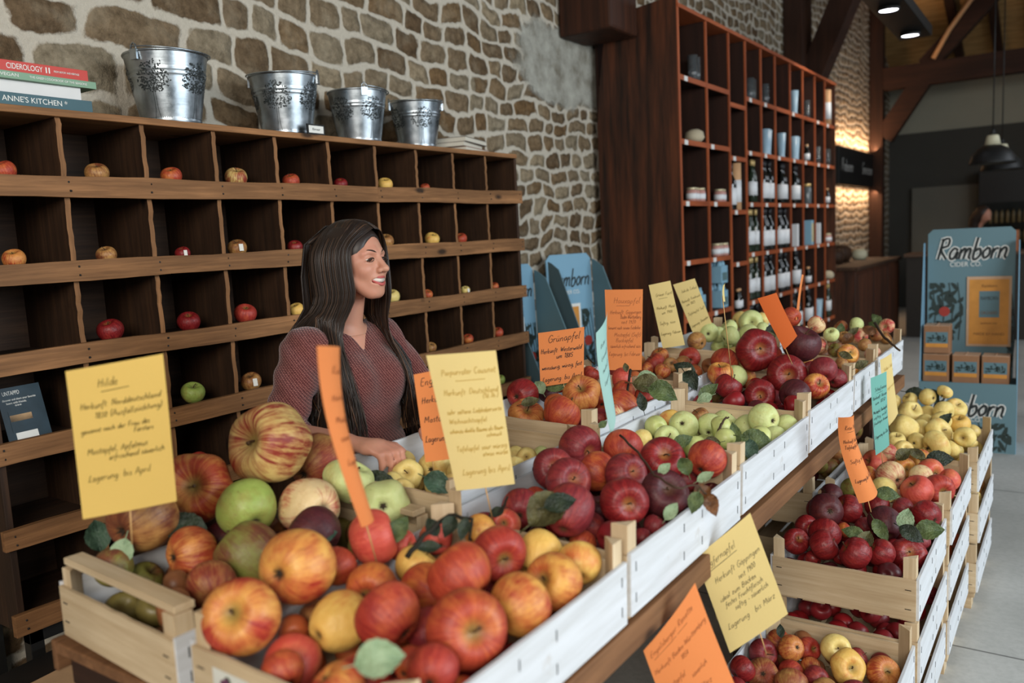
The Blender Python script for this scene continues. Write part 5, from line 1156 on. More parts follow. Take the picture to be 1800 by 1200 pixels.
# ------------------------------------------------------------------ tin buckets
def bucket(loc, s, rot, label, handle_side):
    r = empty('tin_bucket', loc, (0, 0, rot)); tag(r, label, 'bucket', 'galvanised tin buckets on the cabinet'); H_ = .243*s; R0, R1 = .096*s, .138*s
    m = MB(); n = 14; prof = [(0, .004)]
    def rad(f): return R0+(R1-R0)*f
    for i in range(n+1):
        f = i/n; b = 0
        for c in (.70, .76): b += .0022*math.exp(-((f-c)/.012)**2)
        prof.append((rad(f)+b, H_*f))
    full = [(0, .004), (R0, 0)]
    for i in range(61):
        f = i/60; b = sum(.0024*math.exp(-((f-c)/.011)**2) for c in (.70, .755))+(.002 if f < .10 else 0)
        full.append((rad(f)+b, H_*f))
    full += [(R1-.002, H_-.001)]+[(rad(f)-.002, H_*f) for f in (.8, .5, .2, .03)]+[(0, .007)]
    m.lathe(full, 48); m.obj('bucket_body', MAT['galvanised_steel'], r)
    m = MB(); pts = [(R1*math.cos(a), R1*math.sin(a), H_) for a in [2*PI*k/40 for k in range(41)]]; m.tube(pts, .0045, 8, caps=False); m.obj('rolled_rim', MAT['galvanised_steel'], r)
    for a0 in (0, PI):
        m = MB(); x, y = (R1+.004)*math.cos(a0), (R1+.004)*math.sin(a0)
        m.box(x-.004, x+.004, y-.014, y+.014, H_-.03, H_+.004)
        m.tube([(x, y-.011, H_), (x, y-.010, H_+.016), (x, y, H_+.024), (x, y+.010, H_+.016), (x, y+.011, H_)], .003, 6)
        m.obj('handle_lug', MAT['galvanised_steel'], r)
    # wire handle laid down on the rim at the back
    m = MB(); hp = []
    for k in range(21):
        a = PI*k/20; hp.append(((R1+.008)*math.cos(a), (R1+.010)*math.sin(a)*handle_side, H_+.012-.012*math.sin(a)))
    m.tube(hp, .0028, 6); m.obj('wire_handle', MAT['galvanised_steel'], r)
    # printed trees of little leaves around the body
    r2 = random.Random(int(loc[1]*100))
    for k in range(5):
        a0 = 2*PI*k/5+.35; m = MB()
        def S(da, f, o=.0012):
            rr = rad(f)+.0030*(.69 < f < .77)+o; a = a0+da/rad(f); return Vector((rr*math.cos(a), rr*math.sin(a), H_*f))
        for _ in range(230):
            t_ = r2.uniform(0, 2*PI); q = math.sqrt(r2.random()); da = .056*s*q*math.cos(t_)*(1.05); f = .60+.27*q*math.sin(t_)*(1 if math.sin(t_) > 0 else .60)
            if r2.random() < .10: f += .03
            an = r2.uniform(0, PI); L = .0044*s; W_ = .0022*s
            ca, sa = math.cos(an), math.sin(an)
            ptsl = [S(da+L*ca, f+L*sa/H_), S(da-W_*sa, f+W_*ca/H_), S(da-L*ca, f-L*sa/H_), S(da+W_*sa, f-W_*ca/H_)]
            m.add(ptsl, [(0, 1, 2, 3)])
        for dx in (-.006, .006):
            l = [(dx*1.7*s, .06), (dx*.7*s, .22), (dx*.5*s, .45)]
            for (xa, fa), (xb, fb) in zip(l[:-1], l[1:]): m.add([S(xa-.0006, fa), S(xa+.0006, fa), S(xb+.0006, fb), S(xb-.0006, fb)], [(0, 1, 2, 3)])
        for q in range(14):
            m.add([S(-.05+q*.007, .10), S(-.046+q*.007, .105), S(-.046+q*.007, .112), S(-.05+q*.007, .107)], [(0, 1, 2, 3)])
        m.obj('printed_tree', MAT['print_dark'], r)
    return r
bucket((-2.66, 1.795, 1.9975), 1.0, -1.35, 'largest tin bucket with printed trees, leftmost of the four', 1)
bucket((-2.66, 2.315, 1.9975), .98, -2.6, 'tin bucket behind a small label holder, second from left', 1)
bucket((-2.66, 2.725, 1.9975), .93, -.55, 'tin bucket third from left with a pale worn tree print', 1)
bucket((-2.66, 3.115, 1.9975), .90, -2.2, 'smallest tin bucket, rightmost of the four beside flat books', 1)
r = empty('label_holder', (-2.51, 2.33, 1.998), (0, 0, 0)); tag(r, 'small dark label holder with white card before the second bucket', 'label holder')
m = MB(); m.box(-.006, .0, -.045, .045, 0, .042); m.obj('holder_frame', MAT['black_paint'], r)
m = MB(); m.box(.0, .001, -.038, .038, .008, .036); m.obj('white_card', MAT['print_white'], r)
lettering('Eimer', .012, .04, 'print_dark', r, frame_M((.0016, 0, .022), (0, 1, 0), (0, 0, 1)))
# ------------------------------------------------------------------ books
def book(loc, w_, d, h, rot, color, label, cover='spine', text=None, tc='print_white', pages_out=False):
    """lying book: spine along local y facing +x"""
    r = empty('book', loc, (0, 0, rot)); tag(r, label, 'book', 'cookery and cider books lying on the cabinet')
    nm = 'cover_%d_%d_%d' % color; plain(nm, color, .5, var=.03)
    m = MB(); m.box(-d, 0, -w_/2, w_/2, 0, .0022); m.box(-d, 0, -w_/2, w_/2, h-.0022, h)
    if not pages_out: m.box(-.003, .0005, -w_/2, w_/2, 0, h)
    else: m.box(-d, -d+.003, -w_/2, w_/2, 0, h)
    m.obj('cover', MAT[nm], r, bevel=.0008)
    m = MB(); m.box(-d+.004, -.004, -w_/2+.003, w_/2-.003, .0023, h-.0023); m.obj('pages', plain('paper_pages', (206, 200, 184), .8, var=.06, scale=200), r)
    for (s_, hh, ww, y) in (text or []):
        lettering(s_, hh, ww, tc, r, frame_M((.0012, y, h/2), (0, 1, 0), (0, 0, 1)))
    return r
bz = 1.998
book((-2.51, 1.285, bz), .285, .20, .036, .02, (58, 90, 98), 'dark teal book lowest in the left pile on the cabinet', text=[("* ANNE'S KITCHEN *", .022, .20, -.035)])
b = book((-2.52, 1.265, bz+.0365), .27, .20, .036, .0, (206, 206, 204), 'thick plain white book second from the bottom of the left pile')
book((-2.505, 1.30, bz+.073), .29, .21, .021, .03, (120, 152, 126), 'pale green spined book second from the top of the left pile', text=[('VEGAN', .013, .05, -.11), ('THE GREEN COOKBOOK OF THE SEASONS', .009, .17, .03)])
book((-2.515, 1.285, bz+.0945), .28, .20, .032, .0, (186, 62, 52), 'red spined book on top of the left pile', text=[('CIDEROLOGY', .022, .10, -.045), ('II', .024, .012, .02), ('FROM HISTORY AND HERITAGE', .008, .075, .075)])
m = MB(); 
book((-2.60, 3.52, bz), .30, .17, .030, .25, (150, 96, 84), 'reddish book at the bottom of the flat pile beside the smallest bucket', pages_out=True)
book((-2.61, 3.50, bz+.0305), .30, .18, .022, .32, (170, 160, 146), 'grey book in the middle of the flat pile beside the smallest bucket', pages_out=True)
book((-2.60, 3.515, bz+.053), .31, .18, .024, .28, (120, 112, 106), 'top book of the flat pile beside the smallest bucket', pages_out=True)
# ------------------------------------------------------------------ leaflet stand in the cabinet
r = empty('leaflet', (-2.545, 1.15, LIPS[3]-SHELF_DROP+.002), (0, 0, .12)); tag(r, 'dark blue beer app leaflet standing in the lower left cell', 'leaflet')
def bluegrad():
    t = NT('leaflet_print'); co = t.coord(); n1 = t.noise(co, 14, 3); t.fin(t.mix(n1, hx(26, 36, 40), hx(56, 76, 88)), .4, 0, .4); MAT['leaflet_print'] = t.m
bluegrad()
Ml = Matrix.Rotation(math.radians(-14), 4, 'Y')
m = MB(); m.box(-.0015, 0, -.065, .065, 0, .168, 0, Ml); m.obj('sheet', MAT['leaflet_print'], r)
def LP(y0, y1, z0, z1, mat, nm, o=.001):
    m = MB(); m.box(0.0003, o, y0, y1, z0, z1, 0, Ml); m.obj(nm, MAT[mat], r)
plain('leaf_tan', (196, 160, 118), .6); LP(-.045, .02, .066, .085, 'leaf_tan', 'tan_panel'); LP(-.04, .025, .008, .032, 'print_white', 'white_panel'); LP(-.047, .022, .034, .098, 'box_blue' if 0 else 'leaflet_print', 'screen_print')
for s_, hh, ww, z, y in (('UNTAPPD', .017, .05, .150, -.025), ('discover and share your favorite', .009, .10, .131, -.005), ('beers with friends.', .009, .06, .121, -.015), ('***', .012, .02, .110, -.012)):
    lettering(s_, hh, ww, 'print_white', r, Ml @ frame_M((.0012, y, z), (0, 1, 0), (0, 0, 1)))
# ------------------------------------------------------------------ cardboard cider displays
def board_art(name, base):
    t = NT(name); co = t.coord(); n1 = t.noise(co, 4, 3); c = hx(*base)
    t.fin(t.mix(t.math('MULTIPLY', n1, .4), c, tuple(v*.8 for v in c[:3])+(1,)), .55, 0, .35); MAT[name] = t.m
board_art('display_blue', (122, 164, 188)); board_art('display_blue_dark', (86, 110, 118)); board_art('display_teal', (98, 128, 136))
plain('print_leaf', (36, 50, 46), .6); plain('print_red', (160, 50, 40), .6); plain('poster_gold', (206, 140, 60), .6, var=.12, scale=12); plain('kraft', (150, 108, 76), .75, var=.06); plain('kraft_light', (196, 160, 130), .75, var=.05)
def logo(M, width, parent, wid=.012, s_='Ramborn', back=True):
    st = strokes(s_, 0, 0, 1.0, .30, .0, 0, .03); mx = max(p[0] for l in st for p in l); k = width/mx
    P_ = lambda x, y: (M @ Vector((x, y, 0)), (M.to_3x3() @ Vector((0, 0, 1))))
    st = [[(p[0]*k-width/2, (p[1]-.4)*k*1.25) for p in l] for l in st]
    if back:
        m = MB(); ribbon_mesh(m, st, wid*1.9, P_, 0, .0010); m.obj('logo_outline', MAT['print_white'], parent)
    m = MB(); ribbon_mesh(m, st, wid, P_, 0, .0020); m.obj('logo', MAT['print_dark'], parent)
def art(M, x0, x1, y0, y1, parent, seed, reds=1):
    """printed apple branches inside a rectangle"""
    r2 = random.Random(seed); mg, mr_ = MB(), MB()
    for k in range(int((x1-x0)*(y1-y0)*520)+5):
        x, y = r2.uniform(x0, x1), r2.uniform(y0, y1); a = r2.choice((1.2, 1.9, .6, 2.4))+r2.uniform(-.3, .3); L = r2.uniform(.028, .045); W_ = L*.32
        pts = []
        for q in range(10):
            t_ = 2*PI*q/10; u, v = L*math.cos(t_), W_*math.sin(t_)*(1-.3*math.cos(t_))
            pts.append(M @ Vector((min(max(x+u*math.cos(a)-v*math.sin(a), x0), x1), min(max(y+u*math.sin(a)+v*math.cos(a), y0), y1), .0012+.0001*(k % 5))))
        mg.add(pts, [tuple(range(10))])
    for k in range(4):
        x = x0+(x1-x0)*(k+.5)/4; pts = [(x, y0), (x+.015, (y0+y1)/2), (x-.01, y1)]
        ribbon_mesh(mg, [pts], .006, lambda a, b: (M @ Vector((a, b, .0)), M.to_3x3() @ Vector((0, 0, 1))), 0, .0011)
    mg.obj('printed_branches', MAT['print_leaf'], parent)
    for k in range(reds):
        x, y = x0+(x1-x0)*(.45+.4*k), y0+(y1-y0)*(.5-.1*k); R_ = .034
        mr_.add([M @ Vector((min(max(x+R_*math.cos(t_), x0), x1), y+R_*math.sin(t_), .0020)) for t_ in [2*PI*q/16 for q in range(16)]], [tuple(range(16))])
    mr_.obj('printed_apple', MAT['print_red'], parent)
def wedge_display(px_r, Yr, yaw, W_, label, H_=1.44, tray=False):
    """tall cardboard display: header panel, two wings sloping forward. right edge of the header at px_r, depth Yr"""
    pr = atY(px_r, 440, Yr)
    u = Vector((-math.sin(yaw), math.cos(yaw), 0)); n_ = Vector((math.cos(yaw), math.sin(yaw), 0)); c = Vector((pr.x, pr.y, 0))-u*W_/2
    r = empty('cardboard_display', c); tag(r, label, 'display stand', 'blue cardboard displays by the cabinet')
    up = Vector((0, 0, 1)); F = lambda x, z, d=0: u*x+up*z+n_*d
    lean = .05
    def quad(nm, a, mat, th=.006, nn=None):
        nn = nn or (a[1]-a[0]).cross(a[3]-a[0]).normalized(); m = MB(); k = len(a); m.add(list(a)+[p-nn*th for p in a], [tuple(range(k)), tuple(range(k, 2*k))[::-1]]+[(i, k+i, k+(i+1) % k, (i+1) % k)[::-1] for i in range(k)]); return m.obj(nm, MAT[mat], r)
    c1 = .035
    quad('header_panel', [F(-W_/2, 0), F(W_/2, 0), F(W_/2, H_-c1, -lean), F(W_/2-c1, H_, -lean), F(-W_/2+c1, H_, -lean), F(-W_/2, H_-c1, -lean)], 'display_blue')
    for sx in (-1, 1):
        a = [F(sx*W_/2, 0), F(sx*W_/2, 0, .42), F(sx*W_/2, .62, .42), F(sx*W_/2, H_-.09, .07), F(sx*W_/2, H_-.05, .0), F(sx*W_/2, H_-.04, -.03)]
        quad('side_wing', a if sx < 0 else a[::-1], 'display_blue_dark' if sx < 0 else 'display_teal')  # near wing's shadow put into its darker blue
    quad('front_panel', [F(-W_/2, 0, .42), F(W_/2, 0, .42), F(W_/2, .46, .42), F(-W_/2, .46, .42)], 'display_teal')
    slope = math.atan2(lean, H_)
    Mf = Matrix.Translation(F(0, H_-.16, -lean*(H_-.16)/H_)) @ frame_M((0, 0, 0), u, (up-n_*lean/H_).normalized())
    logo(Mf, W_*.86, r, .010, back=False)
    lettering('CIDER CO.', .035, W_*.42, 'print_white', r, Mf @ Matrix.Translation((0, -.085, .001)))
    def panel(nm, x0, x1, y0, y1, mat, o):
        m = MB(); m.box(x0, x1, y0, y1, o, o+.0012, 0, Mf); m.obj(nm, MAT[mat], r)
    panel('poster_border', -W_*.34, W_*.20, -.62, -.16, 'print_white', .0005); panel('poster', -W_*.30, W_*.16, -.60, -.18, 'poster_gold', .002); panel('poster_label', -W_*.22, W_*.08, -.50, -.28, 'print_white', .0035)
    art(Mf, W_*.22, W_*.48, -.62, -.20, r, int(px_r)); 
    return r
wedge_display(1046, 4.75, math.radians(-18), .38, 'right one of two blue cardboard displays between cabinet and rack')
wedge_display(944, 4.22, math.radians(-14), .33, 'left blue cardboard display, mostly hidden behind the cabinet', H_=1.40)
def front_display():
    Y = 6.45; xl, xr = -.91, -.345; W_ = xr-xl; c = Vector(((xl+xr)/2, Y, 0)); r = empty('cardboard_display', c, (0, 0, math.radians(4))); tag(r, 'free standing blue cardboard cider display with small brown boxes on the right', 'display stand')
    H_ = 1.47
    def panel(nm, x0, x1, y0, y1, z0, z1, mat, bevel=0): m = MB(); m.box(x0, x1, y0, y1, z0, z1); return m.obj(nm, MAT[mat], r, bevel=bevel)
    m = MB(); k = .03; m.prism([(-W_/2+.02, .0), (W_/2-.02, .0), (W_/2-.02, H_-k), (W_/2-.02-k, H_), (-W_/2+.02+k, H_), (-W_/2+.02, H_-k)], 0, .008, 0, frame_M((0, .008+.0, 0), (1, 0, 0), (0, 0, 1))); m.obj('header_panel', MAT['display_teal'], r)
    for sx in (-1, 1):
        x = sx*W_/2
        m = MB(); a = [(0, -.34), (.50, -.34), (1.38, -.06), (1.38, .0), (0, .0)]
        pts = [Vector((x-.003, y, z)) for z, y in a]+[Vector((x+.003, y, z)) for z, y in a]; m.add(pts, [(0, 1, 2, 3, 4), (9, 8, 7, 6, 5)]+[(i, (i+1) % 5+0, 5+(i+1) % 5, 5+i)[::-1] for i in range(5)]); m.obj('side_wing', MAT['display_blue'], r)
    panel('front_panel', -W_/2, W_/2, -.345, -.337, 0, .46, 'display_teal'); panel('tray', -W_/2+.004, W_/2-.004, -.337, -.01, .44, .448, 'display_blue_dark')
    Mh = frame_M((0, -.0035, H_-.15), (1, 0, 0), (0, 0, 1)); logo(Mh, .42, r, .016); lettering('CIDER CO.', .045, .19, 'print_white', r, Mh @ Matrix.Translation((-.03, -.095, .0022)))
    Mb = frame_M((0, -.3455, .30), (1, 0, 0), (0, 0, 1)); logo(Mb, .42, r, .016); lettering('CIDER CO.', .04, .17, 'print_white', r, Mb @ Matrix.Translation((.0, -.085, .0022)))
    art(Mb, -.03, .26, -.29, -.10, r, 3); art(Mh, -.25, -.04, -.62, -.22, r, 5); art(Mh, .22, .26, -.8, -.3, r, 8, 0); art(Mh, -.05, .25, -.86, -.72, r, 9, 0)
    for nm, x0, x1, y0, y1, mat, o in (('poster_border', -.02, .245, -.66, -.18, 'kraft_light', .0025), ('poster', -.005, .230, -.645, -.20, 'poster_gold', .0040), ('poster_label', .055, .175, -.46, -.28, 'display_teal', .0052)):
        m = MB(); m.box(x0, x1, y0, y1, o, o+.001, 0, Mh); m.obj(nm, MAT[mat], r)
    for (dy, s_, hh, ww) in ((-.245, 'Ramborn', .03, .09), (-.33, 'RAMBORN', .035, .10), (-.43, 'ORCHARD', .03, .10), (-.50, 'farmhouse cider', .02, .10), (-.575, 'MADE BY HAND', .026, .18)):
        lettering(s_, hh, ww, 'print_dark' if hh > .031 else 'print_brown', r, Mh @ Matrix.Translation((.115, dy, .0068)))
front_display()
def cider_box(x, z, label, s=1.0):
    w_ = .158*s; d = .15; h = .185*s+.0
    r = empty('cider_box', (x, 6.235, z), (0, 0, rng.uniform(-.03, .03))); tag(r, label, 'box', 'small cider boxes in the display')
    m = MB(); m.box(-w_/2, w_/2, -d/2, d/2, 0, h); m.obj('carton', MAT['kraft'], r, bevel=.004)
    m = MB(); m.box(-w_/2+.002, w_/2-.002, -d/2+.002, d/2-.002, h, h+.003); m.box(-.003, .003, -d/2+.002, d/2-.002, h+.003, h+.007); m.obj('top_flap', MAT['kraft_light'], r)
    m = MB(); m.box(-w_/2+.012, w_/2-.012, -d/2-.001, -d/2, .045, .145); m.obj('label', MAT['display_teal'], r)
    m = MB(); m.box(-w_/2+.012, w_/2-.012, -d/2-.002, -d/2-.001, .042, .068); m.obj('label_stripe', MAT['poster_gold'], r)
    M = frame_M((0, -d/2-.0024, .098), (1, 0, 0), (0, 0, 1)); r2 = random.Random(3); m = MB()
    for k in range(60):
        px, py = r2.uniform(-.055, .055), r2.gauss(0, .012); m.add([M @ Vector((px+.006*math.cos(t_), py+.004*math.sin(t_), 0)) for t_ in (0, 1.2, 2.4, 3.6, 4.8)], [(0, 1, 2, 3, 4)])
    m.obj('printed_orchard', MAT['print_leaf'], r)
cider_box(-.795, .4485, 'cider box at the lower left of the display'); cider_box(-.795, .6435, 'cider box stacked on another at the left of the display'); cider_box(-.62, .4485, 'cider box in the middle of the display tray'); cider_box(-.447, .4485, 'cider box at the right of the display tray')
# ------------------------------------------------------------------ far end: lamps, fridge, counter
def pendant(x, y, z, label):
    r = empty('pendant_lamp', (x, y, z)); tag(r, label, 'lamp', 'black pendant lamps'); 
    m = MB(); m.lathe([(.21, 0), (.215, .0), (.212, .02), (.19, .09), (.13, .16), (.07, .19), (.066, .19), (.12, .155), (.18, .085), (.205, .02)], 32, close=True); m.obj('shade', MAT['black_paint'], r)
    m = MB(); m.lathe([(.200, .022), (.176, .085), (.115, .150), (.05, .18)], 32); m.f = [f for f in m.f if len(f) == 4]; m.m = m.m[:len(m.f)]; m.sm = m.sm[:len(m.f)]; m.obj('shade_lining', plain('lamp_white', (236, 234, 214), .6, var=0), r)
    m = MB(); m.lathe([(.045, .19), (.075, .19), (.055, .28), (.045, .29), (.03, .29)], 20); m.obj('neck', plain('lamp_neck', (206, 200, 170), .5), r)
    m = MB(); m.lathe([(0, .03), (.03, .045), (.035, .08), (.02, .12), (0, .13)], 14); m.obj('bulb', emit('lamp_glow', (255, 236, 200), 14) if 'lamp_glow' not in MAT else MAT['lamp_glow'], r)
    m = MB(); m.lathe([(.02, .29), (.03, .29), (.016, .34), (.0, .36)], 12); m.tube([(0, 0, .33), (0, 0, 3.6-z+.6)], .006, 6); m.obj('cord', MAT['black_paint'], r)
pendant(-.785, 9.9, 2.07, 'nearer black pendant lamp hanging at the right'); pendant(-.78, 11.0, 2.05, 'farther black pendant lamp, just below the nearer one')
def spot(loc, label):
    r = empty('ceiling_spotlight', loc); tag(r, label, 'spotlight', 'spotlights on the black track'); m = MB(); m.lathe([(0, .034), (.09, .034), (.095, .0), (.088, .0), (.08, .02), (0, .02)], 20); m.obj('housing', MAT['black_paint'], r)
    m = MB(); m.lathe([(0, .012), (.08, .012), (.08, .016), (0, .016)], 20); m.obj('lens', emit('spot_glow', (244, 242, 255), 14) if 'spot_glow' not in MAT else MAT['spot_glow'], r)
    l = bpy.data.lights.new('spot_light', 'SPOT'); l.energy = 40; l.spot_size = 1.5; l.color = (1, .9, .78); l.shadow_soft_size = .08; o = bpy.data.objects.new('spot_light', l); COL.objects.link(o); o.location = Vector(loc)-Vector((0, 0, .03)); o.rotation_euler = (0, math.radians(28), 0)
p1 = atY(1562, 20, 8.2); p2 = atY(1600, 64, 9.2)
d_ = (p2-p1).normalized(); m = MB(); m.beam(p1-d_*1.2+Vector((0, 0, .09)), p2+d_*.28+Vector((0, 0, .09)), .30, .10); m.tube([p1+Vector((0, 0, .1)), p1+Vector((0, 0, 2.4))], .01, 6); m.tube([p2+Vector((0, 0, .1)), p2+Vector((0, 0, 2.4))], .01, 6)
o = m.obj('lighting_track', MAT['black_paint'], None, None, .004); tag(o, 'black suspended lighting track at the top right', 'lighting track')
spot(tuple(p1), 'glowing spotlight nearer the top edge'); spot(tuple(p2), 'glowing spotlight lower and farther along the track')
r = empty('drinks_fridge', (-1.0, 15.55, 0)); tag(r, 'dark glass fronted drinks fridge at the far end', 'fridge')
m = MB(); m.box(-.42, .42, -.02, .4, 0, 2.28); m.obj('casing', MAT['black_paint'], r, bevel=.01)
m = MB(); m.box(-.38, .38, -.035, -.02, .15, 1.75); m.obj('door', plain('dark_glass', (30, 32, 28), .1), r)
for z in (1.62, 1.3):
    for k in range(9):
        m = MB(); m.lathe([(0, 0), (.028, 0), (.028, .15), (.01, .2), (0, .21)], 8, M=Matrix.Translation((-.32+k*.08, -.06, z-.2))); m.obj('bottle_row', plain('fridge_stock', (110, 96, 66), .4, var=.3, scale=4), r)
m = MB(); m.box(-2.46, -1.22, 15.9, 15.98, 0, 2.08); o = m.obj('door_1', plain('door_grey', (104, 102, 92), .7, var=.04, scale=2)); struct(o)
m = MB(); m.box(-.22, .9, 15.93, 16.02, 0, .0); 
r = empty('bar_counter', (-1.05, 12.2, 0)); tag(r, 'dark bar counter behind the standing cider display', 'counter')
m = MB(); m.box(-.85, 2.2, -.3, .3, 0, 1.06); m.obj('front', plain('counter_dark', (46, 40, 34), .6), r); m = MB(); m.box(-.88, 2.24, -.34, .34, 1.06, 1.10); m.obj('worktop', plain('counter_top', (90, 66, 50), .5), r, bevel=.004)
m = MB(); m.box(-.26, .26, -.03, .03, 0, .26); o = m.obj('wooden_sign_board', plain('sign_wood', (168, 104, 70), .7), None, (-.90, 11.8, 1.1005), .003); tag(o, 'reddish board standing on the bar above the blue display', 'board')
m = MB(); m.box(-.75, -.2+.75, -.3, .3, 0, .4)
r = empty('side_cabinet', (-2.38, 10.9, 0)); tag(r, 'dark reddish wooden cabinet beyond the bottle rack', 'cabinet')
m = MB(); m.box(-.42, .34, -1.3, 1.3, 0, 1.02); m.obj('carcass', MAT['rack_side'], r, bevel=.006); m = MB(); m.box(-.44, .37, -1.33, 1.33, 1.02, 1.06); m.obj('worktop', MAT['old_wood_dark_y'], r, bevel=.004)
for k in range(3):
    m = MB(); m.box(.34, .352, -1.25+k*.85, -.45+k*.85, .06, .98); m.obj('door', MAT['rack_side'], r, bevel=.003)
pot = [(-2.6, 10.2, .16, 'round dark basket'), (-2.5, 10.6, .12, 'small brown bowl'), (-2.55, 11.1, .15, 'dark lidded pot'), (-2.42, 11.6, .10, 'pale round jar')]
for x, y, s_, nm in pot:
    m = MB(); m.lathe([(0, 0), (.7*s_, 0), (s_, .5*s_), (.9*s_, 1.1*s_), (.5*s_, 1.4*s_), (0, 1.4*s_)], 18); o = m.obj('pot', MAT['old_wood_dark'] if 'pale' not in nm else MAT['lamp_neck'], None, (x, y, 1.0605)); tag(o, nm+' on the reddish cabinet beyond the rack', 'pot')
def menu_board():
    r = empty('menu_board', (-2.83, 13.3, 2.34)); tag(r, 'long black board with white writing on the warmly lit stone wall', 'board')
    m = MB(); m.box(0, .05, -1.25, 1.25, -.26, .26); m.obj('panel', MAT['black_paint'], r, bevel=.004)
    for y, s_ in ((-.75, 'Probieren'), (.55, 'Geniessen')):
        m = MB(); ribbon_mesh(m, strokes(s_, y-.35, -.06, .16, .25), .012, flat_surf((.052, 0, 0), (0, 1, 0), (0, 0, 1))); m.obj('writing', MAT['print_white'], r)
menu_board()
for z, e in ((2.66, 26), (2.02, 20)):
    l = bpy.data.lights.new('wall_washer', 'AREA'); l.shape = 'RECTANGLE'; l.size = .06; l.size_y = 2.3; l.energy = e; l.color = (1, .62, .36); o = bpy.data.objects.new('wall_washer', l); COL.objects.link(o); o.location = (-2.74, 13.3, z+(.0)); o.rotation_euler = (math.radians(0), math.radians(-160 if z > 2.4 else -20)+0, 0) if 0 else ((0, math.radians(155) if z > 2.4 else math.radians(25), 0))
# window at the right of the far wall
r = m = MB(); m.box(-.62+.55, .6, 15.98, 16.04, 3.04, 3.9); 
m = MB(); m.box(.02, .62, 15.99, 16.015, 3.05, 3.60); o = m.obj('window_1', emit('window_sky', (226, 236, 250), 1.6)); struct(o)
m = MB()
for b in ((-.02, .03), (.60, .66)): m.box(b[0], b[1], 15.96, 16.02, 3.02, 3.70)
m.box(-.02, .66, 15.96, 16.02, 3.58, 3.70); o = m.obj('window_frame', MAT['black_paint']); o.parent = bpy.data.objects['window_1']
r = empty('filler_box', (-2.20, .98, 0), (0, 0, .12)); tag(r, 'black filler box added on the floor below the left end of the cabinet', 'box')  # made-up box, added to keep the corner below the cabinet dark
m = MB(); m.box(-.22, .22, -.34, .34, 0, .40); m.obj('box_body', MAT['black_paint'], r, bevel=.01); m = MB(); m.box(-.235, .235, -.355, .355, .40, .43); m.obj('lid', MAT['dark_metal'], r, bevel=.006)
m = MB(); m.box(.12, .14, -.30, .0, .431, .433); m.box(-.1, .2, -.25, .1, .4305, .4325); m.obj('paper_sheet', MAT['box_kraft'], r)

# ------------------------------------------------------------------ people: smooth bodies from blended volumes
def surface_nets(fn, lo, hi, h):
    lo, hi = np.array(lo, float), np.array(hi, float); n = np.ceil((hi-lo)/h).astype(int)+1
    ax = [lo[i]+h*np.arange(n[i]) for i in range(3)]
    X, Y, Z = np.meshgrid(*ax, indexing='ij'); V = fn(X, Y, Z)
    S = V < 0
    cn = [(i, j, k) for i in (0, 1) for j in (0, 1) for k in (0, 1)]
    sl = lambda A, c: A[c[0]:n[0]-1+c[0], c[1]:n[1]-1+c[1], c[2]:n[2]-1+c[2]]
    cnt = sum(sl(S, c).astype(int) for c in cn); act = (cnt > 0) & (cnt < 8)
    acc = np.zeros(act.shape+(3,)); num = np.zeros(act.shape)
    for a in cn:
        for d in range(3):
            if a[d] == 0:
                b = list(a); b[d] = 1; va, vb = sl(V, a), sl(V, tuple(b)); cr = (va < 0) != (vb < 0)
                t = np.where(cr, va/(va-vb+1e-12), 0)
                p = np.zeros(act.shape+(3,)); 
                for q in range(3): p[..., q] = a[q]
                p[..., d] += t; acc += p*cr[..., None]; num += cr
    idx = -np.ones(act.shape, int); ii = np.argwhere(act); idx[act] = np.arange(len(ii))
    verts = lo+h*(ii+acc[act]/np.maximum(num[act], 1)[:, None])
    faces = []
    for d in range(3):
        u, v = (d+1) % 3, (d+2) % 3
        s0 = [slice(0, n[q]-1) for q in range(3)]; s1 = list(s0); s1[d] = slice(1, n[d])
        A = S[tuple(s0)]; B = S[tuple(s1)]; E = A != B
        E = E.copy()
        for q in (u, v):
            sl_ = [slice(None)]*3; sl_[q] = 0; E[tuple(sl_)] = False
        for c in np.argwhere(E):
            c = tuple(c); 
            if c[u] >= act.shape[u] or c[v] >= act.shape[v]: continue
            c1 = list(c); c1[u] -= 1; c2 = list(c1); c2[v] -= 1; c3 = list(c); c3[v] -= 1
            f = (idx[c], idx[tuple(c1)], idx[tuple(c2)], idx[tuple(c3)])
            if min(f) < 0: continue
            faces.append(f if A[c] else f[::-1])
    return verts, faces
def cap(P, a, b, ra, rb, sq=(1, 1, 1)):
    """tapered capsule distance"""
    a, b = np.array(a, float), np.array(b, float); d = b-a; L2 = d@d
    q = [P[i]-a[i] for i in range(3)]; t = np.clip((q[0]*d[0]+q[1]*d[1]+q[2]*d[2])/L2, 0, 1)
    e = [(q[i]-t*d[i])/sq[i] for i in range(3)]
    return np.sqrt(e[0]**2+e[1]**2+e[2]**2)-(ra+(rb-ra)*t)
def ell(P, c, r, rot=0):
    x, y, z = P[0]-c[0], P[1]-c[1], P[2]-c[2]
    if rot: x, z = x*math.cos(rot)+z*math.sin(rot), -x*math.sin(rot)+z*math.cos(rot)
    k = np.sqrt((x/r[0])**2+(y/r[1])**2+(z/r[2])**2); return (k-1)*min(r)
def smin(a, b, k):
    h = np.clip(.5+.5*(b-a)/k, 0, 1); return b*(1-h)+a*h-k*h*(1-h)
def smax(a, b, k): return -smin(-a, -b, k)
def sdf_obj(name, fn, lo, hi, h, mats, parent, M=None, extra=None):
    v, f = surface_nets(fn, lo, hi, h)
    if M is not None: v = [M @ Vector(p) for p in v]
    m = MB(); m.add(v, f, 0, True)
    if extra: extra(m)
    o = m.obj(name, mats, parent); md = o.modifiers.new('smooth', 'SMOOTH'); md.factor = .5; md.iterations = 2 if not extra else 1
    return o
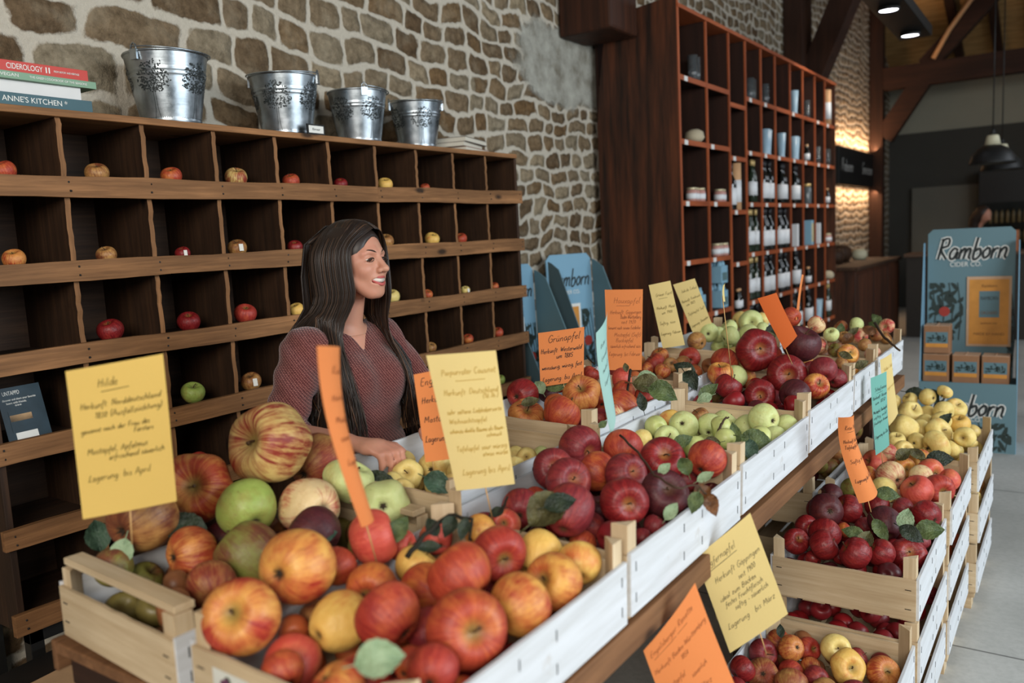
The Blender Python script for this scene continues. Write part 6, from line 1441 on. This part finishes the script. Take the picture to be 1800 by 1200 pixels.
def skin(name, rgb, red):
    t = NT(name); co = t.coord(); a = t.noise(co, 12, 3); col = t.mix(t.rng(a, .35, .7, 0, .35), hx(*rgb), hx(*red)); t.fin(col, .48, 0, .35)
    t.b.inputs['Subsurface Weight'].default_value = .18; t.b.inputs['Subsurface Scale'].default_value = .012; t.b.inputs['Subsurface Radius'].default_value = (1, .35, .2); MAT[name] = t.m
skin('skin', (190, 138, 114), (180, 110, 92)); plain('lip', (176, 84, 80), .35, var=.05); plain('teeth', (206, 196, 184), .3, var=0); plain('eye_white', (214, 208, 200), .25, var=0); plain('iris_brown', (44, 28, 20), .15, var=0); plain('brow_brown', (48, 31, 22), .8); plain('mouth_dark', (60, 22, 20), .7, var=0); plain('jeans_blue', (44, 54, 72), .85, var=.15, scale=80); plain('shoe_dark', (34, 30, 28), .6)
def knit():
    t = NT('maroon_knit'); co = t.coord()
    w1 = t.new('ShaderNodeTexWave'); w1.wave_type = 'BANDS'; w1.bands_direction = 'DIAGONAL'; t.set(w1.inputs['Vector'], co); w1.inputs['Scale'].default_value = 60; w1.inputs['Distortion'].default_value = 2.0; w1.inputs['Detail'].default_value = 1; w1.inputs['Detail Scale'].default_value = 3
    w2 = t.new('ShaderNodeTexWave'); w2.wave_type = 'BANDS'; w2.bands_direction = 'Z'; t.set(w2.inputs['Vector'], co); w2.inputs['Scale'].default_value = 80; w2.inputs['Distortion'].default_value = 1.5
    f = t.math('MULTIPLY', w1.outputs['Fac'], w2.outputs['Fac']); n1 = t.noise(co, 220, 3)
    col = t.ramp(t.math('ADD', t.math('MULTIPLY', f, .7), t.math('MULTIPLY', n1, .3)), [(.12, hx(66, 30, 30)), (.4, hx(112, 60, 56)), (.75, hx(156, 102, 92))])
    t.bump(f, .5, .002); t.fin(col, .9, 0, .15); t.b.inputs['Sheen Weight'].default_value = .25; MAT['maroon_knit'] = t.m
knit()
def hair_mat(name, rgb, hi):
    t = NT(name); g = t.new('ShaderNodeNewGeometry'); r_ = g.outputs['Random Per Island']
    col = t.ramp(r_, [(0, hx(*rgb)), (.7, hx(*[int(a*1.25) for a in rgb])), (.93, hx(*[int((a+b)/2) for a, b in zip(rgb, hi)])), (1, hx(*hi))])
    t.fin(col, t.math('ADD', .34, t.math('MULTIPLY', r_, .14)), 0, .45); MAT[name] = t.m
hair_mat('hair_brown', (27, 18, 12), (92, 62, 38)); hair_mat('hair_dark', (30, 22, 18), (60, 44, 34))
def hand(P, wrist, palm, spread, curl, s=1.0):
    """five fingered hand lying over an edge: wrist -> palm centre, fingers from the palm along 'spread'"""
    w, p = Vector(wrist), Vector(palm); d = (p-w).normalized(); side = Vector(spread).normalized(); down = d.cross(side).normalized()
    if down.z > 0: down = -down
    f = cap(P, w, p, .024*s, .026*s, (1, 1, .8)); f = smin(f, cap(P, p-side*.018, p+side*.018, .020, .020, (1, 1, .8)), .015)
    for k, (o, L) in enumerate(((-.030, .058), (-.010, .070), (.011, .066), (.030, .052))):
        a = p+d*.022+side*o*s; b = a+d*L*.45*s+down*.008; c = b+d*L*.30*s*(1-curl)+down*L*(.25+.3*curl)*s; e = c+down*L*.35*s-d*.004*curl
        f = smin(f, cap(P, a, b, .0098*s, .009*s), .006); f = smin(f, cap(P, b, c, .009*s, .0084*s), .003); f = smin(f, cap(P, c, e, .0084*s, .0072*s), .003)
    a = p-side*.026*s-d*.012; b = a-side*.026*s+d*.022+down*.006; c = b+d*.026*s+down*.010
    f = smin(f, cap(P, a, b, .012*s, .0105*s), .010); f = smin(f, cap(P, b, c, .0105*s, .008*s), .003)
    return f
def woman():
    base = Vector((-1.765, 1.70, 0)); r = empty('person', base); tag(r, 'smiling young woman with long dark hair in maroon knit sweater behind the crates', 'person')
    Rb = Matrix.Rotation(math.radians(2), 4, 'Z')
    # head frame: face to local +x
    Hc = Vector((.045, .0, 1.500)); Rh = Matrix.Rotation(math.radians(5), 4, 'Z') @ Matrix.Rotation(math.radians(-3), 4, 'Y')
    MH = Matrix.Translation(Hc) @ Rh
    MHi = MH.inverted()
    def headf(X, Y, Z):
        a = MHi; P = [a[0][0]*X+a[0][1]*Y+a[0][2]*Z+a[0][3], a[1][0]*X+a[1][1]*Y+a[1][2]*Z+a[1][3], a[2][0]*X+a[2][1]*Y+a[2][2]*Z+a[2][3]]
        x, y, z = P; Pa = [x, np.abs(y), z]
        f = ell(P, (-.012, 0, .035), (.092, .073, .084))                      # cranium
        f = smin(f, ell(P, (.026, 0, .012), (.058, .060, .068)), .03)           # forehead and face
        f = smin(f, ell(P, (.042, 0, -.040), (.042, .046, .052)), .03)          # jaw
        f = smin(f, ell(P, (.066, 0, -.083), (.018, .021, .016)), .018)         # chin
        f = smin(f, cap(Pa, (.028, .052, -.045), (.060, .020, -.080), .016, .014), .02)  # jaw line
        f = smin(f, ell(Pa, (.060, .037, -.018), (.022, .021, .020)), .018)     # smiling cheeks
        f = smin(f, cap(Pa, (.080, .010, .032), (.070, .042, .026), .010, .008), .012)   # brow ridge
        f = smax(f, -ell(Pa, (.091, .031, .012), (.016, .018, .012)), .012)     # eye sockets
        f = smin(f, ell(Pa, (.070, .031, .011), (.0135, .0150, .0125)), .004)   # lids
        f = smin(f, cap(P, (.084, 0, .022), (.104, 0, -.014), .0068, .0098), .010)   # nose bridge
        f = smin(f, ell(P, (.108, 0, -.019), (.0115, .011, .0095)), .007)       # nose tip
        f = smin(f, ell(Pa, (.096, .0125, -.022), (.0095, .0075, .0075)), .005) # nostril wings
        f = smax(f, -ell(Pa, (.102, .0065, -.0285), (.004, .0032, .003)), .002)
        f = smin(f, ell(P, (.076, 0, -.050), (.018, .030, .022)), .014)         # muzzle
        f = smax(f, -ell(P, (.088, 0, -.0500), (.028, .0315, .0090)), .003)     # open smiling mouth
        f = smax(f, -ell(P, (.104, 0, -.070), (.012, .016, .0055)), .006)       # below the lower lip
        f = smin(f, ell(Pa, (-.006, .074, -.004), (.017, .008, .028)), .006)    # ears
        # neck (body frame)
        Q = [X, Y, Z]
        f = smin(f, cap(Q, (.015, .004, 1.45), (-.022, 0, 1.30), .050, .056), .02)
        f = smin(f, cap(Q, (-.02, -.10, 1.285), (-.02, .10, 1.285), .05, .05, (1, 1, .8)), .03)
        f = smin(f, ell(Q, (-.005, 0, 1.19), (.075, .12, .12)), .03)
        return f
    def limb(sh, el, wr, pa, sp):
        def fn(X, Y, Z):
            P = [X, Y, Z]; f = cap(P, el, wr, .038, .025); f = smin(f, cap(P, sh, el, .045, .040), .02); return smin(f, hand(P, wr, pa, sp, .6), .012)
        return fn
    # arms in the person's frame: left is +y
    LS, LE, LW, LP_ = (-.02, .160, 1.275), (.08, .235, 1.09), (.285, .03, 1.075), (.345, -.03, 1.060)
    RS, RE, RWr, RP = (-.02, -.160, 1.275), (.03, -.30, 1.07), (.24, -.285, 1.065), (.315, -.265, 1.055)
    def skin_f(X, Y, Z):
        f = headf(X, Y, Z)
        f = smin(f, limb(LS, LE, LW, LP_, (.65, .75, 0))(X, Y, Z), .01); f = smin(f, limb(RS, RE, RWr, RP, (-.25, -.96, 0))(X, Y, Z), .01)
        P = [X, Y, Z]
        f = smin(f, ell(P, (-.01, 0, 1.02), (.10, .145, .26)), .02)             # trunk under the sweater
        for s_ in (-1, 1):
            f = smin(f, cap(P, (0, s_*.085, .92), (.01, s_*.09, .50), .078, .052), .02); f = smin(f, cap(P, (.01, s_*.09, .50), (-.01, s_*.095, .10), .050, .034), .02)
            f = smin(f, cap(P, (-.02, s_*.095, .045), (.13, s_*.105, .035), .036, .030), .02)
        return f
    def feats(m):
        def T(p): return MH @ Vector(p)
        for s_ in (-1, 1):
            c = Vector((.0725, s_*.031, .010)); vs_ = []; n1, n2 = 10, 14
            for (rr, off, mi, a0) in ((.0126, 0, 1, 1.2), (.0082, .0062, 2, 1.5)):
                vs_ = []; fs = []
                for i in range(n1+1):
                    th = a0*i/n1
                    for k in range(n2):
                        a = 2*PI*k/n2; vs_.append(T(c+Vector((off+rr*math.cos(th), rr*math.sin(th)*math.cos(a)*1.15, rr*math.sin(th)*math.sin(a)*(.30 if mi == 1 else .58)))))
                for i in range(n1):
                    for k in range(n2): fs.append((i*n2+k, (i+1)*n2+k, (i+1)*n2+(k+1) % n2, i*n2+(k+1) % n2))
                m.add(vs_, fs, mi, True)
            # upper lid crease with lashes, lower lid
            m.tube([T((.0835+.004*math.sin(PI*q/8), s_*(.014+.0042*q), .0115+.0055*math.sin(PI*q/8)-.0008*q)) for q in range(9)], [.0012, .0016, .0019, .0021, .0022, .0022, .0021, .0018, .0012], 6, 3)
            m.tube([T((.0836+.002*math.sin(PI*q/8), s_*(.015+.0040*q), .0085-.0045*math.sin(PI*q/8))) for q in range(9)], .0009, 6, 3)
            m.tube([T((.0905-.0008*q-.00022*q*q, s_*(.010+.0045*q), .0285+.0052*math.sin(PI*q/9)+.0005*q)) for q in range(9)], [.0018, .0032, .0040, .0042, .0040, .0036, .003, .0022, .0012], 6, 3, flat=.6)
        # teeth, lips: a smile with raised corners
        def arc(k, n, wy, x0, bend, z0, up): 
            t_ = 2*k/n-1; return (x0-bend*t_*t_, wy*t_, z0+up*t_*t_)
        n = 16; m.tube([T(arc(k, n, .0285, .0885, .023, -.0495, .0075)) for k in range(n+1)], [.001]+[.0070]*(n-1)+[.001], 8, 4, flat=1.0)
        for k in range(1, 12):
            q = arc(k, 12, .0270, .0953, .023, -.0495, .0075); m.tube([T((q[0], q[1], q[2]+.004)), T((q[0], q[1], q[2]-.005))], .0003, 4, 5)
        m.tube([T(arc(k, n, .0345, .0935, .029, -.0415, .0062)) for k in range(n+1)], [.0006]+[.0018+.0018*math.sin(PI*k/n) for k in range(1, n)]+[.0006], 8, 6)
        m.tube([T(arc(k, n, .0345, .0915, .0270, -.0615, .0262)) for k in range(n+1)], [.0006]+[.0018+.0028*math.sin(PI*k/n) for k in range(1, n)]+[.0006], 8, 6)
        m.lathe([(0, 0), (.018, 0), (.018, .001), (0, .001)], 12, 5, M=MH @ Matrix.Translation((.0815, 0, -.049)) @ Matrix.Rotation(PI/2, 4, 'Y') @ Matrix.Scale(.4, 4, (1, 0, 0)))
    v, f = surface_nets(lambda X, Y, Z: skin_f(X, Y, Z), (-.16, -.36, -.01), (.46, .30, 1.34), .0075)
    # finer net for the head, joined into the same mesh object
    def body_low(X, Y, Z): return np.maximum(skin_f(X, Y, Z), Z-1.30)
    def head_hi(X, Y, Z): return np.maximum(skin_f(X, Y, Z), 1.296-Z)
    def hands_hi(X, Y, Z): return skin_f(X, Y, Z)
    m = MB()
    v, f = surface_nets(body_low, (-.17, -.38, -.01), (.46, .31, 1.33), .0070); m.add([Rb @ Vector(p) for p in v], f, 0, True)
    v, f = surface_nets(head_hi, (-.13, -.15, 1.28), (.20, .15, 1.64), .0030); m.add([Rb @ Vector(p) for p in v], f, 0, True)
    k = len(m.v); feats(m)
    for i in range(k, len(m.v)): m.v[i] = tuple(Rb @ Vector(m.v[i]))
    o = m.obj('body', [MAT[q] for q in ('skin', 'eye_white', 'iris_brown', 'brow_brown', 'teeth', 'mouth_dark', 'lip')], r)
    # sweater
    def sweater(X, Y, Z):
        P = [X, Y, Z]
        f = ell(P, (-.008, 0, 1.06), (.124, .165, .20)); f = smin(f, cap(P, (-.02, -.12, 1.272), (-.02, .12, 1.272), .058, .058, (1.15, 1, .9)), .06)
        f = smin(f, ell(P, (.055, -.065, 1.165), (.078, .075, .075)), .05); f = smin(f, ell(P, (.055, .065, 1.165), (.078, .075, .075)), .05)
        f = smin(f, ell(P, (-.01, 0, .93), (.135, .172, .09)), .05)
        for S, E, W_ in ((LS, LE, LW), (RS, RE, RWr)):
            S, E, W_ = np.array(S), np.array(E), np.array(W_)
            k_ = .30 if S[1] > 0 else .25
            g = cap(P, S, E, .060, .054); g = smin(g, cap(P, E, E+(W_-E)*k_, .053, .046), .03); f = smin(f, g, .045)
        # folds
        f = f+.0045*np.sin(Z*85+np.sin(Y*16)*2.2+X*22)*np.clip((1.14-Z)/.12, 0, 1)*np.clip(1-np.abs(Y)*2.2, 0, 1)
        f = f+.0035*np.sin((Z+X*.8-np.abs(Y)*.9)*70)*np.clip((np.abs(Y)-.15)/.05, 0, 1)
        hole = cap(P, (-.022, 0, 1.29), (.012, 0, 1.47), .050, .066)
        vee = np.maximum(np.abs(Y)-(.006+.58*(Z-1.262)), -(X-.0)); f = smax(f, -smin(hole, vee, .012), .006)
        return smax(f, .875-Z, .01)
    so = sdf_obj('sweater', sweater, (-.22, -.42, .85), (.40, .36, 1.40), .0065, [MAT['maroon_knit']], r, Rb)
    # jeans and shoes
    def jeans(X, Y, Z):
        P = [X, Y, Z]; f = ell(P, (-.01, 0, .90), (.118, .158, .12))
        for s_ in (-1, 1): f = smin(f, cap(P, (0, s_*.085, .90), (.01, s_*.09, .50), .088, .062), .03); f = smin(f, cap(P, (.01, s_*.09, .50), (-.01, s_*.095, .10), .060, .052), .02)
        return smax(f, Z-.95, .01)
    sdf_obj('jeans', jeans, (-.16, -.20, .03), (.15, .20, .97), .012, [MAT['jeans_blue']], r, Rb)
    m = MB()
    for s_ in (-1, 1):
        v, f = surface_nets(lambda X, Y, Z: smax(cap([X, Y, Z], (-.03, s_*.095, .05), (.14, s_*.108, .04), .048, .040), -Z, .004), (-.10, s_*.10-.07, -.01), (.20, s_*.10+.07, .12), .009); m.add([Rb @ Vector(p) for p in v], f, 0, True)
    m.obj('shoes', MAT['shoe_dark'], r)
    # hair: a close cap plus long straight locks
    def hcap(X, Y, Z):
        a = MHi; P = [a[0][0]*X+a[0][1]*Y+a[0][2]*Z+a[0][3], a[1][0]*X+a[1][1]*Y+a[1][2]*Z+a[1][3], a[2][0]*X+a[2][1]*Y+a[2][2]*Z+a[2][3]]
        x, y, z = P
        f = ell(P, (-.012, 0, .036), (.103, .079, .088)); f = smin(f, cap([x, y, z], (-.06, 0, .0), (-.080, 0, -.18), .058, .066, (.8, 1.2, 1)), .05)
        # cut away the face with a side swept hairline
        face = ell([x, y, z], (.096, .008, -.050), (.080, .072, .124)); f = smax(f, -face, .012)
        return smax(f, -(z+.30), .01)
    sdf_obj('hair_cap', hcap, (-.20, -.16, 1.18), (.16, .16, 1.66), .006, [MAT['hair_dark']], r, Rb)
    m = MB(); r2 = random.Random(4)
    def lock(pts, w_):
        m.tube([Rb @ Vector(p) for p in pts], w_, 5, 0, True, True, .45)
    TH = lambda p: MH @ Vector(p)
    N_ = 420
    for side in (-1, 1):
        for k in range(N_):
            u = (k+r2.random())/N_                       # 0 front edge ... 1 back of the head
            px = .074-.162*u; fx = max(0, 1-u/.16)       # 0 front edge ... 1 back of the head
            ZS = lambda x_, y_: .036+.095*math.sqrt(max(.02, 1-((x_+.012)/.112)**2-(y_/.090)**2))
            root = TH((px, .012+side*.003, ZS(px, .012)+.001)); tx = .050-.145*u+r2.uniform(-.004, .004)+.008*fx; w1 = .083+r2.uniform(-.003, .006)-.03*max(0, u-.75)*2-.008*fx
            y1 = .040-.010*fx; p1 = TH((px+.003*fx, .010+side*y1, ZS(px, y1))); p2 = TH((tx, side*w1, .046)); p3 = TH((tx-.002, side*(w1+.006), -.030)); p4 = TH((tx-.004, side*(w1+.004), -.100))
            # fall: front locks lie over the chest, back ones behind the shoulder
            zl = (.985 if side < 0 else 1.0)+.10*u*u+r2.uniform(-.03, .05)
            if side < 0:
                e1 = Vector((.075-.175*u, -.105-.040*u, 1.31)); e2 = Vector((.125-.210*u, -.115-.060*u+r2.uniform(-.006, .006), 1.17))
                e3 = Vector((.150-.225*u+r2.uniform(-.012, .012), -.120-.060*u+r2.uniform(-.012, .012), 1.06)); e4 = Vector((.156-.225*u+r2.uniform(-.018, .018), -.118-.05*u+r2.uniform(-.015, .015), zl))
            else:
                e1 = Vector((.080-.175*u, .085+.030*u, 1.31)); e2 = Vector((.140-.215*u, .090+.055*u+r2.uniform(-.006, .006), 1.18))
                e3 = Vector((.160-.23*u+r2.uniform(-.01, .01), .105+.045*u+r2.uniform(-.012, .012), 1.07)); e4 = Vector((.160-.22*u+r2.uniform(-.015, .015), .115+.03*u+r2.uniform(-.012, .012), zl))
            raw = [root, p1, p2, p3, p4, e1, e2, e3, e4]; pts = []
            for i in range(len(raw)-1):
                a, b, c, d = raw[max(i-1, 0)], raw[i], raw[i+1], raw[min(i+2, len(raw)-1)]
                for q in range(3):
                    t = q/3; pts.append(.5*((2*b)+(-a+c)*t+(2*a-5*b+4*c-d)*t*t+(-a+3*b-3*c+d)*t**3))
            pts.append(raw[-1]); n = len(pts); wv = r2.uniform(.0011, .0029)
            A = np.array([tuple(p) for p in pts]); lay = .006+.016*r2.random()
            for _ in range(6):                          # keep the locks lying on the sweater
                f0 = sweater(A[:, 0], A[:, 1], A[:, 2]); g = np.stack([(sweater(A[:, 0]+(.004 if q == 0 else 0), A[:, 1]+(.004 if q == 1 else 0), A[:, 2]+(.004 if q == 2 else 0))-f0)/.004 for q in range(3)], 1)
                g /= np.maximum(np.linalg.norm(g, axis=1), 1e-6)[:, None]; mk = (f0 < lay) & (A[:, 2] < 1.42) & (np.arange(n) > 9)
                A[mk] += g[mk]*((lay-f0[mk])*.8)[:, None]
            A[10:-1] = A[10:-1]*.5+(A[9:-2]+A[11:])*.25
            pts = [Vector(p) for p in A]
            lock(pts, [wv*(.7+.5*math.sin(PI*min(1, i/(n*.6)))) * (1 if i < n*.8 else (1-(i-n*.8)/(n*.2)*.8)) for i in range(n)])
    for k in range(140):                                # back curtain
        y = -.11+.22*k/140; root = TH((-.055-.03*r2.random(), .012+y*.15, .120)); p1 = TH((-.104, y*.75, .07)); p2 = TH((-.114, y*.90, -.02)); p3 = TH((-.108, y*1.0, -.11)); e1 = Vector((-.118, y*1.25, 1.28)); e2 = Vector((-.140+r2.uniform(-.01, .01), y*1.25, 1.12)); e3 = Vector((-.135, y*1.2, 1.02+r2.uniform(-.04, .04)))
        lock([root, p1, p2, p3, e1, e2, e3], [.002, .004, .004, .004, .0035, .003, .0012])
    m.obj('hair', MAT['hair_brown'], r)
woman()
def far_woman():
    r = empty('person', (-1.22, 13.0, 0), (0, 0, math.radians(-30))); tag(r, 'distant woman with dark hair bending down behind the bar', 'person')
    def b(X, Y, Z):
        P = [X, Y, Z]; f = ell(P, (.13, 0, 1.55), (.085, .07, .105), -.5); f = smin(f, ell(P, (.205, 0, 1.50), (.02, .016, .02)), .02); f = smin(f, cap(P, (.08, 0, 1.47), (.0, 0, 1.36), .05, .055), .02)
        for s_ in (-1, 1):
            f = smin(f, cap(P, (0, s_*.17, 1.34), (.12, s_*.2, 1.12), .045, .038), .02); f = smin(f, cap(P, (.12, s_*.2, 1.12), (.32, s_*.10, 1.15), .036, .028), .02)
            f = smin(f, cap(P, (-.1, s_*.09, .9), (-.05, s_*.09, .05), .08, .04), .02)
            for q in range(4): f = smin(f, cap(P, (.33, s_*.10+(q-1.5)*.018, 1.145), (.40, s_*.10+(q-1.5)*.02, 1.12-.004*q), .010, .008), .006)
            f = smin(f, cap(P, (.32, s_*.07, 1.14), (.35, s_*.05, 1.13), .011, .009), .006)
        return f
    sdf_obj('body', b, (-.22, -.28, 0), (.44, .28, 1.72), .014, [MAT['skin']], r)
    def c(X, Y, Z):
        P = [X, Y, Z]; f = ell(P, (-.05, 0, 1.12), (.13, .19, .30)); f = smin(f, cap(P, (-.02, -.16, 1.33), (-.02, .16, 1.33), .07, .07), .05)
        for s_ in (-1, 1): f = smin(f, cap(P, (0, s_*.18, 1.33), (.12, s_*.2, 1.12), .06, .052), .03); f = smin(f, cap(P, (.12, s_*.2, 1.12), (.26, s_*.13, 1.14), .05, .042), .02)
        return smax(f, .8-Z, .01)
    sdf_obj('grey_jumper', c, (-.24, -.30, .78), (.36, .30, 1.44), .016, [plain('jumper_grey', (76, 74, 68), .9)], r)
    def t_(X, Y, Z):
        P = [X, Y, Z]; f = 1e3
        for s_ in (-1, 1): f = smin(f, cap(P, (-.1, s_*.09, .86), (-.05, s_*.09, .04), .092, .055), .03) if s_ > 0 else cap(P, (-.1, s_*.09, .86), (-.05, s_*.09, .04), .092, .055)
        return f
    sdf_obj('trousers', t_, (-.24, -.22, -.03), (.08, .22, .98), .02, [MAT['shoe_dark']], r)
    def h(X, Y, Z):
        P = [X, Y, Z]; f = ell(P, (.095, 0, 1.575), (.105, .092, .115), -.4); f = smin(f, cap(P, (.03, 0, 1.52), (-.03, 0, 1.30), .09, .07, (1, 1.25, 1)), .04)
        return smax(f, -ell(P, (.21, 0, 1.50), (.095, .09, .10)), .01)
    sdf_obj('hair', h, (-.16, -.16, 1.18), (.26, .16, 1.74), .012, [MAT['hair_dark']], r)
far_woman()
